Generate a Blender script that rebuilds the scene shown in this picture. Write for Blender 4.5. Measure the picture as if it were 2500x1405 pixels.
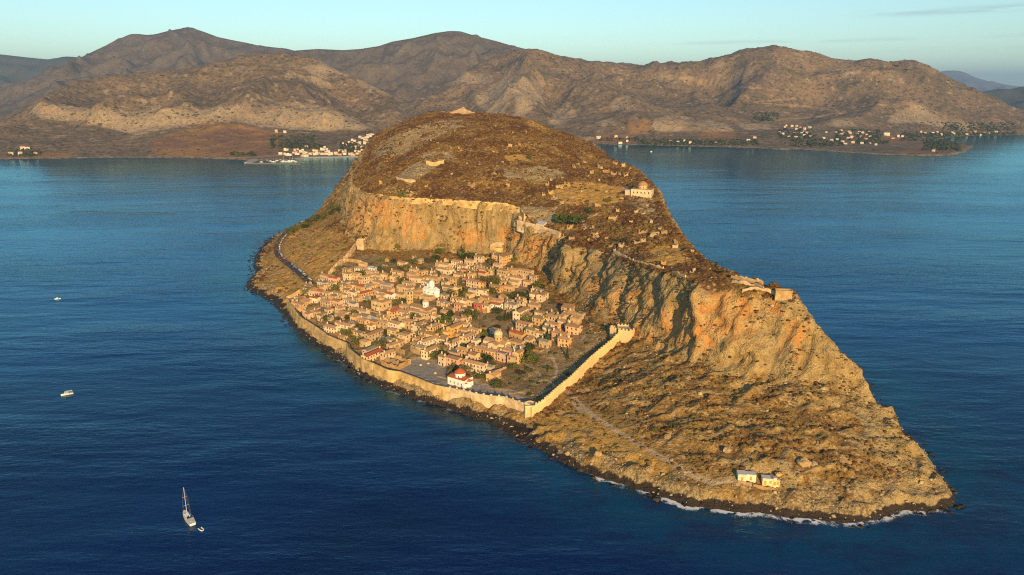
import bpy, bmesh, math, random
import numpy as np
from mathutils import Vector, Matrix
from mathutils.geometry import delaunay_2d_cdt

for _o in list(bpy.data.objects):
    bpy.data.objects.remove(_o)
SC = bpy.context.scene
COL = SC.collection
R = math.radians

# ------------------------------------------------------------------ camera
CAM_H, FPX, CX, CY = 210.0, 1750.0, 1250.0, 702.5       # pixels of the 2500 x 1405 photograph
PITCH = math.atan((CY - 220.0) / FPX)
cam_d = bpy.data.cameras.new('camera')
cam = bpy.data.objects.new('camera', cam_d)
COL.objects.link(cam)
cam.location = (0, 0, CAM_H)
cam.rotation_euler = (math.pi / 2 - PITCH, 0, 0)
cam_d.sensor_width = 36.0
cam_d.lens = 36.0 * FPX / 2500.0
cam_d.clip_start = 1.0
cam_d.clip_end = 120000.0
SC.camera = cam

# ------------------------------------------------------------------ sun and sky
SUN_EL, SUN_AZ = R(16.5), R(11.0)                        # azimuth: to the right of straight behind the camera
to_sun = Vector((math.sin(SUN_AZ) * math.cos(SUN_EL), -math.cos(SUN_AZ) * math.cos(SUN_EL), math.sin(SUN_EL)))
world = bpy.data.worlds.new('World')
SC.world = world
world.use_nodes = True
wt = world.node_tree
wt.nodes.clear()
w_out = wt.nodes.new('ShaderNodeOutputWorld')
w_bg = wt.nodes.new('ShaderNodeBackground')
w_sky = wt.nodes.new('ShaderNodeTexSky')
w_sky.sky_type = 'NISHITA'
w_sky.sun_disc = False
w_sky.sun_elevation = SUN_EL
w_sky.sun_rotation = math.atan2(to_sun.x, to_sun.y)
w_sky.altitude = 200
w_sky.air_density = 1.0
w_sky.dust_density = 0.25
w_sky.ozone_density = 2.2
w_tint = wt.nodes.new('ShaderNodeMix')
w_tint.data_type = 'RGBA'
w_tint.blend_type = 'MULTIPLY'
w_tint.inputs[0].default_value = 1.0
w_tint.inputs[7].default_value = (0.88, 1.0, 0.92, 1)
wt.links.new(w_sky.outputs[0], w_tint.inputs[6])
# thin high cirrus streaks
w_tc = wt.nodes.new('ShaderNodeTexCoord')
w_sep = wt.nodes.new('ShaderNodeSeparateXYZ')
wt.links.new(w_tc.outputs['Generated'], w_sep.inputs[0])
w_map = wt.nodes.new('ShaderNodeMapping')
w_map.inputs['Scale'].default_value = (5.0, 5.0, 60.0)
w_no = wt.nodes.new('ShaderNodeTexNoise')
w_no.inputs['Scale'].default_value = 2.0
w_no.inputs['Detail'].default_value = 6
wt.links.new(w_tc.outputs['Generated'], w_map.inputs['Vector'])
wt.links.new(w_map.outputs[0], w_no.inputs['Vector'])
def w_math(op, x, y):
    nd = wt.nodes.new('ShaderNodeMath'); nd.operation = op
    for i, v in enumerate((x, y)):
        if isinstance(v, (int, float)): nd.inputs[i].default_value = v
        else: wt.links.new(v, nd.inputs[i])
    return nd.outputs[0]
def w_range(v, a0, a1, b0=0.0, b1=1.0):
    nd = wt.nodes.new('ShaderNodeMapRange'); nd.interpolation_type = 'SMOOTHSTEP'
    wt.links.new(v, nd.inputs[0]); nd.inputs[1].default_value = a0; nd.inputs[2].default_value = a1; nd.inputs[3].default_value = b0; nd.inputs[4].default_value = b1
    return nd.outputs[0]
w_band = None
for zc, zw, x0, x1, amt in ((0.0862, 0.0065, 0.36, 0.50, 1.0), (0.058, 0.004, 0.16, 0.24, 0.45), (0.045, 0.006, 0.30, 0.50, 0.35)):
    m1 = w_range(w_math('ABSOLUTE', w_math('SUBTRACT', w_sep.outputs[2], zc), 0), zw, 0.0)
    m2 = w_math('MULTIPLY', w_math('MULTIPLY', m1, w_range(w_sep.outputs[0], x0, x1)), amt)
    w_band = m2 if w_band is None else w_math('MAXIMUM', w_band, m2)
w_fac = w_math('MULTIPLY', w_math('MULTIPLY', w_band, w_range(w_no.outputs['Fac'], 0.38, 0.62)), 0.5)
w_mix = wt.nodes.new('ShaderNodeMix')
w_mix.data_type = 'RGBA'
w_mix.inputs[7].default_value = (2.6, 3.2, 3.4, 1)
wt.links.new(w_fac, w_mix.inputs[0])
wt.links.new(w_tint.outputs[2], w_mix.inputs[6])
wt.links.new(w_mix.outputs[2], w_bg.inputs['Color'])
w_bg.inputs['Strength'].default_value = 0.12
wt.links.new(w_bg.outputs[0], w_out.inputs['Surface'])

sun_d = bpy.data.lights.new('sun', 'SUN')
sun_d.energy = 5.0
sun_d.angle = R(0.55)
sun_d.color = (1.0, 0.64, 0.265)
sun = bpy.data.objects.new('sun', sun_d)
COL.objects.link(sun)
sun.rotation_euler = (-to_sun).to_track_quat('-Z', 'Y').to_euler()
sun.location = (0, -200, 600)

SC.view_settings.view_transform = 'Standard'
SC.view_settings.look = 'None'
SC.view_settings.exposure = 0.55
SC.view_settings.gamma = 1.0
SC.render.engine = 'CYCLES'
SC.cycles.max_bounces = 6
SC.cycles.diffuse_bounces = 2
SC.cycles.glossy_bounces = 3
SC.cycles.volume_bounces = 0
SC.cycles.transparent_max_bounces = 12
SC.cycles.use_denoising = False
SC.cycles.pixel_filter_type = 'BLACKMAN_HARRIS'
SC.cycles.filter_width = 1.15

# ------------------------------------------------------------------ small helpers
SP, CP = math.sin(PITCH), math.cos(PITCH)

def ray(px, py):
    dx, dy = (px - CX) / FPX, (py - CY) / FPX
    return (dx, CP - dy * SP, -SP - dy * CP)

def at_z(px, py, z):                  # point on the ray through a pixel at height z
    d = ray(px, py)
    t = (z - CAM_H) / d[2]
    return (d[0] * t, d[1] * t, z)

def at_y(px, py, y):                  # point on the ray through a pixel at distance y
    d = ray(px, py)
    t = y / d[1]
    return (d[0] * t, y, CAM_H + d[2] * t)

def project(X, Y, Z):
    zc = Y * CP - (Z - CAM_H) * SP
    yc = Y * SP + (Z - CAM_H) * CP
    return CX + FPX * X / zc, CY - FPX * yc / zc

def sstep(a, b, x):
    t = np.clip((x - a) / (b - a), 0, 1)
    return t * t * (3 - 2 * t)

_rng = np.random.default_rng(7)
_perm = np.concatenate([_rng.permutation(512)] * 3).astype(np.int32)
_g2 = np.stack([np.cos(np.arange(512) * 2.399963), np.sin(np.arange(512) * 2.399963)], 1)
_g3 = _rng.normal(size=(512, 3))
_g3 /= np.linalg.norm(_g3, axis=1)[:, None]

def pn2(x, y, seed=0):
    x = np.asarray(x, float) + seed * 17.31; y = np.asarray(y, float) + seed * 9.17
    xi = np.floor(x).astype(np.int64); yi = np.floor(y).astype(np.int64)
    xf = x - xi; yf = y - yi
    u = xf * xf * xf * (xf * (xf * 6 - 15) + 10); v = yf * yf * yf * (yf * (yf * 6 - 15) + 10)
    def g(i, j):
        h = _perm[_perm[(xi + i) & 511] + ((yi + j) & 511)]
        gv = _g2[h]
        return gv[..., 0] * (xf - i) + gv[..., 1] * (yf - j)
    a = g(0, 0); b = g(1, 0); c = g(0, 1); d = g(1, 1)
    return 1.5 * ((a + u * (b - a)) * (1 - v) + (c + u * (d - c)) * v)

def pn3(x, y, z, seed=0):
    x = x + seed * 17.31; y = y + seed * 9.17; z = z + seed * 5.73
    xi = np.floor(x).astype(np.int64); yi = np.floor(y).astype(np.int64); zi = np.floor(z).astype(np.int64)
    xf = x - xi; yf = y - yi; zf = z - zi
    f = lambda t: t * t * t * (t * (t * 6 - 15) + 10)
    u, v, w = f(xf), f(yf), f(zf)
    def g(i, j, k):
        h = _perm[_perm[_perm[(xi + i) & 511] + ((yi + j) & 511)] + ((zi + k) & 511)]
        gv = _g3[h]
        return gv[..., 0] * (xf - i) + gv[..., 1] * (yf - j) + gv[..., 2] * (zf - k)
    def l(a, b, t): return a + t * (b - a)
    return 1.5 * l(l(l(g(0,0,0), g(1,0,0), u), l(g(0,1,0), g(1,1,0), u), v),
                   l(l(g(0,0,1), g(1,0,1), u), l(g(0,1,1), g(1,1,1), u), v), w)

def fbm2(x, y, oct=4, seed=0, gain=0.5):
    s = 0; a = 1.0
    for o in range(oct):
        s = s + a * pn2(x * 2 ** o, y * 2 ** o, seed + o * 3); a *= gain
    return s

def ridged2(x, y, oct=4, seed=0, gain=0.5):
    s = 0; a = 1.0; w = 1.0
    for o in range(oct):
        n = 1 - np.abs(pn2(x * 2 ** o, y * 2 ** o, seed + o * 3)) * 1.6
        n = np.clip(n, 0, 1) ** 2
        s = s + a * n * w
        w = np.clip(n * 1.4, 0, 1); a *= gain
    return s

def in_poly(poly, X, Y):
    r = np.zeros(np.shape(X), bool)
    n = len(poly)
    for i in range(n):
        x0, y0 = poly[i][:2]; x1, y1 = poly[(i + 1) % n][:2]
        c = ((y0 > Y) != (y1 > Y))
        with np.errstate(divide='ignore', invalid='ignore'):
            xx = (x1 - x0) * (Y - y0) / (y1 - y0 + 1e-12) + x0
        r ^= c & (X < xx)
    return r

def dist_line(pts, X, Y):
    """distance to a polyline, and the z interpolated along it"""
    best = np.full(np.shape(X), 1e9); zz = np.zeros(np.shape(X))
    for a, b in zip(pts[:-1], pts[1:]):
        dx, dy = b[0] - a[0], b[1] - a[1]
        L = dx * dx + dy * dy + 1e-9
        t = np.clip(((X - a[0]) * dx + (Y - a[1]) * dy) / L, 0, 1)
        d = np.hypot(X - a[0] - t * dx, Y - a[1] - t * dy)
        m = d < best
        best = np.where(m, d, best)
        if len(a) > 2:
            zz = np.where(m, a[2] + t * (b[2] - a[2]), zz)
    return best, zz

def blur(A, s):
    if s <= 0: return A
    r = int(3 * s) + 1
    k = np.exp(-0.5 * (np.arange(-r, r + 1) / s) ** 2); k /= k.sum()
    for ax in (0, 1):
        P = np.pad(A, [(r, r) if i == ax else (0, 0) for i in (0, 1)], mode='edge')
        o = np.zeros_like(A)
        for i, w in enumerate(k):
            o += w * (P[i:i + A.shape[0], :] if ax == 0 else P[:, i:i + A.shape[1]])
        A = o
    return A

class Dem:
    """triangulated break lines sampled onto a regular grid"""
    def __init__(s, lines, points, x0, x1, y0, y1, step, outside):
        vs, zs, es, key = [], [], [], {}
        def add(p):
            k = (round(p[0], 1), round(p[1], 1))
            if k not in key:
                key[k] = len(vs); vs.append(Vector((p[0], p[1]))); zs.append(p[2])
            return key[k]
        for ln in lines:
            ids = [add(p) for p in ln]
            es += [(a, b) for a, b in zip(ids[:-1], ids[1:]) if a != b]
        for p in points: add(p)
        for cx_, cy_ in ((x0, y0), (x1, y0), (x0, y1), (x1, y1)):
            add((cx_ , cy_, outside))
        ov, oe, of, mv, me, mf = delaunay_2d_cdt(vs, es, [], 0, 1e-4)
        oz = []
        src = np.array([(v.x, v.y) for v in vs]); zs = np.array(zs)
        for i, v in enumerate(ov):
            if mv[i]: oz.append(zs[mv[i][0]])
            else:
                d = (src[:, 0] - v.x) ** 2 + (src[:, 1] - v.y) ** 2
                j = np.argsort(d)[:3]; w = 1 / (d[j] + 1); oz.append(float((zs[j] * w).sum() / w.sum()))
        s.x0, s.y0, s.step = x0, y0, step
        nx, ny = int((x1 - x0) / step) + 1, int((y1 - y0) / step) + 1
        s.A = np.full((ny, nx), float(outside))
        for f in of:
            p = [(ov[i].x, ov[i].y, oz[i]) for i in f]
            ax = [q[0] for q in p]; ay = [q[1] for q in p]
            i0 = max(0, int((min(ax) - x0) / step)); i1 = min(nx - 1, int((max(ax) - x0) / step) + 1)
            j0 = max(0, int((min(ay) - y0) / step)); j1 = min(ny - 1, int((max(ay) - y0) / step) + 1)
            if i1 < i0 or j1 < j0: continue
            gx = x0 + np.arange(i0, i1 + 1) * step; gy = y0 + np.arange(j0, j1 + 1) * step
            GX, GY = np.meshgrid(gx, gy)
            d = (ay[1] - ay[2]) * (ax[0] - ax[2]) + (ax[2] - ax[1]) * (ay[0] - ay[2])
            if abs(d) < 1e-9: continue
            a = ((ay[1] - ay[2]) * (GX - ax[2]) + (ax[2] - ax[1]) * (GY - ay[2])) / d
            b = ((ay[2] - ay[0]) * (GX - ax[2]) + (ax[0] - ax[2]) * (GY - ay[2])) / d
            c = 1 - a - b
            m = (a >= -1e-6) & (b >= -1e-6) & (c >= -1e-6)
            sub = s.A[j0:j1 + 1, i0:i1 + 1]
            sub[m] = (a * p[0][2] + b * p[1][2] + c * p[2][2])[m]
    def __call__(s, X, Y, A=None):
        return bil(s.A if A is None else A, (X - s.x0) / s.step, (Y - s.y0) / s.step)

def bil(A, u, v):
    u = np.clip(u, 0, A.shape[1] - 1.001); v = np.clip(v, 0, A.shape[0] - 1.001)
    i = np.floor(u).astype(int); j = np.floor(v).astype(int); a = u - i; b = v - j
    return (A[j, i] * (1 - a) + A[j, i + 1] * a) * (1 - b) + (A[j + 1, i] * (1 - a) + A[j + 1, i + 1] * a) * b

def link(o, parent=None):
    COL.objects.link(o)
    if parent is not None: o.parent = parent
    return o

def tag(o, label=None, cat=None, group=None, kind=None):
    if label: o['label'] = label
    if cat: o['category'] = cat
    if group: o['group'] = group
    if kind: o['kind'] = kind
    return o

def grid_mesh(name, V, ny, nx, mat, smooth=True, attrs=None):
    me = bpy.data.meshes.new(name)
    me.vertices.add(len(V)); me.vertices.foreach_set('co', np.asarray(V, np.float32).ravel())
    idx = np.arange(ny * nx).reshape(ny, nx)
    q = np.stack([idx[:-1, :-1], idx[:-1, 1:], idx[1:, 1:], idx[1:, :-1]], -1).reshape(-1, 4)
    me.loops.add(q.size); me.loops.foreach_set('vertex_index', q.ravel().astype(np.int32))
    me.polygons.add(len(q)); me.polygons.foreach_set('loop_start', (np.arange(len(q)) * 4).astype(np.int32))
    if smooth: me.polygons.foreach_set('use_smooth', np.ones(len(q), bool))
    for k, a in (attrs or {}).items():
        at = me.attributes.new(k, 'FLOAT', 'POINT'); at.data.foreach_set('value', np.asarray(a, np.float32).ravel())
    me.update(calc_edges=True)
    me.materials.append(mat)
    o = bpy.data.objects.new(name, me)
    return o

def raw_mesh(name, V, F, mat=None, smooth=False, attrs=None):
    """V (n,3), F list or (m,k) array"""
    me = bpy.data.meshes.new(name)
    V = np.asarray(V, np.float32)
    F = np.asarray(F, np.int32)
    me.vertices.add(len(V)); me.vertices.foreach_set('co', V.ravel())
    k = F.shape[1]
    me.loops.add(F.size); me.loops.foreach_set('vertex_index', F.ravel())
    me.polygons.add(len(F)); me.polygons.foreach_set('loop_start', (np.arange(len(F)) * k).astype(np.int32))
    if smooth: me.polygons.foreach_set('use_smooth', np.ones(len(F), bool))
    for kk, a in (attrs or {}).items():
        at = me.attributes.new(kk, 'FLOAT', 'POINT'); at.data.foreach_set('value', np.asarray(a, np.float32).ravel())
    me.update(calc_edges=True)
    if mat: me.materials.append(mat)
    return me

# ------------------------------------------------------------------ material kit
class Nt:
    def __init__(s, name):
        s.m = bpy.data.materials.new(name); s.m.use_nodes = True
        s.t = s.m.node_tree; s.t.nodes.clear()
        s.out = s.n('OutputMaterial')
        s.b = s.n('BsdfPrincipled')
        s.t.links.new(s.b.outputs[0], s.out.inputs['Surface'])
        s._pos = None
    def n(s, typ, **kw):
        nd = s.t.nodes.new('ShaderNode' + typ)
        for k, v in kw.items(): setattr(nd, k, v)
        return nd
    def l(s, a, b): s.t.links.new(a, b)
    def pos(s):
        if s._pos is None:
            s._pos = s.n('NewGeometry').outputs['Position']
        return s._pos
    def obj(s):
        return s.n('TexCoord').outputs['Object']
    def attr(s, name):
        a = s.n('Attribute'); a.attribute_name = name
        return a.outputs['Fac']
    def set(s, sock, v):
        if isinstance(v, (int, float)): sock.default_value = v
        elif isinstance(v, (tuple, list)): sock.default_value = tuple(v) + ((1,) if len(v) == 3 and len(sock.default_value) == 4 else ())
        else: s.l(v, sock)
    def noise(s, scale, detail=4, rough=0.55, vec=None, stretch=None, dist=0.0):
        vec = vec if vec is not None else s.pos()
        if stretch:
            mp = s.n('Mapping'); mp.inputs['Scale'].default_value = stretch; s.l(vec, mp.inputs['Vector']); vec = mp.outputs[0]
        nd = s.n('TexNoise'); nd.inputs['Scale'].default_value = scale; nd.inputs['Detail'].default_value = detail
        nd.inputs['Roughness'].default_value = rough; nd.inputs['Distortion'].default_value = dist
        s.l(vec, nd.inputs['Vector'])
        return nd.outputs['Fac']
    def voro(s, scale, feature='F1', vec=None, out='Distance', rnd=1.0):
        nd = s.n('TexVoronoi', feature=feature); nd.inputs['Scale'].default_value = scale
        nd.inputs['Randomness'].default_value = rnd
        s.l(vec if vec is not None else s.pos(), nd.inputs['Vector'])
        return nd.outputs[out]
    def n_warp(s):
        vm = s.n('VectorMath', operation='ADD'); sc = s.n('VectorMath', operation='SCALE'); sc.inputs['Scale'].default_value = 4.0
        nd = s.n('TexNoise'); nd.inputs['Scale'].default_value = 0.25; s.l(s.pos(), nd.inputs['Vector'])
        s.l(nd.outputs['Color'], sc.inputs[0]); s.l(s.pos(), vm.inputs[0]); s.l(sc.outputs[0], vm.inputs[1])
        return vm.outputs[0]
    def ramp(s, fac, a, b, lo=0.0, hi=1.0):
        nd = s.n('MapRange'); nd.interpolation_type = 'SMOOTHSTEP'
        s.set(nd.inputs[0], fac)
        nd.inputs[1].default_value = a; nd.inputs[2].default_value = b; nd.inputs[3].default_value = lo; nd.inputs[4].default_value = hi
        return nd.outputs[0]
    def math(s, op, a, b=None, c=None):
        nd = s.n('Math', operation=op)
        s.set(nd.inputs[0], a)
        if b is not None: s.set(nd.inputs[1], b)
        if c is not None: s.set(nd.inputs[2], c)
        return nd.outputs[0]
    def mul(s, a, b): return s.math('MULTIPLY', a, b)
    def add(s, a, b): return s.math('ADD', a, b)
    def mix(s, fac, a, b, blend='MIX'):
        nd = s.n('Mix', data_type='RGBA', blend_type=blend)
        s.set(nd.inputs[0], fac); s.set(nd.inputs[6], a); s.set(nd.inputs[7], b)
        return nd.outputs[2]
    def bump(s, h, strength=0.5, dist=1.0):
        nd = s.n('Bump'); nd.inputs['Strength'].default_value = strength; nd.inputs['Distance'].default_value = dist
        s.l(h, nd.inputs['Height']); s.l(nd.outputs[0], s.b.inputs['Normal'])
    def fin(s, col=None, rough=0.9, spec=0.2, metal=0.0):
        if col is not None: s.set(s.b.inputs['Base Color'], col)
        s.set(s.b.inputs['Roughness'], rough)
        s.b.inputs['Specular IOR Level'].default_value = spec
        s.b.inputs['Metallic'].default_value = metal
        return s.m
# ------------------------------------------------------------------ island terrain: break lines traced as (pixel x, pixel y, height)
def U(seq): return [at_z(*p) for p in seq]

SHORE_PX = [(705,561),(672,575),(640,598),(622,625),(617,650),(624,664),(612,680),(600,692),(603,706),(630,719),(662,739),(690,769),
    (715,800),(745,826),(790,849),(830,880),(870,908),(905,930),(950,953),(1000,970),(1060,985),(1110,1003),(1160,1021),(1210,1041),
    (1255,1066),(1300,1090),(1345,1112),(1400,1142),(1450,1160),(1500,1177),(1560,1196),(1620,1214),(1680,1236),(1740,1242),(1795,1252),
    (1850,1250),(1900,1261),(1960,1266),(2020,1275),(2090,1279),(2150,1263),(2190,1247),(2260,1246),(2310,1240),(2330,1222),
    (2322,1194),(2304,1168),(2276,1130),(2246,1085),(2222,1062)]
shore_s = U([(x, y, 0) for x, y in SHORE_PX])
coast_all = U([(714,563,8),(695,576,7),(668,598,7),(652,625,7),(648,655,7),(648,676,7),(632,690,6),(645,706,5),(678,722,5),(690,742,4),
    (1300,1038,4.5),(1350,1070,7),(1400,1098,8.5),(1450,1118,8),(1500,1133,8),(1560,1150,8),
    (1620,1168,8),(1680,1186,7.5),(1740,1200,7),(1800,1206,7),(1860,1204,8),(1920,1215,8),(1980,1226,7),(2040,1236,6),(2100,1238,6),
    (2160,1222,7),(2220,1212,7),(2280,1208,6),(2316,1200,5)])
coast_w, coast_e = coast_all[:10], coast_all[10:]
coast = coast_w
crest = U([(2322,1200,5),(2285,1158,8),(2240,1100,13.5),(2206,1058,16.5),(2192,1005,22.6),(2130,962,28.5),(2098,905,39),(2062,862,48),(2030,828,55.6),(1992,801,62),
    (1972,772,68),(1942,722,79),(1900,703,80.5),(1850,690,81),(1800,669,82),(1722,632,81.5),(1682,590,85),(1642,541,90),(1616,496,97),
    (1604,452,105),(1582,431,110),(1542,401,117),(1492,386,121),(1452,351,134),(1402,331,142),(1352,314,151),(1302,291,163),(1252,283,168),
    (1180,274,172),(1110,268,175),(1060,272,173),(1010,286,166),(952,311,152),(905,338,135)])
cliff_top = U([(905,338,134.8),(893,370,118),(868,425,101),(855,452,94),(872,466,92),(900,474,92),(950,481,92),(1000,485,92),(1050,488,92),(1100,490,92),
    (1150,493,92),(1200,496,92),(1240,500,91),(1266,508,89),(1276,525,85),(1258,545,75),(1290,556,73.5),(1330,566,72),(1366,577,72),(1372,598,71),(1420,592,74),
    (1452,592,74),(1490,608,74),(1540,640,75),(1600,656,79),(1650,671,81),(1690,694,81),(1720,690,81.5),(1760,690,82),(1830,708,81),(1900,716,79.5),(1936,722,79)])
cliff_base = U([(822,512,44),(836,545,44),(852,582,40),(882,604,37),(940,610,36),(1000,612,36),(1060,614,36),(1120,620,35),(1180,622,36),
    (1230,618,40),(1262,632,40),(1296,650,37),(1330,668,34),(1370,715,31),(1410,745,30),(1452,775,30),(1500,800,31),(1560,826,32),(1620,850,32.5),
    (1700,888,33),(1780,902,33.5),(1850,918,33),(1910,925,33.5),(1970,928,34),(2040,934,33.5),(2095,944,31)])
def offset_line(pts, d, z=None):
    """plan offset to the right of the direction of travel"""
    out = []
    for i, p in enumerate(pts):
        a = pts[max(0, i - 1)]; c = pts[min(len(pts) - 1, i + 1)]
        tx, ty = c[0] - a[0], c[1] - a[1]; L = math.hypot(tx, ty) + 1e-9
        out.append((p[0] + ty / L * d, p[1] - tx / L * d, p[2] if z is None else (z(p) if callable(z) else z)))
    return out
SEAWALL_PX = [(700,728,12),(708,742,12),(720,760,12),(733,776,12),(764,795,12),(787,811,12),(800,821,12),(820,829,12),(846,839,12),(848,850,12),(866,865,12),(885,879,12),
    (910,889,12),(948,906,12),(976,910,12),(1020,926,12),(1060,942,12),(1090,948,12.3),(1130,955,12.6),(1160,963,13),(1190,968,13),(1230,971,13.3),(1276,986,13.6),(1294,989,13.6)]
seawall = U(SEAWALL_PX)
inner_wall = offset_line(seawall, -2.4, lambda p: p[2] - 2.6)
outer_wall = offset_line(seawall, 1.4, lambda p: 3.0 + (p[2] - 12) * 1.4)
east_wall = U([(1298,1023,5.4),(1330,999,9),(1369,963,12),(1399,939,14.5),(1429,909,17),(1459,880,20),(1489,856,24),(1511,836,27)])
east_in = offset_line(east_wall[1:], -3.0, lambda p: p[2] + 1.0)
road_px = [(760,694,17),(753,687,16.5),(731,667,15),(708,648,13),(686,632,11),(677,617,10),(677,602,9.5),(684,587,9),(697,571,9),(709,560,10)]
road_l = U(road_px)
slope_l = [U(s) for s in (
    [(700,700,12),(742,690,14)],
    [(640,690,7.5),(655,660,8.5)],
    [(860,640,31),(890,650,30),(960,648,31),(1040,646,32),(1120,650,33),(1200,655,34),(1270,672,33),(1325,704,31),(1372,760,28),(1420,806,27),(1470,830,28)],
    [(800,700,19),(900,715,21),(1000,715,24),(1100,715,26),(1200,720,28),(1290,745,28),(1370,800,25)],
    [(775,755,13),(880,790,15),(980,800,16),(1100,800,18.5),(1220,815,19),(1330,860,18),(1400,880,18.5)],
    [(880,850,11),(960,865,11),(1060,880,10.6),(1180,900,10.6),(1260,915,11.4),(1330,940,12)],
    [(1385,965,12.4),(1450,1022,12),(1560,1088,11.6),(1680,1152,11),(1790,1176,11),(1890,1190,10.6)],
    [(1450,950,19),(1560,1000,19.5),(1700,1060,19),(1830,1110,18.5),(1950,1130,17.5),(2080,1150,14.5),(2190,1150,11)],
    [(1560,900,25.5),(1700,960,26.5),(1850,1000,26),(2000,1020,25),(2110,1030,22.5)],
    [(780,600,30),(800,560,34)],[(740,620,20),(790,660,22)],[(720,590,14),(760,560,22)],[(790,528,34),(760,540,28)],
)]
plateau = [U(s) for s in (
    [(1400,558,79),(1480,560,81),(1560,590,81),(1640,620,80)],
    [(1300,520,86),(1400,510,91),(1500,520,90),(1580,510,94)],
    [(1200,470,97),(1300,470,98),(1400,475,99),(1500,465,102),(1560,468,102)],
    [(900,445,101),(1000,438,109),(1100,440,108),(1200,435,111),(1350,430,112),(1480,428,110)],
    [(930,400,117),(1000,385,126),(1100,385,127),(1200,395,124),(1350,385,126),(1460,388,121)],
    [(950,350,138),(1050,340,145),(1150,340,146),(1260,340,147),(1360,345,143)],
    [(1000,310,158),(1090,302,162),(1180,302,162),(1270,305,160)],
)]
# far sides, hidden from the camera: plan offsets of the crest
def offs(line, dx, dy, z): return [(p[0] + dx, p[1] + dy, z) for p in line]
cr = crest[5:31]
north_base = [(crest[3][0] + 10, crest[3][1] + 10, 3)] + [(p[0] + min(1, 0.35 + i * 0.12) * (30 + 0.12 * p[2]), p[1] + min(1, 0.2 + i * 0.11) * 14 + 3, (10 + 0.15 * p[2]) * min(1, 0.3 + i * .1)) for i, p in enumerate(cr)] + [(-120, 1560, 40), (-210, 1640, 30), (-290, 1660, 25), (-310, 1560, 40), (-300, 1400, 44), (-285, 1250, 44)]
north_shore = [shore_s[-1]] + [(p[0] + min(1, 0.32 + i * 0.11) * (58 + 0.25 * p[2]), p[1] + min(1, 0.12 + i * 0.11) * 34 + 6, 0) for i, p in enumerate(cr)] + [(-60, 1640, 0), (-200, 1735, 0), (-300, 1730, 0), (-345, 1640, 0), (-338, 1450, 0), (-340, 1250, 0), (-352, 1120, 0), shore_s[0]]
west_top = [crest[-1], (-205, 1330, 140), (-225, 1480, 142), (-190, 1590, 130), (-120, 1520, 150), (-60, 1440, 160)]
sw = [coast[0], (-318, 1130, 12), (-318, 1250, 14), (-315, 1450, 14), (-318, 1610, 12)]
loop = shore_s + north_shore[1:]
cxm, cym = np.mean([p[0] for p in loop]), np.mean([p[1] for p in loop])
deep = []
for i in range(len(loop) - 1):
    a, b, c = loop[i - 1] if i else loop[-2], loop[i], loop[i + 1]
    tx, ty = c[0] - a[0], c[1] - a[1]; L = math.hypot(tx, ty) + 1e-6
    nx, ny = ty / L, -tx / L
    deep.append((b[0] - nx * 14 if False else b[0] + nx * 14, b[1] + ny * 14, -10))
IX0, IX1, IY0, IY1 = -520.0, 420.0, 285.0, 1800.0
dem = Dem([loop, coast_w, coast_e, east_in, crest, cliff_top, cliff_base, inner_wall, outer_wall, east_wall, road_l, north_base, west_top, sw] + slope_l + plateau,
          [], IX0, IX1, IY0, IY1, 2.0, -12.0)
_gx = IX0 + np.arange(dem.A.shape[1]) * 2.0; _gy = IY0 + np.arange(dem.A.shape[0]) * 2.0
GXX, GYY = np.meshgrid(_gx, _gy)
inside_isl = in_poly(loop, GXX, GYY)
dsh, _ = dist_line(loop, GXX, GYY)
dem.A = np.where(inside_isl, dem.A, -np.minimum(12, dsh * 0.7))
A1 = blur(dem.A, 1.0); A3 = blur(dem.A, 4.0)
dct, _ = dist_line(cliff_top, GXX, GYY); dcb, _ = dist_line(cliff_base, GXX, GYY); dcr, _ = dist_line(crest, GXX, GYY)
sharp = np.maximum.reduce([1 - sstep(4, 22, dct), 1 - sstep(4, 22, dcb), 1 - sstep(3, 14, dcr), 1 - sstep(3, 16, dsh)])
A0 = dem.A.copy()
dem.A = A1 * sharp + A3 * (1 - sharp)
keen = (1 - sstep(3, 12, dcr)) * (GYY < 600)
dem.A = dem.A * (1 - keen) + np.maximum(A0 + 0.8, dem.A) * keen

def XY(seq): return [p[:2] for p in seq]
TOWN = [p[:2] for p in offset_line(seawall, -2.6)[::2]] + XY(U([(1322,985,10.5),(1360,955,12.5),(1400,925,15.5),(1460,870,21),(1500,835,26),(1440,800,28),(1372,740,29),(1325,690,31),(1270,660,34),(1200,640,35),(1100,636,34),(960,630,33),(880,622,33),(850,640,30),(800,675,22),(760,695,16.5),(735,710,13)]))
PLAZA = XY(U([(960,905,9.6),(1000,880,9.6),(1035,872,9.6),(1072,890,9.6),(1100,905,9.6),(1150,925,9.6),(1230,955,10),(1290,975,10.5)])) + [p[:2] for p in offset_line(seawall, -2.6)[13:23][::-1]]
town_in = in_poly(TOWN, GXX, GYY); dtown, _ = dist_line(TOWN + [TOWN[0]], GXX, GYY)
town_m = np.where(town_in, sstep(0, 8, dtown), 0.0)
plaza_m = np.where(in_poly(PLAZA, GXX, GYY), 1.0, 0.0)
dem.A = dem.A * (1 - blur(plaza_m, 2)) + 9.5 * blur(plaza_m, 2)
drd, zrd = dist_line(road_l, GXX, GYY)
rm = 1 - sstep(5, 11, drd)
dem.A = dem.A * (1 - rm) + zrd * rm
path_px = [(1382,958,12.4),(1398,972,12.2),(1425,1000,12),(1452,1022,12),(1500,1052,11.8),(1560,1088,11.6),(1620,1120,11.2),(1680,1152,11),(1740,1171,10.9),(1790,1172,11)]
path_l = U(path_px)
dpa, zpa = dist_line(path_l, GXX, GYY)
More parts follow.
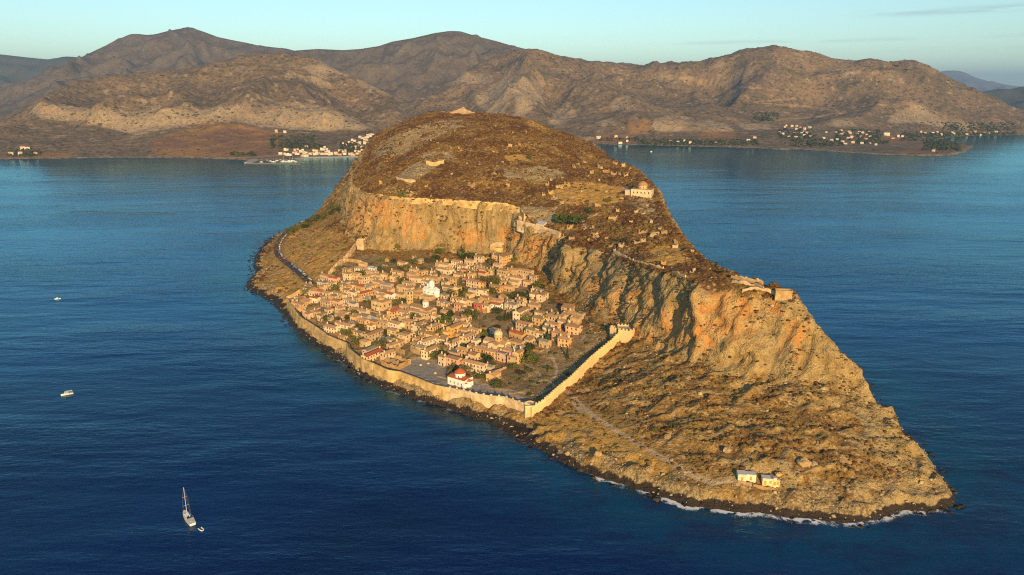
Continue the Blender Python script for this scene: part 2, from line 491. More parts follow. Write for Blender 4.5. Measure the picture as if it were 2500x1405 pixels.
# ---- noise relief
gy_, gx_ = np.gradient(dem.A, 2.0)
slope = np.hypot(gx_, gy_)
cliffm = sstep(0.75, 1.5, blur(slope, 1.5))
rough = 1.0 - 0.85 * blur(town_m, 2)
rough = rough * (1 - 0.9 * np.maximum(rm, 1 - sstep(3, 8, dpa)))
shore_in = np.where(inside_isl, 1 - sstep(6, 26, dsh), 0.7)
land = np.where(inside_isl, sstep(0, 10, dsh), 0.25)
N = 2.2 * fbm2(GXX / 46, GYY / 46, 3, 1) + (ridged2(GXX / 17, GYY / 17, 3, 5) - 0.7) * 1.7 * (0.5 + cliffm) + 0.6 * fbm2(GXX / 6, GYY / 6, 2, 9)
NS = (ridged2(GXX / 27 + 0.4 * fbm2(GXX / 30, GYY / 30, 2, 23), GYY / 19, 4, 21, 0.6) - 0.75) * 3.4 + 1.1 * fbm2(GXX / 5, GYY / 5, 2, 25)
dem.A = dem.A + (N * land * (1 - shore_in) + NS * shore_in * (0.35 + 0.65 * sstep(0, 8, dsh) if True else 1)) * rough
# a breaking stepped edge at the waterline: rocks stand a little proud of the water
dem.A = np.where(inside_isl, np.maximum(dem.A, 0.2 + 0.3 * np.minimum(dsh, 4)), np.minimum(dem.A, 0.7 - 0.45 * dsh))
dem.A = dem.A * (1 - rm) + zrd * rm

def ground(X, Y):
    return dem(np.asarray(X, float), np.asarray(Y, float))

def hit(px, py, up=0.0, z0=None):
    """first point of the island surface (raised by up) under a pixel"""
    d = np.array(ray(px, py))
    ys = np.arange(300.0, 1760.0, 0.75)
    t = ys / d[1]
    X = d[0] * t; Z = CAM_H + d[2] * t
    g = ground(X, ys) + up
    k = np.nonzero(Z <= g)[0]
    if len(k) == 0: return hit(px, py + 2, up) if py < 600 else None
    k = k[0]
    return Vector((X[k], ys[k], float(g[k]) - up))

# ---- the mesh: finer near the camera
xs = np.arange(-470.0, 372.0, 1.4)
ys = [300.0]
while ys[-1] < 1780: ys.append(ys[-1] + (1.05 if ys[-1] < 560 else 1.05 + (ys[-1] - 560) * 0.0024))
ys = np.array(ys)
TX, TY = np.meshgrid(xs, ys)
TZ = ground(TX, TY)
fine = fbm2(TX / 3.1, TY / 3.1, 2, 31) * 0.45 + (ridged2(TX / 7.3, TY / 7.3, 2, 33) - 0.7) * 0.5
m_town = dem(TX, TY, town_m); m_rough = dem(TX, TY, rough)
TZ = TZ + fine * np.clip(m_rough, 0, 1) * np.where(TZ > -1, 1, 0.2)
m_cliff = dem(TX, TY, cliffm)
# crags of the eastern nose: stepped slabs and a jagged skyline
reg = (1 - sstep(500, 560, TY)) * (1 - sstep(70, 78, TZ)) * sstep(8, 14, TZ) * np.clip(m_rough, 0, 1) * sstep(8, 22, dem(TX, TY, dpa)) * (1 - m_town)
wv = 3.5 * fbm2(TX / 20, TY / 20, 2, 53)
TZ = TZ + reg * ((ridged2((TX + wv) / 26, (TY + wv) / 15, 3, 49) - 0.75) * 1.5 + np.floor(pn2((TX + wv) / 12, (TY - wv) / 8, 51) * 4) / 4 * 1.2)
dcr_e = dem(TX, TY, dcr)
TZ = TZ + (1 - sstep(500, 620, TY)) * (1 - sstep(3, 14, dcr_e)) * (TZ > 8) * (np.floor(pn2(TX / 9, TY / 9, 55) * 4) / 4 * 3.4 + pn2(TX / 4, TY / 4, 57) * 0.8)
GYd, GXd = dem(TX, TY, blur(gy_, 2)), dem(TX, TY, blur(gx_, 2))
gl = np.hypot(GXd, GYd) + 1e-6
ox, oy = -GXd / gl, -GYd / gl                           # outward, horizontal
# ribs, ledges and gullies of the cliffs
P0x, P0y = project(TX, TY, TZ)
s1 = pn3(TX / 38, TY / 38, TZ / 50, 3) * 4.6
s2 = np.abs(pn3(TX / 15, TY / 15, TZ / 24, 7)) * 3.0 - 0.8
s3 = np.abs(pn3(TX / 6.5, TY / 6.5, TZ / 7.5, 11)) * 2.2 - 0.6
s4 = pn3(TX / 3.0, TY / 3.0, TZ / 3.6, 17) * 0.9
wq = pn3(TX / 9, TY / 9, TZ / 9, 19) * 0.6
s5 = np.floor((pn3(TX / 17, TY / 17, TZ / 13, 23) + 0.25 * wq) * 5) / 5 * 4.8
s6 = np.floor((pn3(TX / 7, TY / 7, TZ / 5.5, 27) + 0.3 * wq) * 4) / 4 * 2.6
disp = s1 * 0.75 + s2 * 0.7 + s3 + s4 + s5 + s6
GULLY = [  # clefts in the cliff: pixel polyline, half width in pixels, depth in metres
    ([(1366,584),(1360,620),(1345,650),(1330,672)], 6, 6), ([(1468,610),(1462,660),(1452,700),(1442,745)], 9, 9),
    ([(1540,640),(1520,660),(1516,700),(1508,740),(1490,780)], 8, 9), ([(1740,676),(1700,690),(1665,720),(1655,750),(1640,775),(1630,810)], 13, 12),
    ([(1950,790),(1930,808),(1914,842),(1896,864),(1890,884)], 6, 8), ([(1988,820),(1980,850),(1964,892)], 5, 6),
    ([(1400,600),(1395,640),(1385,680)], 4, 4), ([(1430,605),(1425,650),(1405,700)], 4, 4), ([(1275,530),(1262,560),(1252,590)], 8, 8),
    ([(1722,800),(1690,830),(1650,855)], 5, 4), ([(1840,850),(1810,880),(1790,900)], 5, 4), ([(1560,690),(1556,740),(1540,790)], 4, 4),
    ([(2055,870),(2040,890),(2030,915)], 5, 4), ([(1100,560),(1120,590),(1130,612)], 6, 3), ([(900,520),(892,560),(886,590)], 6, 3)]
for pl, w, dp in GULLY:
    d, _ = dist_line(pl, P0x, P0y)
    m = (TY < 860)
    disp = disp - np.where(m, np.exp(-(d / w) ** 2) * dp * 0.75, 0)
dcr_t = dem(TX, TY, dcr)
amt = m_cliff * np.where(TZ > 2, 1, 0.3) * (0.35 + 0.65 * sstep(2, 8, dcr_t))
TXd = TX + ox * disp * amt; TYd = TY + oy * disp * amt

# ---- surface kinds (what the ground is made of)
dsh_t = dem(TX, TY, np.where(inside_isl, dsh, -dsh))
wet = 1 - sstep(2.0, 4.6, TZ + 1.6 * fbm2(TX / 9, TY / 9, 3, 41) + sstep(10, 25, dsh_t) * 6)
bare = 0.8 * np.clip((1 - sstep(5, 22, dsh_t + 13 * fbm2(TX / 22, TY / 22, 3, 43))), 0, 1)       # pale coastal rock
EASTF = in_poly(XY(U([(1300,1025,9),(1370,975,14),(1440,1000,14),(1560,1080,13.5),(1680,1145,13),(1800,1168,12.5),(1760,1200,8),(1600,1160,8),(1450,1110,8),(1350,1065,9)])), TX, TY)
WESTF = in_poly(XY(U([(630,700,6),(650,640,7),(680,590,8),(760,540,25),(850,590,36),(860,640,31),(760,700,16),(700,735,9)])), TX, TY)
grass = blur(np.where(EASTF | WESTF, 1.0, 0.0), 6)
on_top = np.where((TZ > 70), 1.0, 0.0)
scrub = np.clip(1 - grass, 0, 1)
pale = np.zeros_like(TX)          # grey weathered limestone pavement on the plateau
for poly in ([(900,380),(930,345),(1040,300),(1130,290),(1150,305),(1080,330),(1000,370),(930,390)],[(1010,375),(1100,365),(1120,390),(1040,400)],[(1225,412),(1330,405),(1400,425),(1330,445),(1230,440)],
             [(1480,380),(1440,350),(1462,345),(1500,380)],[(1230,500),(1330,505),(1400,540),(1330,555),(1280,530)],[(1520,470),(1600,480),(1610,540),(1580,540)]):
    pale = np.maximum(pale, np.where(in_poly(poly, P0x, P0y) & (TZ > 70), 1.0, 0.0))
gold = np.zeros_like(TX)
for poly in ([(1220,378),(1290,376),(1300,392),(1240,396)],[(1330,470),(1420,440),(1540,460),(1500,500),(1380,505)],[(1560,600),(1650,600),(1700,640),(1620,650)],[(1290,290),(1350,320),(1330,325),(1280,300)]):
    gold = np.maximum(gold, np.where(in_poly(poly, P0x, P0y) & (TZ > 70), 1.0, 0.0))
pale = blur(pale, 3); gold = blur(gold, 3)
grey = blur(dem(TX, TY, plaza_m), 1)
trail = dem(TX, TY, 1 - sstep(0.7, 2.0, dpa))
for pl, w in (([(1255,1040),(1230,960),(1200,960)], 0),):
    pass
tpaths = [U(s) for s in ([(1255,880,12.5),(1300,905,12),(1330,930,12),(1355,945,12.4),(1310,970,10.5)],[(1330,850,18),(1350,880,16),(1360,905,14.5),(1355,925,13.5)],[(1190,948,9.6),(1240,955,9.8),(1300,968,10.4)],
    [(1385,760,28),(1430,780,28),(1450,800,28),(1420,830,25)],[(1398,985,12),(1420,1005,12),(1400,1012,11.5),(1365,1000,11)],[(1480,590,78),(1420,545,82),(1520,500,93)],[(1340,520,88),(1400,480,98)])]
for tl in tpaths:
    d_, _ = dist_line(tl, TX, TY)
    trail = np.maximum(trail, 0.85 - 0.85 * sstep(0.4, 1.7, d_))
orange = np.zeros_like(TX)
for (bx, by, rx, ry) in [(1780,740,130,110),(1700,800,90,90),(1640,800,50,60),(1560,740,40,60),(1490,740,40,60),(1300,600,60,60),(1260,580,50,40),(930,510,60,50),(880,530,40,60),
        (990,530,50,40),(1010,565,40,40),(1150,580,40,40),(1945,820,40,60),(2100,1135,70,25),(1440,700,30,50),(1560,830,80,40),(2160,1155,40,20),(1345,600,20,30),(1880,760,40,30)]:
    orange = np.maximum(orange, np.exp(-((P0x - bx) / rx) ** 2 - ((P0y - by) / ry) ** 2) * np.where(TY < 1060, 1, 0))

dcr_t = dem(TX, TY, dcr)
low = np.where(TZ < 62, 1.0, 0.0) * (1 - m_town)
low = blur(low, 3)
rib = sstep(0.15, 0.8, (1 - sstep(14, 62, dcr_t + 22 * fbm2(TX / 26, TY / 26, 3, 45))) * np.where((TY < 520) & (TZ < 74), 1.0, 0.0))
crag = sstep(0.25, 0.75, ridged2(TX / 34, TY / 22, 3, 47) - 0.45) * np.where((TY < 540) & (TZ < 40), 1.0, 0.0) * 0.75 * (1 - grass)
m_rock = np.clip(np.maximum.reduce([m_cliff, rib, crag]), 0, 1)
for poly in ([(966,434),(1018,440),(1076,402),(1016,396)],):
    pale = np.maximum(pale, 1.6 * blur(np.where(in_poly(poly, P0x, P0y) & (TZ > 70), 1.0, 0.0), 1.2))

def island_material():
    k = Nt('island_ground')
    P = k.pos()
    n_big = k.noise(0.03, 5, 0.6); n_mid = k.noise(0.13, 5, 0.62); n_fine = k.noise(0.62, 4, 0.65); n_xf = k.noise(1.7, 3, 0.6)
    vert = k.noise(0.16, 5, 0.6, stretch=(1, 1, 0.22))
    cliff = k.attr('cliff'); grs = k.attr('grass'); wetm = k.attr('wet'); barem = k.attr('bare'); palem = k.attr('pale'); goldm = k.attr('gold'); greym = k.attr('grey'); orm = k.attr('orange'); townm = k.attr('town')
    rock = k.mix(k.ramp(n_mid, 0.38, 0.64), (0.30, 0.20, 0.07), (0.50, 0.355, 0.15))
    rock = k.mix(k.ramp(n_big, 0.44, 0.64, 0, 0.6), rock, (0.34, 0.265, 0.14))
    rock = k.mix(k.mul(k.ramp(n_fine, 0.52, 0.72), 0.5), rock, (0.13, 0.08, 0.03))
    ora = k.mul(k.ramp(k.add(orm, k.mul(k.math('SUBTRACT', vert, 0.5), 2.4)), 0.40, 0.95), 0.72)
    ora2 = k.mul(ora, cliff)
    rock = k.mix(ora2, rock, k.mix(k.ramp(n_mid, 0.4, 0.6), (0.60, 0.255, 0.06), (0.60, 0.375, 0.14)))
    # scrubby ground: rust brown, dark brown and straw in clumps, stones between
    clump = k.voro(0.26, vec=P)
    sc = k.mix(k.ramp(n_mid, 0.40, 0.60), (0.215, 0.115, 0.028), (0.37, 0.225, 0.055))
    sc = k.mix(k.ramp(n_fine, 0.48, 0.66, 0, 0.85), sc, (0.125, 0.066, 0.02))
    sc = k.mix(k.mul(k.ramp(n_big, 0.45, 0.56), k.ramp(k.attr('low'), 0.0, 1.0, 0.8, 0.3)), sc, (0.12, 0.055, 0.017))
    sc = k.mix(k.mul(k.attr('low'), k.ramp(n_fine, 0.62, 0.42, 0.05, 0.6)), sc, k.mix(k.ramp(n_mid, 0.4, 0.6), (0.28, 0.175, 0.055), (0.40, 0.275, 0.105)))
    stone = k.mul(k.ramp(k.add(clump, k.mul(k.math('SUBTRACT', n_fine, 0.5), 0.5)), 0.42, 0.22), k.ramp(k.noise(0.07, 4, 0.6), 0.42, 0.58))
    sc = k.mix(k.mul(stone, 0.75), sc, (0.52, 0.38, 0.19))
    gr = k.mix(k.ramp(n_mid, 0.40, 0.62), (0.50, 0.30, 0.07), (0.38, 0.225, 0.06))
    gr = k.mix(k.ramp(n_fine, 0.55, 0.75, 0, 0.7), gr, (0.13, 0.085, 0.03))
    gr = k.mix(k.ramp(n_big, 0.5, 0.66, 0, 0.5), gr, (0.36, 0.27, 0.15))
    col = k.mix(k.ramp(k.add(grs, k.mul(k.math('SUBTRACT', n_mid, 0.5), 0.8)), 0.35, 0.65), sc, gr)
    tw = k.mix(k.ramp(n_mid, 0.42, 0.6), (0.25, 0.175, 0.085), (0.38, 0.27, 0.135))
    tw = k.mix(k.ramp(n_fine, 0.5, 0.68, 0, 0.7), tw, (0.10, 0.085, 0.04))
    col = k.mix(k.mul(townm, 0.8), col, tw)
    col = k.mix(k.ramp(k.add(goldm, k.mul(k.math('SUBTRACT', n_mid, 0.5), 1.2)), 0.45, 0.75, 0, 0.85), col, (0.52, 0.31, 0.075))
    pl = k.mix(k.ramp(n_fine, 0.42, 0.6), (0.26, 0.175, 0.07), (0.50, 0.40, 0.23))
    col = k.mix(k.ramp(k.add(palem, k.mul(k.math('SUBTRACT', n_mid, 0.5), 1.4)), 0.45, 0.8, 0, 0.85), col, pl)
    col = k.mix(k.ramp(k.add(barem, k.mul(k.math('SUBTRACT', n_mid, 0.5), 1.5)), 0.45, 0.8), col, k.mix(k.ramp(n_fine, 0.40, 0.62), (0.40, 0.30, 0.15), (0.17, 0.115, 0.05)))
    cl = k.ramp(k.add(cliff, k.mul(k.math('SUBTRACT', n_fine, 0.5), 1.1)), 0.32, 0.62)
    tuft = k.mul(k.ramp(n_xf, 0.55, 0.64), k.ramp(n_mid, 0.44, 0.58))
    streak = k.noise(0.42, 4, 0.65, stretch=(1, 1, 0.10))
    rock = k.mix(k.mul(k.ramp(streak, 0.54, 0.70), 0.32), rock, (0.17, 0.125, 0.07))
    rock = k.mix(k.mul(k.ramp(streak, 0.44, 0.34), 0.25), rock, (0.54, 0.43, 0.24))
    rock = k.mix(k.mul(tuft, 0.8), rock, (0.115, 0.082, 0.026))
    col = k.mix(cl, col, rock)
    gy = k.mix(k.ramp(n_fine, 0.4, 0.62), (0.24, 0.205, 0.16), (0.35, 0.30, 0.235))
    col = k.mix(k.ramp(k.add(greym, k.mul(k.math('SUBTRACT', n_fine, 0.5), 0.6)), 0.35, 0.65), col, gy)
    col = k.mix(k.mul(k.ramp(k.add(k.attr('trail'), k.mul(k.math('SUBTRACT', n_fine, 0.5), 0.7)), 0.22, 0.6), 0.9), col, (0.46, 0.35, 0.22))
    col = k.mix(k.ramp(k.add(wetm, k.mul(k.math('SUBTRACT', n_fine, 0.5), 0.7)), 0.35, 0.7), col, k.mix(n_mid, (0.012, 0.009, 0.006), (0.06, 0.04, 0.022)))
    crk = k.ramp(k.voro(0.22, 'DISTANCE_TO_EDGE', vec=k.n_warp()), 0.0, 0.16)
    hgt = k.add(k.mul(n_fine, 1.9), k.add(k.mul(n_xf, 0.8), k.mul(k.math('SUBTRACT', n_mid, 0.5), 3.0)))
    hgt = k.add(hgt, k.mul(k.mul(crk, k.math('MAXIMUM', cliff, barem)), 0.45))
    hgt = k.add(hgt, k.mul(k.mul(vert, cliff), 2.5))
    soft = k.math('SUBTRACT', 1.0, k.mul(greym, 0.9))
    k.bump(k.mul(hgt, soft), 0.75, 1.25)
    return k.fin(col, k.math('SUBTRACT', 0.95, k.mul(wetm, 0.45)), 0.25)
M_ISLAND = island_material()
Vt = np.stack([TXd, TYd, TZ], -1).reshape(-1, 3)
isl = grid_mesh('island_terrain', Vt, len(ys), len(xs), M_ISLAND, True,
    dict(cliff=m_rock, low=low, trail=trail, grass=grass, wet=wet, bare=bare * (1 - m_town), pale=pale, gold=gold, grey=grey, orange=orange, town=m_town))
link(isl); tag(isl, 'rocky limestone island with orange cliffs and brown scrub rising from the sea', kind='structure')
# ------------------------------------------------------------------ sea
def sea_material():
    k = Nt('sea_water')
    P = k.pos()
    w1 = k.noise(0.055, 4, 0.55, stretch=(0.45, 1.35, 1)); w2 = k.noise(0.28, 3, 0.55, stretch=(0.5, 1.2, 1)); w3 = k.noise(0.011, 3, 0.5, stretch=(0.6, 1.3, 1))
    w4 = k.noise(1.1, 2, 0.5, stretch=(0.6, 1.1, 1))
    sh = k.attr('shallow')
    big = k.noise(0.0035, 3, 0.5)
    col = k.mix(k.ramp(big, 0.35, 0.65), (0.0001, 0.004, 0.042), (0.0002, 0.011, 0.088))
    col = k.mix(k.mul(sh, 0.75), col, k.mix(k.ramp(k.noise(0.03, 4, 0.6), 0.42, 0.6), (0.004, 0.080, 0.105), (0.014, 0.024, 0.024)))
    lane = k.ramp(k.noise(0.0042, 4, 0.6, stretch=(0.5, 1.6, 1)), 0.36, 0.66, 0.5, 1.15)
    sy_ = k.n('SeparateXYZ'); k.l(P, sy_.inputs[0]); lane = k.mul(lane, k.ramp(sy_.outputs[1], 900, 2300, 1.0, 0.28))
    h = k.add(k.mul(w1, 2.0), k.add(k.mul(w2, 0.62), k.add(k.mul(w3, 3.6), k.mul(w4, 0.14))))
    bp = k.n('Bump'); bp.inputs['Strength'].default_value = 0.55; bp.inputs['Distance'].default_value = 1.0; k.l(k.mul(h, lane), bp.inputs['Height'])
    fr = k.n('Fresnel'); fr.inputs['IOR'].default_value = 1.40; k.l(bp.outputs[0], fr.inputs['Normal'])
    gl_ = k.n('BsdfGlossy'); gl_.inputs['Color'].default_value = (0.46, 0.84, 1.0, 1); gl_.inputs['Roughness'].default_value = 0.10; k.l(bp.outputs[0], gl_.inputs['Normal'])
    df = k.n('BsdfDiffuse'); k.l(col, df.inputs['Color']); k.l(bp.outputs[0], df.inputs['Normal'])
    mx = k.n('MixShader'); k.l(fr.outputs[0], mx.inputs[0]); k.l(df.outputs[0], mx.inputs[1]); k.l(gl_.outputs[0], mx.inputs[2])
    k.l(mx.outputs[0], k.out.inputs['Surface'])
    return k.m
M_SEA = sea_material()
def sea_axis(core0, core1, step, lim0, lim1):
    a = list(np.arange(core0, core1 + 1, step)); d = step
    while a[-1] < lim1: d *= 1.35; a.append(min(a[-1] + d, lim1))
    d = step
    while a[0] > lim0: d *= 1.35; a.insert(0, max(a[0] - d, lim0))
    return np.array(a)
sx = sea_axis(-600, 480, 12, -40000, 40000); sy = sea_axis(280, 1820, 12, -3000, 45000)
SX, SY = np.meshgrid(sx, sy)
dS, _ = dist_line(loop, SX, SY)
shal = 1 - sstep(4, 80, np.where(in_poly(loop, SX, SY), 0, dS))
shal *= 0.55 + 0.45 * sstep(-100, -350, SX)
sea = grid_mesh('sea', np.stack([SX, SY, np.zeros_like(SX)], -1).reshape(-1, 3), len(sy), len(sx), M_SEA, True, dict(shallow=shal))
link(sea); tag(sea, 'deep blue rippled sea around the island', kind='structure')
# ------------------------------------------------------------------ mainland hills across the bay
def at_pz(px, D, z):
    zc = D * CP - (z - CAM_H) * SP
    return ((px - CX) / FPX * zc, D, z)
def UY(seq): return [at_y(*p) for p in seq]
def UZ(seq): return [at_pz(*p) for p in seq]
MSHORE_PX = [(-420,398),(-150,392),(0,389),(100,388),(300,385),(450,386),(560,389),(620,393),(700,391),(760,385),(880,383),(950,372),(1050,360),(1200,353),(1400,351),
    (1480,353),(1600,355),(1700,358),(1850,362),(1900,366),(1950,365),(2050,372),(2150,378),(2250,381),(2320,380),(2355,372),(2378,357),(2350,353),(2310,349),(2288,341),(2330,334),
    (2400,331),(2500,330),(2700,328),(2950,326)]
mshore = [at_z(x, y, 0) for x, y in MSHORE_PX]
mlines = [
    mshore,
    [(p[0] * 1.012, p[1] * 1.012, 5.0) for p in mshore[:25]] + [at_pz(2300, 3010, 6), at_pz(2262, 3330, 5)] + [(p[0] * 1.01, p[1] * 1.01, 5.0) for p in mshore[30:]],
    # left hill: foot of the cliff band, its top, and the crest
    UY([(-300,330,2800),(-60,300,2850),(60,286,2880),(150,300,2820),(230,312,2790),(320,324,2750),(420,304,2800),(500,296,2830),(600,296,2840),(700,312,2800),(800,324,2790),(880,318,2820),(930,320,2850)]),
    UY([(-300,310,2900),(-60,280,2900),(75,250,2960),(150,258,2890),(230,266,2850),(320,272,2830),(392,264,2860),(430,278,2870),(500,268,2890),(600,248,2920),(700,252,2900),(800,280,2870),(880,296,2870),(925,306,2880)]),
    UY([(-300,345,3000),(-80,320,3050),(0,300,3100),(50,262,3160),(100,236,3230),(170,201,3320),(280,179,3420),(400,171,3520),(500,150,3640),(560,131,3730),(630,118,3800),(700,118,3820),(735,121,3800),
        (775,127,3780),(796,141,3720),(824,156,3680),(866,181,3600),(897,195,3520),(936,209,3440),(967,229,3350),(985,255,3200)]),
    UY([(300,225,3120),(420,222,3150),(540,195,3230),(640,180,3280),(720,190,3300),(770,215,3250),(800,250,3100),(850,268,3020)]),
    # ravine behind it
    UZ([(805,3500,250),(830,3380,175),(860,3220,120),(900,3080,80),(930,2960,45)]),
    UZ([(-300,3600,20),(0,3650,20),(150,3900,30),(300,4050,40),(500,4300,50),(680,4450,60),(800,4350,60),(900,4050,60),(980,3800,60),(1010,3500,60),(1000,3200,45)]),
    # middle peak and its spurs
    UY([(1120,190,4300),(1180,140,4500),(1222,118,4480),(1252,113,4420),(1288,110,4350),(1306,110,4350),(1340,124,4300),(1374,140,4300),(1407,143,4400),(1424,150,4500),(1452,154,4700),(1480,157,5000),(1536,158,5300),(1606,157,5300),(1654,164,5000),(1676,162,4800),
        (1718,147,4500),(1760,138,4400),(1802,134,4400),(1830,126,4400),(1858,120,4400),(1895,107,4400),(1912,109,4400),(1968,122,4400),(2010,131,4400),(2046,141,4400),(2080,140,4350),(2122,129,4300),(2142,131,4280),(2158,140,4270),(2178,143,4260),
        (2212,136,4230),(2234,142,4230),(2262,145,4230),(2282,157,4230),(2318,180,4220),(2360,206,4200),(2416,231,4150),(2458,250,4100),(2500,268,4050),(2560,296,3950),(2700,310,3900)]),
    UY([(1295,110,4350),(1290,150,4050),(1260,200,3750),(1240,250,3450),(1230,290,3250)]), UY([(1306,110,4350),(1350,160,4050),(1400,190,3850),(1440,220,3650),(1470,260,3400),(1480,300,3150)]),
    UY([(1424,150,4500),(1480,185,4100),(1560,215,3800),(1640,240,3600),(1720,270,3450),(1790,300,3300),(1850,322,3150)]),
    UY([(1895,107,4400),(1880,160,4100),(1850,210,3850),(1840,250,3650)]), UY([(2122,129,4300),(2100,190,4000),(2080,240,3750),(2060,275,3550)]), UY([(2212,136,4230),(2250,200,4000),(2300,250,3850),(2360,290,3700)]),
    UZ([(1170,4300,250),(1160,3900,170),(1150,3500,100),(1140,3200,50)]), UZ([(1360,3900,180),(1370,3500,110),(1400,3150,45)]), UZ([(1740,4250,190),(1760,3950,130),(1800,3700,90),(1880,3450,50)]), UZ([(1990,4000,210),(1960,3700,110),(1950,3450,55)]),
    # foot of the slopes above the coastal plain
    UZ([(1000,2950,22),(1150,2990,24),(1300,3010,24),(1440,3010,25),(1560,3050,34),(1650,3060,36),(1760,3080,38),(1850,3090,36),(1940,3270,46),(2050,3300,46),(2150,3350,44),(2260,3480,42),(2380,3640,38),(2500,3740,36),(2700,3760,36)]),
    # orange cliff below the middle peak
    UY([(1585,318,3080),(1620,322,3070),(1700,320,3090),(1780,318,3110)]), UY([(1600,292,3130),(1640,280,3150),(1700,290,3140),(1760,302,3140)]),
    # behind everything
    UZ([(-500,4400,-5),(400,4900,-5),(1000,5000,-5),(1230,5400,0),(1540,6100,60),(2000,5600,20),(2400,5000,0),(2700,4700,-5)]),
]
MX0, MX1, MY0, MY1 = -5600.0, 5600.0, 2150.0, 6300.0
mdem = Dem(mlines, [], MX0, MX1, MY0, MY1, 13.0, -30.0)
_mx, _my = np.meshgrid(MX0 + np.arange(mdem.A.shape[1]) * 13.0, MY0 + np.arange(mdem.A.shape[0]) * 13.0)
mpoly = mshore + [(5600, 3600, 0), (5600, 6300, 0), (-5600, 6300, 0), (-5600, 2700, 0)]
m_in = in_poly(mpoly, _mx, _my)
mds, _ = dist_line(mshore, _mx, _my)
mdem.A = np.where(m_in, mdem.A, -np.minimum(15, mds * 0.3))
far_m = sstep(60, 260, mds) * m_in
mb1, _ = dist_line(mlines[2], _mx, _my); mb2, _ = dist_line(mlines[3], _mx, _my)
mband = 1 - sstep(30, 90, np.minimum(mb1, mb2))
mdem.A = mdem.A * (1 - far_m) + (blur(mdem.A, 2.6) * (1 - mband) + blur(mdem.A, 0.8) * mband) * far_m
# mesh: a fan-shaped sheet that widens with distance
mu = np.linspace(-0.86, 0.86, 960)
my = [2190.0]
while my[-1] < 6200: my.append(my[-1] + 4.5 + max(0, my[-1] - 2700) * 0.0075)
my = np.array(my)
MUU, MY = np.meshgrid(mu, my); MX = MUU * MY
MZ = mdem(MX, MY)
mdst = mdem(MX, MY, np.where(m_in, mds, -mds))
hgt01 = sstep(15, 180, MZ)
rd_ = np.full(MX.shape, 1e9)
for ln in (mlines[4], mlines[8]):
    d_, _ = dist_line(ln, MX, MY); rd_ = np.minimum(rd_, d_)
rfade = 0.25 + 0.75 * sstep(20, 260, rd_)
er = ridged2(MX / 480, MY / 640, 4, 51, 0.42)
MZ = MZ + hgt01 * rfade * ((er - 0.9) * 58 + fbm2(MX / 900, MY / 900, 3, 57) * 9) + sstep(3, 40, MZ) * (ridged2(MX / 90, MY / 90, 3, 61) - 0.7) * (2.5 + 2.2 * hgt01)
MZ = np.where(mdst > 0, np.maximum(MZ, 0.6 + 2.0 * sstep(0, 25, mdst)), np.minimum(MZ, -1.0))
mP0x, mP0y = project(MX, MY, MZ)

def mground(X, Y):
    v = np.interp(Y, my, np.arange(len(my))); u = (X / Y - mu[0]) / (mu[1] - mu[0])
    return bil(MZ, u, v)

def mhit(px, py):
    d = np.array(ray(px, py)); yy = np.arange(2300.0, 6500.0, 4.0); t = yy / d[1]
    X = d[0] * t; Z = CAM_H + d[2] * t
    g = mground(X, yy); k = np.nonzero((Z <= g) & (g > 1))[0]
    if len(k) == 0: return None
    k = k[0]
    return Vector((X[k], yy[k], float(g[k])))

ROCKS = [[(72,250),(150,256),(230,264),(330,272),(392,262),(430,276),(500,266),(620,242),(760,250),(890,296),(930,310),(880,322),(800,322),(700,316),(600,306),(500,300),(420,316),(330,332),(280,316),(200,300),(90,288)],
    [(770,128),(800,150),(866,182),(960,228),(968,242),(900,222),(850,196),(800,170),(780,160)],[(745,160),(788,158),(806,200),(815,222),(790,205),(760,185)],
    [(925,190),(960,168),(1040,165),(1120,172),(1200,180),(1180,215),(1080,212),(960,215)],[(1150,240),(1230,190),(1270,175),(1290,210),(1240,250),(1230,290),(1170,270)],
    [(1260,240),(1330,180),(1330,215),(1300,270),(1270,300),(1250,280)],[(1480,250),(1520,232),(1560,250),(1560,275),(1490,270)],[(1585,320),(1600,290),(1640,278),(1700,288),(1770,300),(1800,320),(1700,324)],
    [(1330,300),(1380,245),(1420,280),(1360,310)],[(1800,305),(1880,300),(1885,316),(1820,318)],[(2040,170),(2120,158),(2124,172),(2060,186)],[(2000,295),(2080,287),(2100,310),(2020,310)],[(2190,260),(2330,285),(2400,310),(2390,325),(2250,305),(2160,300)],
    [(270,110),(330,88),(420,95),(520,110),(420,120),(300,130)],[(0,235),(110,205),(120,212),(0,250)],[(1450,300),(1500,285),(1480,318)]]
mrock = np.zeros_like(MX)
for p in ROCKS: mrock = np.maximum(mrock, in_poly(p, mP0x, mP0y) * 1.0)
mrock = blur(mrock, 2.2)
gyy = np.gradient(MZ, axis=0) / np.gradient(MY, axis=0); 
gxx = np.gradient(MZ, axis=1) / np.gradient(MX, axis=1)
mslope = np.hypot(gxx, gyy)
mrock = np.clip(mrock + 0.55 * sstep(0.75, 1.2, mslope), 0, 1)
mfield = np.zeros_like(MX)
for p in ([(380,392),(370,345),(440,320),(500,300),(600,305),(690,330),(700,372),(560,388)],[(1440,345),(1460,328),(1545,330),(1545,352)],[(1700,345),(1720,318),(1790,320),(1810,345)],[(2140,335),(2260,330),(2270,345),(2160,352)],[(2180,372),(2280,350),(2330,368),(2300,378)],[(0,385),(20,370),(180,374),(180,386)],[(1530,300),(1590,290),(1580,325),(1540,330)]):
    mfield = np.maximum(mfield, in_poly(p, mP0x, mP0y) * 1.0)
mfield = blur(mfield, 1.5)
morange = np.zeros_like(MX)
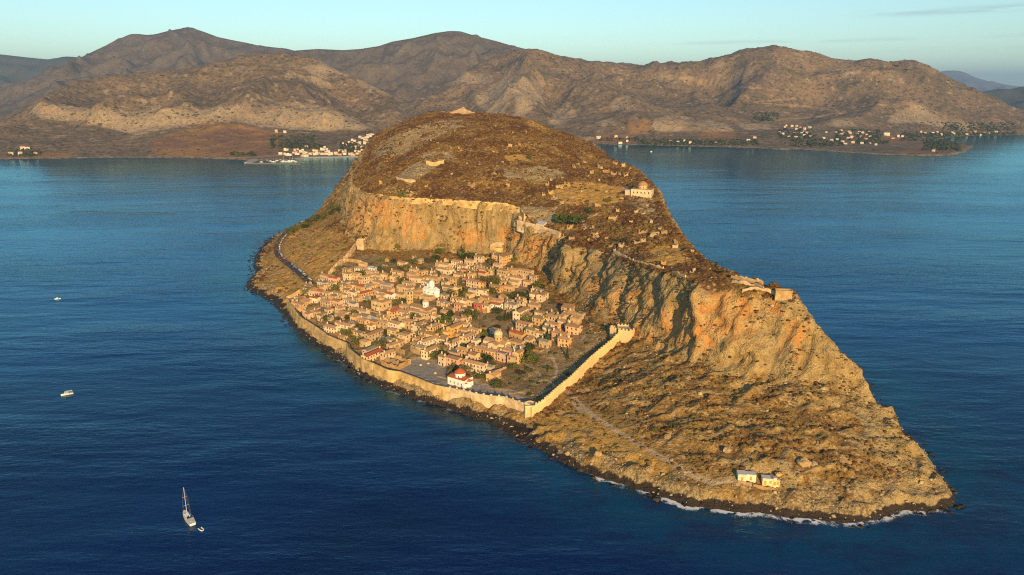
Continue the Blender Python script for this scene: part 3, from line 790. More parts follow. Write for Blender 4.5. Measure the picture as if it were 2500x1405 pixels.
for (bx, by, rx, ry) in [(110,264,18,12),(130,272,10,10),(190,276,16,8),(290,282,12,8),(460,300,14,6),(580,262,16,8),(668,272,12,8),(700,300,14,6),(790,296,14,8),(740,300,20,8),(1535,262,22,12),(1570,265,12,10),(1510,240,20,8),(1660,312,14,8),(1700,296,16,16),(1640,296,14,12),(1350,290,12,8),(1490,288,10,8),(2090,165,18,5),(1850,310,14,5),(2080,300,14,6),(1470,250,10,6)]:
    morange = np.maximum(morange, np.exp(-((mP0x - bx) / rx) ** 2 - ((mP0y - by) / ry) ** 2))
mtrack = np.zeros_like(MX)
for p in ([(1655,163),(1690,200),(1740,205),(1860,218),(1900,222)],[(1840,250),(1900,245),(1960,240)],[(1840,250),(1900,256),(2000,264),(2050,272),(2010,285),(1900,292)],[(1670,200),(1730,196),(1810,190)],[(560,386),(700,380)]):
    d_, _ = dist_line(p, mP0x, mP0y); mtrack = np.maximum(mtrack, 1 - sstep(0.8, 2.2, d_))

def mainland_material(name='mainland_ground', dark=False):
    k = Nt(name)
    n1 = k.noise(0.0016, 5, 0.6); n2 = k.noise(0.010, 5, 0.6); n3 = k.noise(0.055, 4, 0.65); v = k.voro(0.06)
    rk = k.attr('rock'); fd = k.attr('field'); og = k.attr('orange'); be = k.attr('beach'); tr = k.attr('track')
    col = k.mix(k.ramp(n1, 0.40, 0.60), (0.150, 0.108, 0.070), (0.215, 0.150, 0.088))
    col = k.mix(k.ramp(n2, 0.46, 0.66, 0, 0.7), col, (0.10, 0.085, 0.048))
    col = k.mix(k.mul(k.ramp(n3, 0.50, 0.64), 0.8), col, (0.055, 0.050, 0.026))
    col = k.mix(k.mul(k.ramp(v, 0.40, 0.22), 0.35), col, (0.04, 0.042, 0.02))
    col = k.mix(k.mul(k.ramp(k.noise(0.033, 4, 0.6), 0.56, 0.68), 0.55), col, (0.36, 0.29, 0.20))
    fl = k.mix(k.ramp(k.noise(0.0065, 2, 0.4), 0.42, 0.55), (0.27, 0.15, 0.055), (0.20, 0.105, 0.055))
    fl = k.mix(k.mul(k.ramp(n3, 0.56, 0.66), 0.85), fl, (0.06, 0.06, 0.025))
    col = k.mix(k.mul(fd, 0.85), col, fl)
    rc = k.mix(k.ramp(n3, 0.38, 0.62), (0.22, 0.165, 0.10), (0.42, 0.325, 0.21))
    rc = k.mix(k.mul(k.ramp(k.add(og, k.mul(k.math('SUBTRACT', n3, 0.5), 1.2)), 0.55, 1.1), 0.7), rc, (0.50, 0.27, 0.115))
    rm_ = k.ramp(k.add(k.mul(rk, 0.95), k.mul(k.math('SUBTRACT', k.noise(0.0045, 6, 0.68), 0.5), 2.6)), 0.42, 0.95)
    rm_ = k.mul(rm_, k.ramp(n3, 0.66, 0.50))
    col = k.mix(rm_, col, rc)
    col = k.mix(k.mul(tr, 0.7), col, (0.36, 0.24, 0.13))
    col = k.mix(be, col, k.mix(k.ramp(n3, 0.4, 0.6), (0.30, 0.22, 0.15), (0.12, 0.09, 0.065)))
    if dark: col = k.mix(0.62, col, k.mix(k.ramp(n2, 0.4, 0.62), (0.055, 0.052, 0.045), (0.12, 0.105, 0.088)))  # grey vegetation tone, with the back mountains' shading put into the colour
    h = k.add(k.mul(n3, 9.0), k.mul(n2, 22.0))
    k.bump(h, 0.38, 1.0)
    return k.fin(col, 0.95, 0.1)
M_MAIN = mainland_material(); M_BACK_SHADED = mainland_material('back_mountain_shaded_ground', True)
beach = np.where(mdst > -5, 1 - sstep(8, 20, mdst), 0)
main = grid_mesh('mainland_hills', np.stack([MX, MY, MZ], -1).reshape(-1, 3), len(my), len(mu), M_MAIN, True, dict(rock=mrock, field=mfield, orange=morange, beach=beach, track=mtrack))
link(main); tag(main, 'brown mainland hills with pale cliff bands across the bay', kind='structure')

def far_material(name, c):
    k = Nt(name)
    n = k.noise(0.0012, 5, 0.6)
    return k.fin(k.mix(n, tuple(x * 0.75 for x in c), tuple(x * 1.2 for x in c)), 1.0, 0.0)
def far_range(name, label, px, D, thick, mat, seed, n=260, rows_n=25, amp=0.35):
    """a ridge line with real slopes in front and behind"""
    xs_ = np.linspace(px[0][0], px[-1][0], n)
    ysp = np.interp(xs_, [p[0] for p in px], [p[1] for p in px]); ysp[2:-2] = (ysp[:-4] + ysp[1:-3] + ysp[2:-2] + ysp[3:-1] + ysp[4:]) / 5
    top = np.array([at_y(a, b, D) for a, b in zip(xs_, ysp)])
    rows = []
    ts = np.concatenate([np.linspace(-1, 0, rows_n), np.linspace(0, 1, 9)[1:]])
    for t in ts:
        f = (1 - abs(t)) ** 1.15 if t < 0 else 1 - t
        x = top[:, 0] * (1 + t * thick / D * 0.3); y = D + t * thick + 0 * x
        z = top[:, 2] * f
        w = np.sqrt(np.clip(abs(t), 0, 1)) * np.sqrt(f)
        z = z + ((ridged2(x / (thick * .42), y / (thick * .42), 4, seed) - 0.85) * top[:, 2] * amp + (ridged2(x / (thick * .09), y / (thick * .09), 2, seed + 4) - .7) * top[:, 2] * amp * .16) * w - 20 * (abs(t) > 0.99)
        rows.append(np.stack([x, y, z], -1))
    o = grid_mesh(name, np.array(rows).reshape(-1, 3), len(ts), n, mat)
    link(o); tag(o, label, kind='structure')
far_range('back_mountain', 'broad twin topped mountain rising behind the left hill', [(-420,300),(-200,262),(-100,238),(0,213),(70,192),(140,169),(199,140),(240,120),(280,102),(316,84),(335,83),(358,86),(380,84),(406,77),(448,69),(476,71),(500,79),(532,91),(570,99),(602,105),(640,114),(720,124),(800,140),(900,180),(1000,218)], 6800, 2100, M_BACK_SHADED, 171, 420, 80, .40)
far_range('back_mountain', 'rounded central mountain behind the summit of the rock', [(560,190),(660,140),(720,124),(776,120),(838,123),(880,120),(925,113),(958,102),(1006,94),(1062,81),(1098,76),(1124,77),(1160,88),(1216,102),(1252,113),(1330,136),(1420,170),(1520,210)], 6000, 1700, M_BACK_SHADED, 173, 420, 80, .36)
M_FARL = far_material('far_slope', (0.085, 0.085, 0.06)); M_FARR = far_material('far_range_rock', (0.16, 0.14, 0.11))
far_range('far_hills', 'dim blue hills beyond the leftmost mountain', [(-500,150),(-200,112),(-60,128),(0,133),(60,140),(120,146),(160,138),(199,141),(260,150),(400,170),(560,215)], 9500, 2300, M_FARL, 71)
far_range('far_headland', 'dark blue headland at the right edge of the bay', [(2330,236),(2380,228),(2413,222),(2438,217),(2466,218),(2500,211),(2560,200),(2700,190),(2900,196)], 7400, 1500, M_FARL, 73)
far_range('far_mountains', 'pale hazy mountain range on the horizon', [(2100,216),(2200,196),(2260,180),(2312,173),(2338,173),(2360,179),(2382,190),(2416,200),(2480,211),(2560,216),(2700,219)], 21000, 4200, M_FARR, 75)
# ------------------------------------------------------------------ building kit
rnd = random.Random(11)
class MB:
    def __init__(s): s.v = []; s.f = []; s.mi = []
    def quad(s, *p, m=0):
        b = len(s.v); s.v += [tuple(q) for q in p]; s.f.append(tuple(range(b, b + len(p)))); s.mi.append(m)
    def box(s, x0, x1, y0, y1, z0, z1, m=0, top=True, bottom=False):
        b = len(s.v)
        s.v += [(x0,y0,z0),(x1,y0,z0),(x1,y1,z0),(x0,y1,z0),(x0,y0,z1),(x1,y0,z1),(x1,y1,z1),(x0,y1,z1)]
        fs = [(0,1,5,4),(1,2,6,5),(2,3,7,6),(3,0,4,7)]
        if top: fs.append((4,5,6,7))
        if bottom: fs.append((3,2,1,0))
        for f in fs: s.f.append(tuple(b + i for i in f)); s.mi.append(m)
    def prism(s, pts, z0, z1, m=0, taper=1.0):
        n = len(pts); b = len(s.v)
        cx = sum(p[0] for p in pts) / n; cy = sum(p[1] for p in pts) / n
        s.v += [(p[0], p[1], z0) for p in pts] + [(cx + (p[0] - cx) * taper, cy + (p[1] - cy) * taper, z1) for p in pts]
        for i in range(n):
            j = (i + 1) % n; s.f.append((b + i, b + j, b + n + j, b + n + i)); s.mi.append(m)
        s.f.append(tuple(b + n + i for i in range(n))); s.mi.append(m)
    def lathe(s, prof, n=16, cx=0, cy=0, m=0, sx=1.0, sy=1.0):
        b = len(s.v)
        for r, z in prof:
            for i in range(n):
                a = 2 * math.pi * i / n; s.v.append((cx + r * sx * math.cos(a), cy + r * sy * math.sin(a), z))
        for k in range(len(prof) - 1):
            for i in range(n):
                j = (i + 1) % n; s.f.append((b + k*n + i, b + k*n + j, b + (k+1)*n + j, b + (k+1)*n + i)); s.mi.append(m)
    def tube(s, a, b, r0, r1=None, n=6, m=0):
        r1 = r0 if r1 is None else r1
        a, b = Vector(a), Vector(b); d = (b - a).normalized()
        u = d.orthogonal().normalized(); w = d.cross(u); k = len(s.v)
        for p, r in ((a, r0), (b, r1)):
            for i in range(n):
                t = 2 * math.pi * i / n; s.v.append(tuple(p + (u * math.cos(t) + w * math.sin(t)) * r))
        for i in range(n):
            j = (i + 1) % n; s.f.append((k + i, k + j, k + n + j, k + n + i)); s.mi.append(m)
        s.f.append(tuple(k + n + i for i in range(n))); s.mi.append(m)
    def gable(s, w, d, z0, zr, over=0.35, th=0.22, m=0):
        """two roof slopes with thickness, ridge along x"""
        x0, x1 = -w / 2 - over, w / 2 + over; y0, y1 = -d / 2 - over, d / 2 + over
        k = over * (zr - z0) / (d / 2); ze = z0 - k
        for sgn, ya in ((-1, y0), (1, y1)):
            a, b, c, e = (x0, ya, ze), (x1, ya, ze), (x1, 0, zr), (x0, 0, zr)
            up = lambda p: (p[0], p[1], p[2] + th)
            q = [a, b, c, e]
            if sgn > 0: q = [b, a, e, c]
            s.quad(*[up(p) for p in q], m=m); s.quad(*q[::-1], m=m)
            s.quad(q[0], q[1], up(q[1]), up(q[0]), m=m); s.quad(q[1], q[2], up(q[2]), up(q[1]), m=m); s.quad(q[3], q[0], up(q[0]), up(q[3]), m=m)
    def hip(s, w, d, z0, zr, over=0.35, th=0.2, m=0):
        x, y = w / 2 + over, d / 2 + over; r = max(0.0, (w - d) / 2)
        k = over * (zr - z0) / (d / 2); a = z0 - k
        c = [(-x, -y), (x, -y), (x, y), (-x, y)]; r0, r1 = (-r, 0, zr + th), (r, 0, zr + th)
        t = [(p[0], p[1], a + th) for p in c]; b_ = [(p[0], p[1], a) for p in c]
        s.quad(t[0], t[1], r1, r0, m=m); s.quad(t[1], t[2], r1, m=m); s.quad(t[2], t[3], r0, r1, m=m); s.quad(t[3], t[0], r0, m=m)
        for i in range(4):
            j = (i + 1) % 4; s.quad(b_[i], b_[j], t[j], t[i], m=m)
        s.quad(*b_[::-1], m=m)
    def mesh(s, name, mats, smooth=False):
        me = bpy.data.meshes.new(name); me.from_pydata(s.v, [], s.f)
        for m in (mats if isinstance(mats, (list, tuple)) else [mats]): me.materials.append(m)
        if len(me.materials) > 1: me.polygons.foreach_set('material_index', s.mi)
        if smooth: me.polygons.foreach_set('use_smooth', [True] * len(me.polygons))
        return me
    def obj(s, name, mats, parent=None, smooth=False):
        return link(bpy.data.objects.new(name, s.mesh(name, mats, smooth)), parent)

def empty(name, loc, rz=0.0):
    o = bpy.data.objects.new(name, None); o.location = loc; o.rotation_euler = (0, 0, rz); o.empty_display_size = 2
    return link(o)
def place(name, me, parent, loc=(0,0,0), rz=0.0, sc=None):
    o = bpy.data.objects.new(name, me); o.location = loc; o.rotation_euler = (0, 0, rz)
    if sc: o.scale = sc
    return link(o, parent)
def copy_tree(o, parent=None):
    c = o.copy(); COL.objects.link(c)
    if parent is not None: c.parent = parent
    for ch in o.children: copy_tree(ch, c)
    return c

def wall_mat(name, c1, c2, scale=0.35, stones=True, var=0.10):
    k = Nt(name)
    rn = k.n('ObjectInfo').outputs['Random']
    n = k.noise(scale, 5, 0.65); f = k.noise(1.6, 3, 0.6)
    col = k.mix(k.ramp(n, 0.35, 0.65), c1, c2)
    col = k.mix(k.mul(k.ramp(f, 0.52, 0.72), 0.45 if stones else 0.15), col, tuple(x * 0.45 for x in c1))
    hs = k.n('HueSaturation'); k.l(col, hs.inputs['Color']); k.l(k.ramp(rn, 0, 1, 1 - var * 1.6, 1 + var), hs.inputs['Value'])
    k.l(k.ramp(k.math('FRACT', k.mul(rn, 7.3)), 0, 1, 0.8, 1.1), hs.inputs['Saturation'])
    k.bump(k.add(f, k.mul(k.voro(1.9), 0.6)), 0.5, 0.25 if stones else 0.08)
    return k.fin(hs.outputs[0], 0.92, 0.15)
def tile_mat(name, c1, c2, var=0.25):
    k = Nt(name)
    rn = k.n('ObjectInfo').outputs['Random']; oc = k.obj()
    wv = k.n('TexWave'); wv.inputs['Scale'].default_value = 1.05; wv.bands_direction = 'X'; k.l(oc, wv.inputs['Vector'])
    n = k.noise(0.55, 5, 0.7); f = k.noise(2.4, 2, 0.6)
    col = k.mix(k.ramp(n, 0.36, 0.62), c1, c2)
    col = k.mix(k.mul(k.ramp(f, 0.5, 0.7), 0.5), col, tuple(x * 0.4 for x in c1))
    hs = k.n('HueSaturation'); k.l(col, hs.inputs['Color']); k.l(k.ramp(rn, 0, 1, 1 - var, 1 + var * 0.6), hs.inputs['Value']); 
    k.bump(k.add(k.mul(wv.outputs['Fac'], 0.8), f), 0.5, 0.12)
    return k.fin(hs.outputs[0], 0.9, 0.15)
def flat_mat(name, c, rough=0.7, spec=0.3, metal=0.0, n=0.0):
    k = Nt(name)
    col = c
    if n: col = k.mix(k.noise(0.9, 4, 0.6), tuple(x * (1 - n) for x in c), tuple(min(1, x * (1 + n)) for x in c))
    return k.fin(col, rough, spec, metal)
WALLS = {'tan': wall_mat('tan_stone', (0.52, 0.36, 0.185), (0.68, 0.50, 0.28)), 'cream': wall_mat('cream_plaster', (0.66, 0.51, 0.31), (0.76, 0.61, 0.40), stones=False),
    'ochre': wall_mat('ochre_plaster', (0.56, 0.34, 0.115), (0.64, 0.42, 0.17), stones=False), 'pink': wall_mat('pink_plaster', (0.58, 0.35, 0.225), (0.66, 0.42, 0.29), stones=False),
    'white': wall_mat('whitewash', (0.74, 0.72, 0.67), (0.82, 0.80, 0.76), stones=False, var=0.03), 'orange': wall_mat('orange_plaster', (0.60, 0.38, 0.18), (0.68, 0.45, 0.235), stones=False),
    'crimson': wall_mat('crimson_plaster', (0.48, 0.06, 0.03), (0.52, 0.08, 0.04), stones=False, var=0.02)}
ROOFS = {'brown': tile_mat('brown_tiles', (0.36, 0.22, 0.105), (0.50, 0.32, 0.16)), 'orange': tile_mat('orange_tiles', (0.46, 0.24, 0.10), (0.54, 0.32, 0.15)),
    'red': tile_mat('red_tiles', (0.47, 0.105, 0.035), (0.52, 0.155, 0.06), 0.12), 'grey': tile_mat('grey_roof', (0.27, 0.235, 0.18), (0.36, 0.31, 0.24)), 'bluegrey': flat_mat('blue_grey_sheet', (0.42, 0.47, 0.52), 0.6, n=0.12)}
M_STONE = wall_mat('fortress_stone', (0.42, 0.28, 0.12), (0.68, 0.485, 0.24), 0.2)
M_STONE_P = wall_mat('pale_fortress_stone', (0.66, 0.46, 0.225), (0.76, 0.545, 0.28), 0.16)
M_RUIN = wall_mat('ruin_stone', (0.33, 0.215, 0.095), (0.50, 0.345, 0.165), 0.3)
M_WIN = flat_mat('dark_window', (0.035, 0.028, 0.022), 0.35, 0.5)
M_SHUT = flat_mat('shutter_wood', (0.20, 0.11, 0.05), 0.7)
M_DOOR = flat_mat('door_wood', (0.13, 0.065, 0.03), 0.7)
M_WHITE = flat_mat('white_paint', (0.80, 0.79, 0.76), 0.5, n=0.04)
M_FLOOR = flat_mat('terrace_paving', (0.40, 0.35, 0.28), 0.9, 0.1, n=0.2)

def _winmesh(w, h, name='window', mat=None):
    b = MB(); b.box(-w / 2, w / 2, -0.06, 0.05, 0, h, bottom=True); return b.mesh(name, mat or M_WIN)
WIN = {'s': _winmesh(0.95, 1.35), 'm': _winmesh(1.15, 1.75), 'shut': _winmesh(1.3, 1.6, 'window', M_SHUT)}
DOORM = _winmesh(1.3, 2.3, 'door', M_DOOR)
def _chim():
    b = MB(); b.box(-0.38, 0.38, -0.38, 0.38, -1.6, 1.1); b.box(-0.5, 0.5, -0.5, 0.5, 1.1, 1.3, bottom=True); b.box(-0.2, 0.2, -0.2, 0.2, 1.3, 1.6)
    return b.mesh('chimney', WALLS['cream'])
CHIM = _chim()

HOUSES = []
def house(x, y, rz, w, d, h, wall='tan', roof='brown', kind='gable', name='house', z=None, chim=None, sink=4.0, wins=True, pitch=0.33, reg=True):
    """a town house: wall, roof, windows, door and chimneys; long side along local x, front at local -y"""
    if z is None:
        c, s = math.cos(rz), math.sin(rz)
        cs = [(x + c * a * w / 2 - s * b * d / 2, y + s * a * w / 2 + c * b * d / 2) for a in (-1, 1) for b in (-1, 1)]
        gz = [float(ground(p[0], p[1])) for p in cs] + [float(ground(x, y))]
        z = 0.45 * min(gz) + 0.55 * float(np.mean(gz))
    t = empty(name, (x, y, z), rz)
    zr = h + d / 2 * pitch
    b = MB()
    if kind == 'gable':
        b.box(-w/2, w/2, -d/2, d/2, -sink, h, top=False)
        for sx in (-1, 1):
            q = [(sx * w/2, -d/2, h), (sx * w/2, d/2, h), (sx * w/2, 0, zr)]
            b.quad(*(q if sx > 0 else q[::-1]))
    else:
        b.box(-w/2, w/2, -d/2, d/2, -sink, h, top=(kind == 'flat'))
    b.obj('wall', WALLS[wall] if wall in WALLS else wall, t)
    r = MB()
    if kind == 'gable': r.gable(w, d, h, zr)
    elif kind == 'hip': r.hip(w, d, h, zr)
    elif kind == 'flat':
        for (x0, x1, y0, y1) in ((-w/2 - .05, w/2 + .05, -d/2 - .05, -d/2 + .3), (-w/2 - .05, w/2 + .05, d/2 - .3, d/2 + .05), (-w/2 - .05, -w/2 + .3, -d/2 + .3, d/2 - .3), (w/2 - .3, w/2 + .05, -d/2 + .3, d/2 - .3)):
            r.box(x0, x1, y0, y1, h - .3, h + 0.55)
        r.box(-w/2 + .3, w/2 - .3, -d/2 + .3, d/2 - .3, h, h + 0.08)
    elif kind == 'shed':
        a = 0.3; z0, z1 = h, h + d * 0.28
        q = [(-w/2 - a, -d/2 - a, z0 - .05), (w/2 + a, -d/2 - a, z0 - .05), (w/2 + a, d/2 + a, z1 + .05), (-w/2 - a, d/2 + a, z1 + .05)]
        r.quad(*[(p[0], p[1], p[2] + .25) for p in q]); r.quad(*q[::-1])
        for i in range(4):
            j = (i + 1) % 4; r.quad(q[i], q[j], (q[j][0], q[j][1], q[j][2] + .25), (q[i][0], q[i][1], q[i][2] + .25))
        b2 = MB(); b2.quad((w/2, -d/2, h), (w/2, d/2, h), (w/2, d/2, z1)); b2.quad((-w/2, d/2, h), (-w/2, -d/2, h), (-w/2, d/2, z1)); b2.quad((w/2, d/2, h), (-w/2, d/2, h), (-w/2, d/2, z1), (w/2, d/2, z1))
        b2.obj('gable_wall', WALLS[wall] if wall in WALLS else wall, t)
    r.obj('roof', ROOFS[roof], t)
    if wins:
        floors = max(1, int(h / 2.75))
        for face in range(4):                       # 0 front, 1 right end, 2 back, 3 left end; back is never seen
            L = w if face in (0, 2) else d
            if face == 2: continue
            n = max(1, int(L / 2.9))
            a = (0, math.pi / 2, math.pi, -math.pi / 2)[face]
            off = d / 2 if face in (0, 2) else w / 2
            for fl in range(floors):
                for i in range(n):
                    if rnd.random() < (0.12 if face == 0 else 0.28): continue
                    u = (i + 0.5) / n * L - L / 2 + rnd.uniform(-.15, .15)
                    zz = fl * h / floors + 0.95
                    lx, ly = u, -off - 0.01
                    ca, sa = math.cos(a), math.sin(a)
                    if fl == 0 and face == 0 and i == n // 2:
                        place('door', DOORM, t, (ca * lx - sa * ly, sa * lx + ca * ly, 0.1), a); continue
                    place('window', WIN[rnd.choice(('s', 's', 'm', 'shut'))], t, (ca * lx - sa * ly, sa * lx + ca * ly, zz), a)
    nch = rnd.choice((0, 1, 1, 2)) if chim is None else chim
    for i in range(nch):
        sx = (-1, 1)[i % 2] * (w / 2 - 0.8)
        place('chimney', CHIM, t, (sx, rnd.uniform(-.2, .25) * d, (zr if kind in ('gable', 'hip') else h) + 0.3))
    if reg:
        HOUSES.append(dict(o=t, x=x, y=y, z=z + h, w=w, d=d, h=h, wall=wall, roof=roof, kind=kind))
    return t

ORD = ['', 'second', 'third', 'fourth', 'fifth', 'sixth', 'seventh', 'eighth', 'ninth', 'tenth', 'eleventh', 'twelfth', 'thirteenth', 'fourteenth', 'fifteenth', 'sixteenth', 'seventeenth', 'eighteenth', 'nineteenth', 'twentieth']
NUM = ['zero', 'one', 'two', 'three', 'four', 'five', 'six', 'seven', 'eight', 'nine', 'ten', 'eleven', 'twelve', 'thirteen', 'fourteen', 'fifteen', 'sixteen', 'seventeen', 'eighteen', 'nineteen', 'twenty']
def unique_labels(items, cat, group=None):
    """items: (object, label, world x, y, z). Equal labels get an ordinal counted from the left of the view"""
    by = {}
    for it in items: by.setdefault(it[1], []).append(it)
    for lab, its in by.items():
        its.sort(key=lambda i: project(i[2], i[3], i[4])[0])
        n = len(its)
        for k, it in enumerate(its):
            s = lab
            if n > 1:
                if k == 0: o = 'leftmost'
                elif k == n - 1: o = 'rightmost'
                elif k < 20: o = ORD[k] + ' from left'
                else: o = 'number %d' % (k + 1)
                s = '%s, %s of %s' % (lab, o, NUM[n] if n <= 20 else str(n)) if k < 20 or k == n - 1 else '%s, number %d from left of %d' % (lab, k + 1, n)
            tag(it[0], s, cat, group, 'thing')
# ------------------------------------------------------------------ fortifications
_mer = MB(); _mer.box(-0.7, 0.7, -0.3, 0.3, 0, 1.15); _mer.quad((-.7,-.3,1.15),(.7,-.3,1.15),(.7,0,1.35),(-.7,0,1.35))
MERLON = _mer.mesh('merlon', M_STONE_P)
def rampart(name, pts, thick, mat, label, merlons=None, par=1.2, batter=0.06, bury=3.0, rough=0.35, step=1.6, seed=0, ruin=0.0):
    """pts: (x, y, base z, top z); the outer face lies to the right of the direction of travel"""
    P = [Vector((p[0], p[1])) for p in pts]
    S = [0.0]
    for a, b in zip(P[:-1], P[1:]): S.append(S[-1] + (b - a).length)
    n = max(2, int(S[-1] / step)); ss = np.linspace(0, S[-1], n + 1)
    X = np.interp(ss, S, [p.x for p in P]); Y = np.interp(ss, S, [p.y for p in P]); ZB = np.interp(ss, S, [p[2] for p in pts]); ZT = np.interp(ss, S, [p[3] for p in pts])
    tx, ty = np.gradient(X), np.gradient(Y); L = np.hypot(tx, ty) + 1e-9
    nx, ny = ty / L, -tx / L
    t = empty(name, (float(X[0]), float(Y[0]), float(ZB[0])))
    o3 = np.array([X[0], Y[0], ZB[0]])
    if ruin: ZT = ZT - np.clip(ruin * (0.5 + fbm2(ss / 5.0, ss * 0 + seed, 3, seed + 3)), 0, None)
    rows = []
    nv = 7
    H_ = ZT - ZB + bury
    for j in range(nv):
        f = j / (nv - 1); z = ZB - bury + H_ * f
        off = batter * (ZT - z) + (pn3(X / 3, Y / 3, z / 3, seed + 1) * rough + pn3(X / 9, Y / 9, z / 9, seed + 2) * rough * 1.6) * (0.4 + 0.6 * (1 - f))
        rows.append((X + nx * off, Y + ny * off, z))
    rows.append((X - nx * 0.65, Y - ny * 0.65, ZT + 0)); 
    rows.append((X - nx * 0.67, Y - ny * 0.67, ZT - par)); rows.append((X - nx * thick, Y - ny * thick, ZT - par)); rows.append((X - nx * (thick + .02), Y - ny * (thick + .02), ZB - bury))
    V = np.array([np.stack(r, -1) for r in rows]) - o3
    nr = len(rows)
    b = MB()
    o = grid_mesh('wall_body', V.reshape(-1, 3), nr, n + 1, mat, False)
    me = o.data; me.flip_normals(); link(o, t)
    for e in (0, n):                                   # closed ends
        b = MB(); ring = [tuple(V[r, e]) for r in range(nr)]; b.quad(*(ring if e else ring[::-1])); b.obj('wall_end', mat, t)
    if merlons:
        k = int(S[-1] / merlons)
        for i in range(k):
            q = (i + 0.5) / k * S[-1]
            x, y, zt = np.interp(q, ss, X), np.interp(q, ss, Y), np.interp(q, ss, ZT); a = math.atan2(np.interp(q, ss, ty), np.interp(q, ss, tx))
            mo = place('merlon', MERLON, t, (x - o3[0] - math.sin(a) * 0.33, y - o3[1] + math.cos(a) * 0.33, zt - o3[2]), a, (0.85, 0.9, rnd.uniform(.55, .85)))
    tag(t, label, 'wall', kind='thing')
    return t
def gz(p): return float(ground(p[0], p[1]))
def lift(seq, hgt, up=0.0):     # pixel polyline lying on the ground -> rampart points
    out = []
    for px, py in seq:
        h_ = hit(px, py)
        out.append((h_.x, h_.y, h_.z, h_.z + hgt))
    return out
sw_pts = [(p[0], p[1], 3.0, p[2] + 0.7) for p in seawall]
i1, i2 = 12, 17
rampart('sea_wall', sw_pts[:i1 + 1], 2.6, M_STONE, 'long rough stone sea wall from the western corner to the red roofed seafront house', None, 1.0, 0.10, 3.2, 0.6, seed=3)
rampart('sea_wall', sw_pts[i1:i2 + 1], 2.6, M_STONE, 'rough stone sea wall stretch below the cobbled square', None, 1.0, 0.10, 3.2, 0.6, seed=5)
rampart('sea_wall', sw_pts[i2:], 2.6, M_STONE, 'stone sea wall stretch with broken merlons running from the seafront chapel to the eastern corner', 5.2, 1.0, 0.10, 3.2, 0.45, seed=7)
ew_top = [13.6, 16.2, 19.3, 21.8, 24.4, 27.4, 31.2, 34.5]
ew_pts = [(p[0], p[1], p[2], t) for p, t in zip(east_wall, ew_top)][::-1]
ew_pts = ew_pts[::-1]
# travel away from the sea: the outer (eastern) face lies to the right
rampart('curtain_wall', ew_pts, 2.2, M_STONE_P, 'pale crenellated curtain wall climbing from the eastern corner up to the cliff', 2.6, 1.3, 0.03, 3.0, 0.16, seed=9, ruin=0.5)
def tower(name, px_pts, z0, z1, mat, label, merl=2.4, cat='bastion', bury=5):
    pts = [at_z(x, y, z) for x, y, z in px_pts] if isinstance(px_pts, tuple) else px_pts
    cx = sum(p[0] for p in pts) / len(pts); cy = sum(p[1] for p in pts) / len(pts)
    t = empty(name, (cx, cy, z0)); L = [(p[0] - cx, p[1] - cy) for p in pts]
    area = sum(a[0] * b[1] - b[0] * a[1] for a, b in zip(L, L[1:] + L[:1]))
    if area < 0: L = L[::-1]
    b = MB(); b.prism(L, -bury, z1 - z0, taper=0.96); b.obj('wall', mat, t)
    f = MB(); f.prism([(x * .9, y * .9) for x, y in L], z1 - z0, z1 - z0 + 0.06); f.obj('terrace', M_FLOOR, t)
    for a, c in zip(L, L[1:] + L[:1]):
        ax, ay, bx, by = a[0] * .94, a[1] * .94, c[0] * .94, c[1] * .94
        l_ = math.hypot(bx - ax, by - ay); ang = math.atan2(by - ay, bx - ax)
        pb = MB(); pb.box(-l_ / 2 - .2, l_ / 2 + .2, -0.28, 0.28, 0, 0.9); pb_o = place('parapet', pb.mesh('parapet', mat), t, ((ax + bx) / 2, (ay + by) / 2, z1 - z0), ang)
        if merl:
            k = max(1, int(l_ / merl))
            for i in range(k):
                u = (i + .5) / k; place('merlon', MERLON, t, (ax + (bx - ax) * u, ay + (by - ay) * u, z1 - z0 + 0.9), ang, (0.9, 0.8, 0.9))
    tag(t, label, cat, kind='thing')
    return t
ec = at_z(1294, 989, 13.6)
tower('corner_bastion', [(ec[0] - 4.5, ec[1] + 3.2, 0), (ec[0] - 3.2, ec[1] - 2.8, 0), (ec[0] + 3.0, ec[1] - 2.2, 0), (ec[0] + 5.0, ec[1] + 3.0, 0), (ec[0], ec[1] + 6, 0)], 5.0, 13.2, M_STONE_P, 'squat stone corner bastion where sea wall and crenellated curtain wall meet', 0, bury=4)
eb = at_z(1522, 836, 26.5)
def rel(o, pts): return [(o[0] + a, o[1] + b, 0) for a, b in pts]
tower('cliff_bastion', rel(eb, [(-4.5, 0.5), (3.0, -2.6), (6.5, -0.5), (12.5, 6.0), (12.0, 11), (-4, 12)]), 26.5, 35.4, M_STONE_P, 'pale angular bastion against the cliff at the upper end of the curtain wall')
tower('wall_turret', rel(eb, [(-9.5, 8), (-4.6, 4.5), (-3.0, 9), (-8, 12)]), 28.5, 34.2, M_STONE_P, 'small pale turret behind the cliff bastion', 1.8)
# west side
wg = U([(700,728,12),(712,722,13),(728,712,15),(745,700,17.5),(757,690,19)])
rampart('gate_wall', [(p[0], p[1], z0, p[2] + 1.5) for p, z0 in zip(wg[::-1], (15, 14, 12, 10.5, 9))], 2.0, M_STONE, 'stone western town wall beside the end of the road', None, 0.9, 0.04, 4, 0.25, seed=11)
ww = lift([(802,676),(822,656),(841,640),(856,622),(868,606),(876,596)], 6.0)
rampart('hillside_wall', ww[::-1], 1.8, M_STONE, 'stepped stone wall climbing the slope to the western cliff', 2.8, 1.0, 0.03, 3, 0.25, seed=13, ruin=1.5)
wt_ = hit(882, 606)
tower('wall_tower', rel(wt_, [(-4, -3), (3.5, -3.5), (5, 3), (-3, 4)]), wt_.z - 1, wt_.z + 8.5, M_STONE, 'ruined stone tower at the top of the stepped western wall', 2.2)
tw_ = lift([(842,640),(868,642),(896,650)], 3.6)
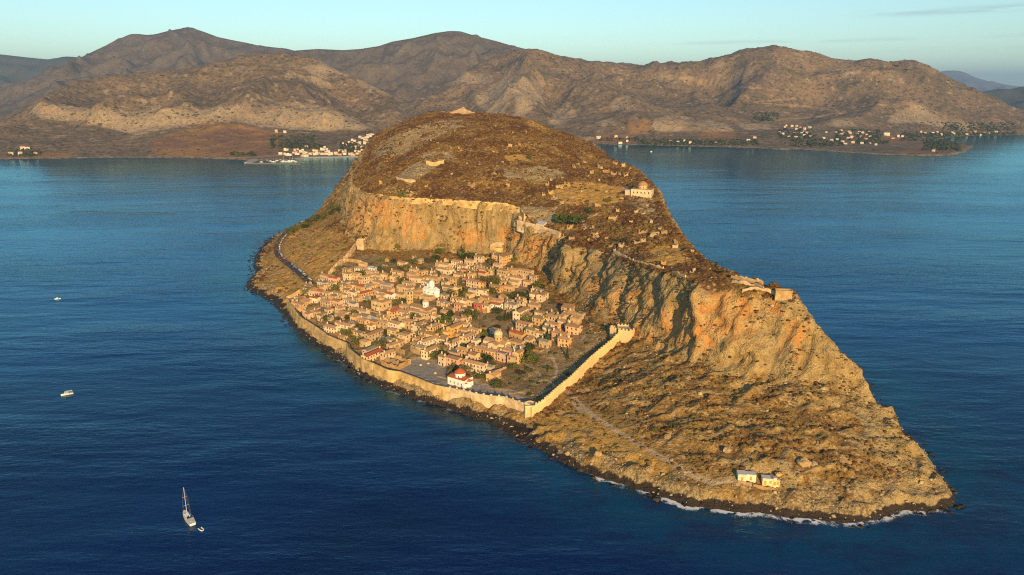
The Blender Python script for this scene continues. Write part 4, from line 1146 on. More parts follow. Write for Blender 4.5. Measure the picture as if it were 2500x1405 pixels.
rampart('terrace_wall', tw_, 1.4, M_STONE, 'terrace wall branching right from the stepped western wall', None, 0.6, 0.03, 3, 0.2, seed=15)
# top of the cliff
ct = [p for p in cliff_top[3:15]]
cw = [(x, y, float(ground(x, y)) - 1.0, z + 1.2) for x, y, z in offset_line(ct, -1.5)]
rampart('cliff_wall', cw, 1.3, M_STONE, 'low pale wall along the edge of the great western cliff', None, 0.8, 0.05, 5, 0.3, seed=17, ruin=1.0)
b0 = at_z(1262, 541, 77); b1 = at_z(1300, 550, 76); b2 = at_z(1335, 560, 74.5); b3 = at_z(1366, 570, 74)
rampart('gate_bastion_wall', [(b0[0], b0[1], 72, 78.6), (b1[0], b1[1], 70, 77.6), (b2[0], b2[1], 69, 76), (b3[0], b3[1], 69, 75.4)], 2.2, M_STONE, 'pale retaining wall crowning the cliff above the town', None, 0.8, 0.05, 5, 0.25, seed=19)
tower('upper_gate_bastion', rel((b0[0], b0[1]), [(1.5, 3), (9, .5), (17, 4), (16, 11), (3, 12)]), 77, 81.5, M_STONE, 'broad pale bastion block at the cliff edge above the zigzag path', 0)
gh = hit(1322, 552)
tag(house(gh.x, gh.y, R(-35), 9, 6.5, 3.4, 'cream', 'bluegrey', 'shed', name='gatehouse', chim=0, reg=False), 'small gatehouse with pale blue grey roof on the clifftop bastion', 'gatehouse')
# zigzag path walls below the bastion
for i, (seq, lab) in enumerate((([(1196,603),(1212,599),(1230,597)], 'uppermost wall of the zigzag path under the clifftop bastion'), ([(1196,606),(1206,612),(1228,609)], 'middle wall of the zigzag path under the clifftop bastion'), ([(1194,617),(1205,624),(1216,630)], 'lowest wall of the zigzag path under the clifftop bastion'), ([(1155,640),(1185,634),(1212,630)], 'long low wall at the foot of the zigzag path'))):
    rampart('path_wall', lift(seq, 1.8), 1.0, M_STONE, lab, None, 0.5, 0.02, 4, 0.15, seed=21 + i)
# eastern end of the plateau
e1 = lift([(1786,690),(1812,696),(1840,700),(1862,706)], 2.8)
rampart('outpost_wall', e1, 1.3, M_STONE, 'front wall of the outpost on the eastern plateau edge', None, 0.8, 0.02, 3, 0.25, seed=31, ruin=1.4)
e2 = lift([(1784,680),(1820,685),(1862,695)], 2.8)
rampart('outpost_wall', e2, 1.3, M_STONE, 'rear wall of the outpost on the eastern plateau edge', 7.0, 0.8, 0.02, 3, 0.25, seed=33, ruin=1.4)
e3 = lift([(1812,716),(1840,708),(1866,712),(1895,718)], 3.2)
rampart('outpost_wall', e3, 1.3, M_STONE, 'lower wall between the outpost and the cliff corner tower', None, 0.6, 0.02, 4, 0.25, seed=35, ruin=1.6)
et = hit(1914, 718)
tower('watch_tower', rel(et, [(-6.5, -2), (4.5, -3.2), (6, 1.5), (-5.5, 3)]), et.z - 1, et.z + 2.0, M_RUIN, 'square watch tower on the easternmost corner of the cliff', 0, bury=3)
for i, (seq, lab) in enumerate((([(1498,618),(1520,626),(1545,638)], 'short parapet on the cliff edge beside the deep cleft'), ([(1548,640),(1575,648),(1618,657)], 'broken parapet along the cliff edge right of the deep cleft'), ([(1640,664),(1655,672),(1672,679)], 'broken parapet along the cliff edge left of the great gully'))):
    rampart('parapet_wall', lift(seq, 2.2), 1.0, M_STONE_P, lab, None, 0.4, 0.02, 3, 0.15, seed=41 + i, ruin=1.2)
# upper terraces
for i, (seq, hh, lab) in enumerate((([(968,440),(990,446),(1014,447)], 3.6, 'pale retaining wall of the sloping cistern field on the plateau'), ([(1040,402),(1060,406),(1084,400)], 4.5, 'pale end wall above the sloping cistern field'))):
    rampart('retaining_wall', lift(seq, hh), 1.4, M_STONE, lab, None, 0.3, 0.02, 4, 0.12, seed=51 + i)
# ------------------------------------------------------------------ lower town
YB, YA = R(-35), R(55)          # the two street directions
# (crop x, crop y of the roof centre, width in the crop, direction, wall, roof, shape, wall height)
Z1 = [(520,400,150,'b','tan','brown','gable',5),(595,430,110,'b','pink','red','gable',5),(735,338,85,'b','tan','brown','gable',6),(885,322,120,'b','cream','brown','hip',5.5),(1002,325,90,'b','white','bluegrey','flat',3.6),
 (745,385,95,'b','cream','brown','gable',6.5),(835,385,75,'b','tan','brown','gable',6),(885,447,48,'b','pink','orange','shed',5),(962,408,110,'a','cream','brown','gable',6.5),(1062,400,80,'b','tan','brown','gable',4.5),(1142,392,80,'b','tan','brown','hip',5),
 (1268,368,125,'b','tan','brown','gable',5.5),(1332,264,105,'b','tan','orange','gable',5),(1490,232,120,'b','tan','grey','flat',4),(1440,388,110,'b','orange','brown','gable',5),(1530,432,150,'b','cream','brown','gable',4.5),(1625,420,90,'b','tan','brown','gable',5),
 (492,478,80,'b','cream','grey','flat',7),(580,488,66,'b','cream','brown','gable',6),(465,572,90,'b','pink','red','gable',4.5),(392,640,95,'b','cream','red','gable',5),(232,628,80,'b','tan','orange','gable',4),(225,655,80,'b','orange','orange','shed',4),(140,650,80,'b','tan','grey','flat',4.5),
 (235,712,120,'b','tan','brown','gable',5.5),(352,745,130,'a','orange','brown','gable',5),(205,735,95,'b','orange','brown','shed',6),(515,678,120,'b','tan','brown','gable',5.5),(632,676,105,'b','pink','orange','gable',5),(760,664,130,'b','cream','brown','hip',6),
 (640,588,115,'b','tan','brown','gable',5),(740,560,75,'b','cream','brown','gable',6),(805,580,85,'b','cream','brown','gable',5),(925,584,115,'a','ochre','red','hip',7),(1070,562,105,'b','tan','brown','gable',5),(1200,603,100,'b','white','red','gable',5),(1105,615,95,'b','cream','brown','gable',4.5),
 (890,518,105,'b','tan','red','gable',5),(1000,505,95,'b','tan','brown','gable',4.5),(815,500,75,'b','tan','brown','shed',4),(705,508,105,'b','tan','brown','gable',4.5),(725,470,80,'b','tan','grey','flat',4),(1160,502,120,'b','tan','grey','gable',4.5),(1172,548,130,'b','tan','brown','gable',5),
 (1332,520,105,'b','tan','brown','gable',5),(1400,535,80,'b','tan','orange','hip',5),(1315,602,95,'b','tan','brown','gable',5),(1050,440,115,'b','cream','brown','gable',4),(1070,472,110,'b','tan','brown','gable',4),(1395,480,120,'b','tan','brown','gable',4),
 (700,800,110,'b','tan','brown','gable',4.5),(780,790,70,'b','tan','brown','gable',4.5),(665,828,105,'b','pink','orange','gable',4.5),(918,782,105,'b','tan','brown','gable',5),(830,765,85,'b','tan','brown','gable',4),(1012,868,70,'b','tan','bluegrey','flat',3),(920,835,115,'b','tan','grey','gable',5),
 (915,884,100,'b','orange','orange','gable',6.5),(995,938,66,'b','cream','orange','gable',4),(725,925,165,'b','cream','orange','gable',6),(655,905,75,'b','tan','brown','gable',5),(568,955,140,'b','cream','orange','gable',5.5),(1130,905,115,'b','tan','brown','gable',6),(1260,912,150,'b','cream','brown','gable',7),(1390,892,95,'b','tan','brown','hip',6.5),
 (1510,922,125,'a','cream','brown','gable',7),(1575,945,70,'b','tan','brown','gable',5),(1668,940,110,'a','ochre','brown','hip',6.5),(1020,1012,150,'a','tan','orange','gable',6.5),(1228,990,100,'b','tan','brown','gable',6.5),(1335,1042,120,'b','cream','brown','hip',6.5),(690,1062,75,'b','tan','orange','gable',3),
 (1605,1088,150,'a','cream','brown','gable',6),(1632,1182,150,'a','cream','brown','gable',6),(985,1178,125,'a','tan','grey','gable',4.5),(1005,1228,175,'a','cream','red','gable',6),(1170,1225,95,'a','tan','orange','gable',6),(1060,735,60,'b','tan','grey','flat',4),(1240,782,100,'a','tan','red','gable',6),(1350,795,120,'b','tan','brown','gable',5.5),
 (1120,830,110,'b','tan','brown','gable',4),(1135,1085,110,'b','tan','grey','flat',3),(545,850,110,'b','tan','grey','flat',2.6),(1500,850,80,'b','tan','grey','flat',3.4),(1540,555,80,'b','tan','brown','gable',4.5),(1500,605,90,'b','tan','brown','gable',4),(300,680,80,'b','orange','brown','shed',4)]
Z2 = [(378,285,100,'b','cream','brown','gable',5),(370,338,155,'b','cream','brown','gable',4.5),(505,258,95,'b','cream','orange','gable',6),(575,300,110,'b','cream','brown','gable',6),(648,246,105,'b','cream','brown','gable',5),(745,208,95,'b','cream','brown','gable',6),
 (600,346,88,'b','tan','red','gable',4.5),(535,395,105,'b','tan','brown','gable',5),(630,436,100,'b','tan','red','hip',4.5),(928,188,68,'b','orange','grey','flat',8),(1030,195,110,'a','orange','brown','shed',9),(790,378,88,'b','tan','red','gable',5),(800,342,90,'b','tan','brown','gable',4.5),
 (1005,350,115,'b','ochre','brown','hip',8),(1125,345,90,'b','ochre','brown','gable',7),(1248,355,150,'b','orange','brown','gable',7.5),(1165,428,130,'b','orange','brown','gable',5),(1130,472,110,'b','tan','brown','gable',5),(695,468,165,'b','orange','brown','gable',6),(772,480,60,'b','orange','red','hip',6),
 (688,560,95,'b','cream','grey','flat',4.5),(780,560,115,'b','cream','brown','gable',6),(928,520,135,'b','orange','brown','gable',5.5),(1068,520,95,'b','tan','orange','gable',5),(425,528,130,'b','tan','brown','gable',5),(440,572,150,'b','tan','brown','gable',4.5),(395,418,125,'b','tan','brown','gable',4.5),(270,432,105,'b','tan','orange','gable',5),
 (195,472,125,'b','cream','brown','gable',4),(60,430,105,'b','cream','orange','gable',4.5),(40,385,85,'b','tan','orange','gable',4.5),(530,652,165,'b','tan','brown','gable',5.5),(545,718,120,'b','pink','orange','gable',5.5),(700,672,125,'b','tan','brown','gable',5),(820,645,110,'b','ochre','brown','flat',5),(855,682,56,'b','ochre','orange','hip',5),
 (745,718,88,'b','crimson','brown','gable',6),(830,728,75,'b','cream','brown','gable',6),(935,715,105,'b','white','red','gable',6.5),(945,668,115,'b','tan','brown','gable',5),(620,768,105,'b','tan','brown','gable',4),(522,860,115,'b','tan','brown','gable',5),(560,915,150,'b','tan','brown','gable',5),
 (488,942,140,'a','ochre','brown','gable',8),(600,985,80,'b','tan','orange','gable',5),(698,985,120,'b','tan','orange','gable',6),(550,1030,85,'b','pink','orange','gable',5),(622,1045,125,'a','tan','brown','gable',6.5),(1095,715,125,'b','cream','grey','flat',6),(1205,678,80,'b','tan','orange','gable',6),(1335,715,105,'b','ochre','brown','hip',5),
 (1190,775,130,'a','cream','brown','gable',8),(1252,830,100,'b','tan','brown','shed',5),(1355,605,110,'b','cream','orange','gable',5),(1425,605,100,'a','cream','brown','gable',6),(1400,798,100,'b','tan','brown','gable',5),(1395,862,130,'b','tan','brown','gable',6),(1530,842,105,'b','tan','brown','gable',6),(1618,840,80,'b','tan','brown','gable',5.5),(1650,892,95,'b','tan','brown','gable',5),
 (1700,750,115,'b','tan','orange','shed',5.5),(1750,808,90,'b','tan','orange','gable',5),(1840,810,70,'b','tan','grey','flat',4.5),(1690,820,90,'b','tan','brown','shed',4.5),(1540,922,130,'b','orange','brown','gable',6),(1762,945,140,'b','orange','orange','gable',6.5),(1555,985,110,'b','orange','brown','gable',6),(1620,1020,165,'b','pink','orange','gable',6.5),(1665,1080,115,'b','orange','brown','gable',6),
 (1230,920,150,'b','tan','orange','gable',6.5),(1160,1022,170,'b','tan','red','gable',5),(1318,985,105,'b','cream','brown','gable',7.5),(1390,1018,95,'b','cream','brown','gable',6.5),(1172,1112,105,'b','tan','brown','gable',4.5),(470,1108,135,'a','cream','brown','gable',5.5),(572,1190,110,'b','tan','orange','gable',5.5),(478,1222,120,'b','pink','grey','flat',4.5),
 (680,1160,85,'b','tan','orange','gable',5),(765,1185,130,'b','orange','brown','gable',6),(882,1215,115,'b','orange','brown','gable',6.5),(690,1245,95,'b','orange','orange','gable',5),(1000,1235,95,'b','pink','grey','flat',6.5),(1075,1205,110,'b','pink','brown','gable',7),(1165,1225,85,'a','orange','brown','gable',8),(1105,1275,85,'b','orange','grey','flat',6.5),
 (362,1275,85,'b','cream','orange','gable',7),(480,1290,140,'b','pink','brown','gable',7),(700,1345,250,'b','cream','orange','gable',6.5),(640,1325,90,'b','tan','grey','gable',5),(860,1380,80,'b','tan','grey','gable',4.5),(1010,470,80,'b','tan','brown','gable',4),(1270,470,80,'b','orange','brown','gable',5),(1455,900,70,'b','tan','grey','flat',4),(1480,960,80,'b','cream','grey','gable',4.5)]
Z3 = [(1925,760,105,'a','orange','orange','gable',5)]
def town_house(px, py, wpx, dr, wall, roof, kind, h, k):
    p = hit(px, py, up=h * 0.95)
    if p is None: return
    mpp = math.hypot(p.y, CAM_H - p.z) / FPX
    w = max(4.5, 0.88 * wpx * mpp / (0.80 if dr == 'b' else 0.60))
    rz = (YB if dr == 'b' else YA - math.pi) + R(rnd.uniform(-7, 7))
    if dr == 'a': rz = YA + R(rnd.uniform(-7, 7))
    d = min(w * 0.8, rnd.uniform(5.0, 6.8))
    house(p.x, p.y, rz, min(w, 26), d, h, wall, roof, kind)
for zl, ox_, oy_, sc_ in ((Z1, 680, 580, 4.39), (Z2, 1000, 580, 4.39), (Z3, 820, 760, 5.0)):
    for i, (cx_, cy_, wz, dr, wall, roof, kind, h) in enumerate(zl):
        town_house(ox_ + cx_ / sc_, oy_ + cy_ / sc_, wz / sc_, dr, wall, roof, kind, h, i)

# infill: small houses in the gaps between the traced ones
BUILT = [(712,738),(760,698),(860,652),(1000,655),(1100,650),(1215,655),(1318,690),(1320,770),(1410,785),(1405,850),(1310,880),(1262,880),(1180,890),(1085,868),(1000,862),(905,850),(800,806),(730,768)]
HOLES = [(1053,715,24),(1032,757,36),(1001,735,12),(932,748,26),(1213,845,36),(1190,785,38),(1260,790,30),(1150,800,20)]
added = 0
for _ in range(2600):
    px, py = rnd.uniform(705, 1415), rnd.uniform(650, 885)
    if not in_poly(BUILT, np.array([px]), np.array([py]))[0] or any(abs(px - a) < r_ and abs(py - b_) < r_ * .6 for a, b_, r_ in HOLES): continue
    p = hit(px, py)
    if p is None: continue
    dm = min(math.hypot(h_['x'] - p.x, h_['y'] - p.y) for h_ in HOUSES)
    if dm < 6.6 or dm > 17: continue
    house(p.x, p.y, (YB if rnd.random() < .75 else YA) + R(rnd.uniform(-9, 9)), rnd.uniform(5.5, 9), rnd.uniform(4.6, 6.0), rnd.uniform(3.4, 5.6), rnd.choice(('tan', 'tan', 'tan', 'cream', 'orange')), rnd.choice(('brown', 'brown', 'brown', 'orange', 'grey')), rnd.choice(('gable', 'gable', 'hip', 'shed')))
    added += 1
    if added >= 95: break
# ---- churches and landmarks
def dome(t, r, zdrum, zb, mat_d, mat_r, n=16, cone=False, cx=0, cy=0, wins=6, flat=0.8):
    b = MB(); b.lathe([(r, zb), (r, zdrum)], n, cx, cy); b.obj('drum', mat_d, t)
    b = MB()
    if cone: prof = [(r * 1.12, zdrum - .05), (r * 1.12, zdrum + .12), (r * 0.75, zdrum + r * .42), (r * .35, zdrum + r * .68), (0.02, zdrum + r * .80)]
    else: prof = [(r * 1.06, zdrum - .05), (r * 1.06, zdrum + .12)] + [(r * math.cos(a), zdrum + .12 + r * flat * math.sin(a)) for a in np.linspace(0.05, 1.55, 7)]
    b.lathe(prof, n, cx, cy); do = b.obj('dome', mat_r, t, smooth=not cone)
    c = MB(); top = prof[-1][1]; c.box(cx - .06, cx + .06, cy - .06, cy + .06, top - .1, top + 1.1); c.box(cx - .35, cx + .35, cy - .05, cy + .05, top + .6, top + .74, bottom=True); c.obj('cross', M_WHITE, do)
    for i in range(wins):
        a = 2 * math.pi * (i + .5) / wins - math.pi / 2
        place('window', WIN['s'], t, (cx + math.cos(a) * r, cy + math.sin(a) * r, zb + (zdrum - zb) * .3), a + math.pi / 2, (0.7, 1, 1))
def gabled(t, w, d, h, wall, roof, cx=0, cy=0, rz=0, pitch=0.4, sink=4, name='nave'):
    o = empty(name, (cx, cy, 0), rz); o.parent = t
    zr = h + d / 2 * pitch
    b = MB(); b.box(-w/2, w/2, -d/2, d/2, -sink, h, top=False)
    for sx in (-1, 1):
        q = [(sx * w/2, -d/2, h), (sx * w/2, d/2, h), (sx * w/2, 0, zr)]; b.quad(*(q if sx > 0 else q[::-1]))
    b.obj('wall', wall, o)
    r = MB(); r.gable(w, d, h, zr, .25, .2); r.obj('roof', roof, o)
    n = max(1, int(w / 3.5))
    for i in range(n): place('window', WIN['s'], o, ((i + .5) / n * w - w/2, -d/2 - .01, h * .45))
    place('window', WIN['s'], o, (w/2 + .01, 0, h * .5), math.pi/2); place('door', DOORM, o, (-w/2 - .01, 0, .1), -math.pi/2); place('window', WIN['s'], o, (-w/2 - .01, 0, h * .62), -math.pi/2)
    return o
def at_ground(px, py, up=0.0): return hit(px, py, up)
# seafront chapel: whitewashed block with a wide drum and a conical tiled roof
p = at_ground(1124, 938)
t = empty('chapel', p, YB)
b = MB(); b.box(-7.5, 7.5, -5, 5, -2, 5.6, top=True); b.obj('wall', WALLS['white'], t)
r = MB(); 
for sx in (-1, 1):
    r.quad((sx * 7.9 if sx > 0 else -7.9, -5.3, 5.55), (sx * 2.6, -5.3, 5.55), (sx * 2.6, 0, 7.0), (sx * 7.9, 0, 6.6)); r.quad((sx * 7.9, 5.3, 5.55), (sx * 2.6, 5.3, 5.55), (sx * 2.6, 0, 7.0), (sx * 7.9, 0, 6.6))
r.quad((-2.6, -5.35, 5.6), (2.6, -5.35, 5.6), (2.6, 0, 7.4), (-2.6, 0, 7.4)); r.quad((-2.6, 5.35, 5.6), (2.6, 5.35, 5.6), (2.6, 0, 7.4), (-2.6, 0, 7.4))
r.obj('roof', ROOFS['red'], t)
dome(t, 3.9, 9.0, 5.0, WALLS['white'], ROOFS['red'], 20, cone=True, wins=8)
b = MB(); b.lathe([(2.2, -2), (2.2, 4.2)], 14, 7.5, 0); a_ = b.obj('apse', WALLS['white'], t)
b = MB(); b.lathe([(2.45, 4.15), (1.3, 5.1), (0.02, 5.6)], 14, 7.5, 0); b.obj('apse_roof', ROOFS['red'], a_)
for sy in (-1, 1):
    b = MB(); b.lathe([(1.3, -2), (1.3, 3.4)], 12, 7.4, sy * 3.4); a_ = b.obj('side_apse', WALLS['white'], t)
    b = MB(); b.lathe([(1.5, 3.35), (0.02, 4.3)], 12, 7.4, sy * 3.4); b.obj('apse_roof', ROOFS['red'], a_)
for u in (-5, -1.5, 2, 5): place('window', WIN['s'], t, (u, -5.02, 1.6), 0, (0.7, 1, 1.1))
place('door', DOORM, t, (-7.52, 0, .1), -math.pi/2)
tag(t, 'whitewashed seafront chapel with wide white drum and conical red tiled roof', 'church')
# long church with red dome on a white drum
p = at_ground(1032, 768)
t = empty('domed_church', p, YB)
gabled(t, 24, 8, 6.5, WALLS['tan'], ROOFS['brown'], 0, 1, 0); gabled(t, 24, 5.5, 4.6, WALLS['tan'], ROOFS['brown'], 0.6, -5.4, 0, .3, name='side_aisle')
gabled(t, 9, 8.6, 6.0, WALLS['tan'], ROOFS['brown'], 6, -2.0, math.pi/2, .4, name='transept')
dome(t, 2.9, 12.0, 7.0, WALLS['white'], ROOFS['orange'], 16, wins=8, cx=3, cy=1)
b = MB(); b.lathe([(2.6, -3), (2.6, 5.2)], 14, 12.2, 0); a_ = b.obj('apse', WALLS['tan'], t); b = MB(); b.lathe([(2.8, 5.15), (0.02, 6.6)], 14, 12.2, 0); b.obj('apse_roof', ROOFS['brown'], a_)
tag(t, 'long stone church with orange dome on a white drum beside the bell tower', 'church')
# bell tower
p = at_ground(1001, 742)
t = empty('bell_tower', p, YB)
b = MB(); b.box(-2.1, 2.1, -2.1, 2.1, -3, 8.6); b.obj('shaft', WALLS['tan'], t)
b = MB()
for sx in (-1, 1):
    for sy in (-1, 1): b.box(sx * 1.75 - .35, sx * 1.75 + .35, sy * 1.75 - .35, sy * 1.75 + .35, 8.6, 11.2)
b.box(-2.15, 2.15, -2.15, 2.15, 11.2, 11.9, bottom=True); b.obj('belfry', WALLS['cream'], t)
b = MB(); b.hip(4.2, 4.2, 11.9, 13.6, .2); b.obj('roof', ROOFS['brown'], t)
b = MB(); b.lathe([(.05, 10.9), (.3, 10.7), (.45, 9.9), (.7, 9.5)], 10); b.obj('bell', flat_mat('bronze', (0.25, 0.16, 0.07), 0.4, 0.5, 0.8), t)
for a in range(4):
    for zz in (2.5, 5.8): place('window', WIN['s'], t, (math.sin(a * math.pi/2) * 2.11, -math.cos(a * math.pi/2) * 2.11, zz), a * math.pi/2)
tag(t, 'square stone bell tower with open arches in the middle of town', 'bell tower')
# white church with a white dome
p = at_ground(1053, 722)
t = empty('white_church', p, YB)
gabled(t, 15, 7, 6.4, WALLS['white'], WALLS['white'], 0, 0); gabled(t, 11, 6.2, 6.0, WALLS['white'], WALLS['white'], 1, 0, math.pi/2, .4, name='transept')
dome(t, 2.7, 12.0, 6.0, WALLS['white'], WALLS['white'], 16, wins=8, cx=1, cy=0, flat=1.0)
dome(t, 1.5, 9.0, 5.0, WALLS['white'], WALLS['white'], 12, wins=4, cx=-5.5, cy=2.2, flat=1.0)
b = MB(); b.lathe([(2.3, -3), (2.3, 5)], 14, 7.6, 0); b.lathe([(2.3, 5), (1.6, 6.2), (.02, 6.8)], 14, 7.6, 0); b.obj('apse', WALLS['white'], t)
b = MB(); b.box(-9, 9, -11, -4.4, -5, 2.2); b.obj('forecourt', WALLS['tan'], t)
tag(t, 'white church with tall white dome above the long domed church', 'church')
# big stone church
p = at_ground(1213, 858)
t = empty('stone_church', p, YB)
gabled(t, 20, 8.5, 8.0, WALLS['cream'], ROOFS['brown'], 0, 0); gabled(t, 17, 8.0, 8.0, WALLS['cream'], ROOFS['brown'], 1.5, 0, math.pi/2, name='transept')
for sx, sy in ((-6, -5.5), (-6, 5.5), (8, -5.5), (8, 5.5)): gabled(t, 7.5, 4.5, 5.2, WALLS['cream'], ROOFS['brown'], sx, sy, 0, .4, name='corner_bay')
dome(t, 3.3, 14.4, 9.0, WALLS['tan'], WALLS['tan'], 16, wins=8, cx=1.5, cy=0, flat=.85)
b = MB(); b.lathe([(3, -3), (3, 6.4)], 14, 10, 0); a_ = b.obj('apse', WALLS['cream'], t); b = MB(); b.lathe([(3.2, 6.35), (.02, 8)], 14, 10, 0); b.obj('apse_roof', ROOFS['brown'], a_)
b = MB(); b.box(-22, -9, 4, 4.6, -4, 3.2); b.box(-22, -21.4, -4, 4, -4, 3.0); b.obj('courtyard_wall', WALLS['tan'], t)
tag(t, 'large cream stone church with cross shaped roofs and stone dome right of the square', 'church')
# square hall with shallow dome
p = at_ground(932, 752)
t = empty('square_hall', p, YB)
b = MB(); b.box(-7, 7, -6, 6, -4, 7.2); b.obj('wall', WALLS['tan'], t)
b = MB(); b.hip(14, 12, 7.2, 8.6, .25); b.obj('roof', ROOFS['brown'], t)
b = MB(); b.lathe([(3.4, 7.6)] + [(3.4 * math.cos(a), 8.5 + 1.9 * math.sin(a)) for a in np.linspace(0, 1.55, 6)], 16); b.obj('dome', ROOFS['orange'], t, smooth=True)
for u in (-4.5, 0, 4.5): place('window', WIN['m'], t, (u, -6.02, 2.6))
for u in (-3, 3): place('window', WIN['m'], t, (-7.02, u, 2.6), -math.pi/2); place('window', WIN['m'], t, (7.02, u, 2.6), math.pi/2)
b = MB(); b.box(-12, 11, -11, -6.1, -7, -1.2); b.obj('terrace', WALLS['tan'], t)
tag(t, 'square tan stone hall with shallow orange tiled dome left of the bell tower', 'hall')

# ---- ruined walled enclosure, ruins and garden walls
def ruin(px, py, segs, hgt, label, rz=None, up=0, th=0.7, name='ruin', reg=True):
    """roofless walls with jagged tops; segs: (x0, y0, x1, y1) in metres"""
    p = hit(px, py)
    if p is None: return None
    t = empty(name, p, (YB if rz is None else rz))
    c, s_ = math.cos(t.rotation_euler[2]), math.sin(t.rotation_euler[2])
    for (x0, y0, x1, y1) in segs:
        L = math.hypot(x1 - x0, y1 - y0); n = max(3, int(L / 0.9)); a = math.atan2(y1 - y0, x1 - x0)
        b = MB(); prev = None; sd = rnd.random() * 50
        us = np.linspace(0, L, n + 1)
        tops = hgt * np.clip(0.72 + 0.55 * pn2(us / 2.6 + sd, us * 0 + sd), 0.25, 1.15)
        gzs = [float(ground(p.x + c * (x0 + math.cos(a) * u) - s_ * (y0 + math.sin(a) * u), p.y + s_ * (x0 + math.cos(a) * u) + c * (y0 + math.sin(a) * u))) - p.z for u in us]
        tops = tops + np.array(gzs) * 0.6
        bot = min(gzs) - 2.5
        for u0, u1, t0, t1 in zip(us[:-1], us[1:], tops[:-1], tops[1:]):
            q = lambda u, v, z: (x0 + math.cos(a) * u - math.sin(a) * v, y0 + math.sin(a) * u + math.cos(a) * v, z)
            b.quad(q(u0, -th/2, bot), q(u1, -th/2, bot), q(u1, -th/2, t1), q(u0, -th/2, t0)); b.quad(q(u1, th/2, bot), q(u0, th/2, bot), q(u0, th/2, t0), q(u1, th/2, t1)); b.quad(q(u0, -th/2, t0), q(u1, -th/2, t1), q(u1, th/2, t1), q(u0, th/2, t0))
        for u, z, k in ((0, tops[0], 0), (L, tops[-1], 1)):
            e = [q(u, th/2, bot), q(u, -th/2, bot), q(u, -th/2, z), q(u, th/2, z)]; b.quad(*(e if k == 0 else e[::-1]))
        b.obj('wall', M_RUIN, t)
    tag(t, label, 'ruin', kind='thing')
    return t
ruin(966, 890, [(-9, 7, 9, 7), (9, 7, 9, -6), (9, -6, -9, -6), (-9, -6, -9, 7), (-9, 0, 3, 0)], 4.2, 'roofless walled enclosure between the red roofed seafront house and the cobbled square')
ruin(940, 905, [(-14, 0, 14, 0), (-14, 3.5, -14, 0)], 2.6, 'long low garden wall in front of the walled enclosure')
ruin(1012, 862, [(-4, 0, 5, 0), (-4, 0, -4, 5), (5, 0, 5, 3)], 5.5, 'jagged ruin at the upper corner of the cobbled square')
ruin(974, 862, [(-6, 0, 6, 0)], 5.5, 'tall broken wall behind the walled enclosure', th=0.9)
ruin(1175, 764, [(-5, 0, -2, 0), (2, 0, 5, 0), (-5, 0, -5, 4), (5, 0, 5, 4)], 5, 'ruin with an open arch below the crimson house')
GW = [(905,868),(870,800),(760,770),(830,790),(900,760),(985,785),(1060,845),(1110,820),(1075,795),(1145,790),(1180,805),(1245,870),(1290,880),(1310,860),(1150,655),(1215,690),(1265,745),(1290,725),(1345,770),(1340,800),(1265,700),(1010,640),(940,650),(1090,665),(880,700),(960,685),(850,720),(800,735),(1020,830),(1180,880),(1225,905),(1290,840),(1075,735),(1120,755),(1000,690),(1040,860),(930,830)]
gw_items = []
for i, (px, py) in enumerate(GW):
    L = rnd.uniform(5, 11); seg = [(-L/2, 0, L/2, 0)] + ([(L/2, 0, L/2, rnd.uniform(3, 6))] if i % 2 else [])
    o = ruin(px, py, seg, rnd.uniform(1.4, 2.6), 'x', rz=(YB if i % 3 else YA) + R(rnd.uniform(-12, 12)), th=0.5, name='garden_wall')
    if o: gw_items.append(o)
ruin(1079, 924, [(-4, 0, 4, 0.8)], 0.9, 'low stone bench wall on the square beside the seafront chapel', th=0.8, name='bench_wall')
for i, (px, py, lab) in enumerate(((1027, 893, 'pale stone plinth on the cobbled square nearest the jagged ruin'), (1046, 889, 'pale stone plinth in the middle of the cobbled square'), (1063, 913, 'pale stone plinth on the cobbled square closest to the chapel'))):
    p = hit(px, py); t = empty('stone_plinth', p, YB); b = MB(); b.box(-.9, .9, -.7, .7, -.5, .35); b.obj('base', WALLS['cream'], t); b = MB(); b.prism([(-.6, -.45), (.6, -.45), (.6, .45), (-.6, .45)], .35, .95, taper=.85); b.obj('block', WALLS['cream'], t); tag(t, lab, 'plinth', 'plinths on the square')
p = hit(734, 552)
tag(house(p.x, p.y, R(-40), 10, 7, 3.6, 'white', 'grey', 'hip', name='shore_building', chim=0, reg=False), 'small white building among trees on the western shore slope', 'building')
# ---- east cottages on the point
def cottage(px, py, rz, parts, label, name='cottage'):
    p = hit(px, py); t = empty(name, p, rz)
    for (x0, x1, y0, y1, h) in parts:
        b = MB(); b.box(x0, x1, y0, y1, -2.5, h); b.obj('wall', WALLS['cream'], t)
        r = MB(); r.box(x0 - .15, x1 + .15, y0 - .15, y1 + .15, h + .01, h + .22, bottom=True); r.box(x0, x1, y0, y0 + .2, h + .22, h + .5); r.obj('roof', M_FLATROOF, t)
        n = max(1, int((x1 - x0) / 2.6))
        for i in range(n):
            place('window' if i else 'door', (WINY if i else DOORY), t, (x0 + (i + .5) / n * (x1 - x0), y0 - .01, 0.1 if not i else 1.0))
    tag(t, label, 'house')
    return t
M_FLATROOF = flat_mat('flat_roof_screed', (0.55, 0.52, 0.47), 0.9, 0.1, n=0.1)
M_YELLOW = flat_mat('ochre_shutter', (0.55, 0.28, 0.03), 0.6)
WINY = _winmesh(1.1, 1.5, 'window', M_YELLOW); DOORY = _winmesh(1.2, 2.2, 'door', M_YELLOW)
cottage(1822, 1172, R(-8), [(-4.8, -.6, -2.5, 2.5, 3.4), (-.6, 4.6, -1.2, 2.6, 3.0)], 'cream flat roofed cottage with ochre shutters near the eastern point')
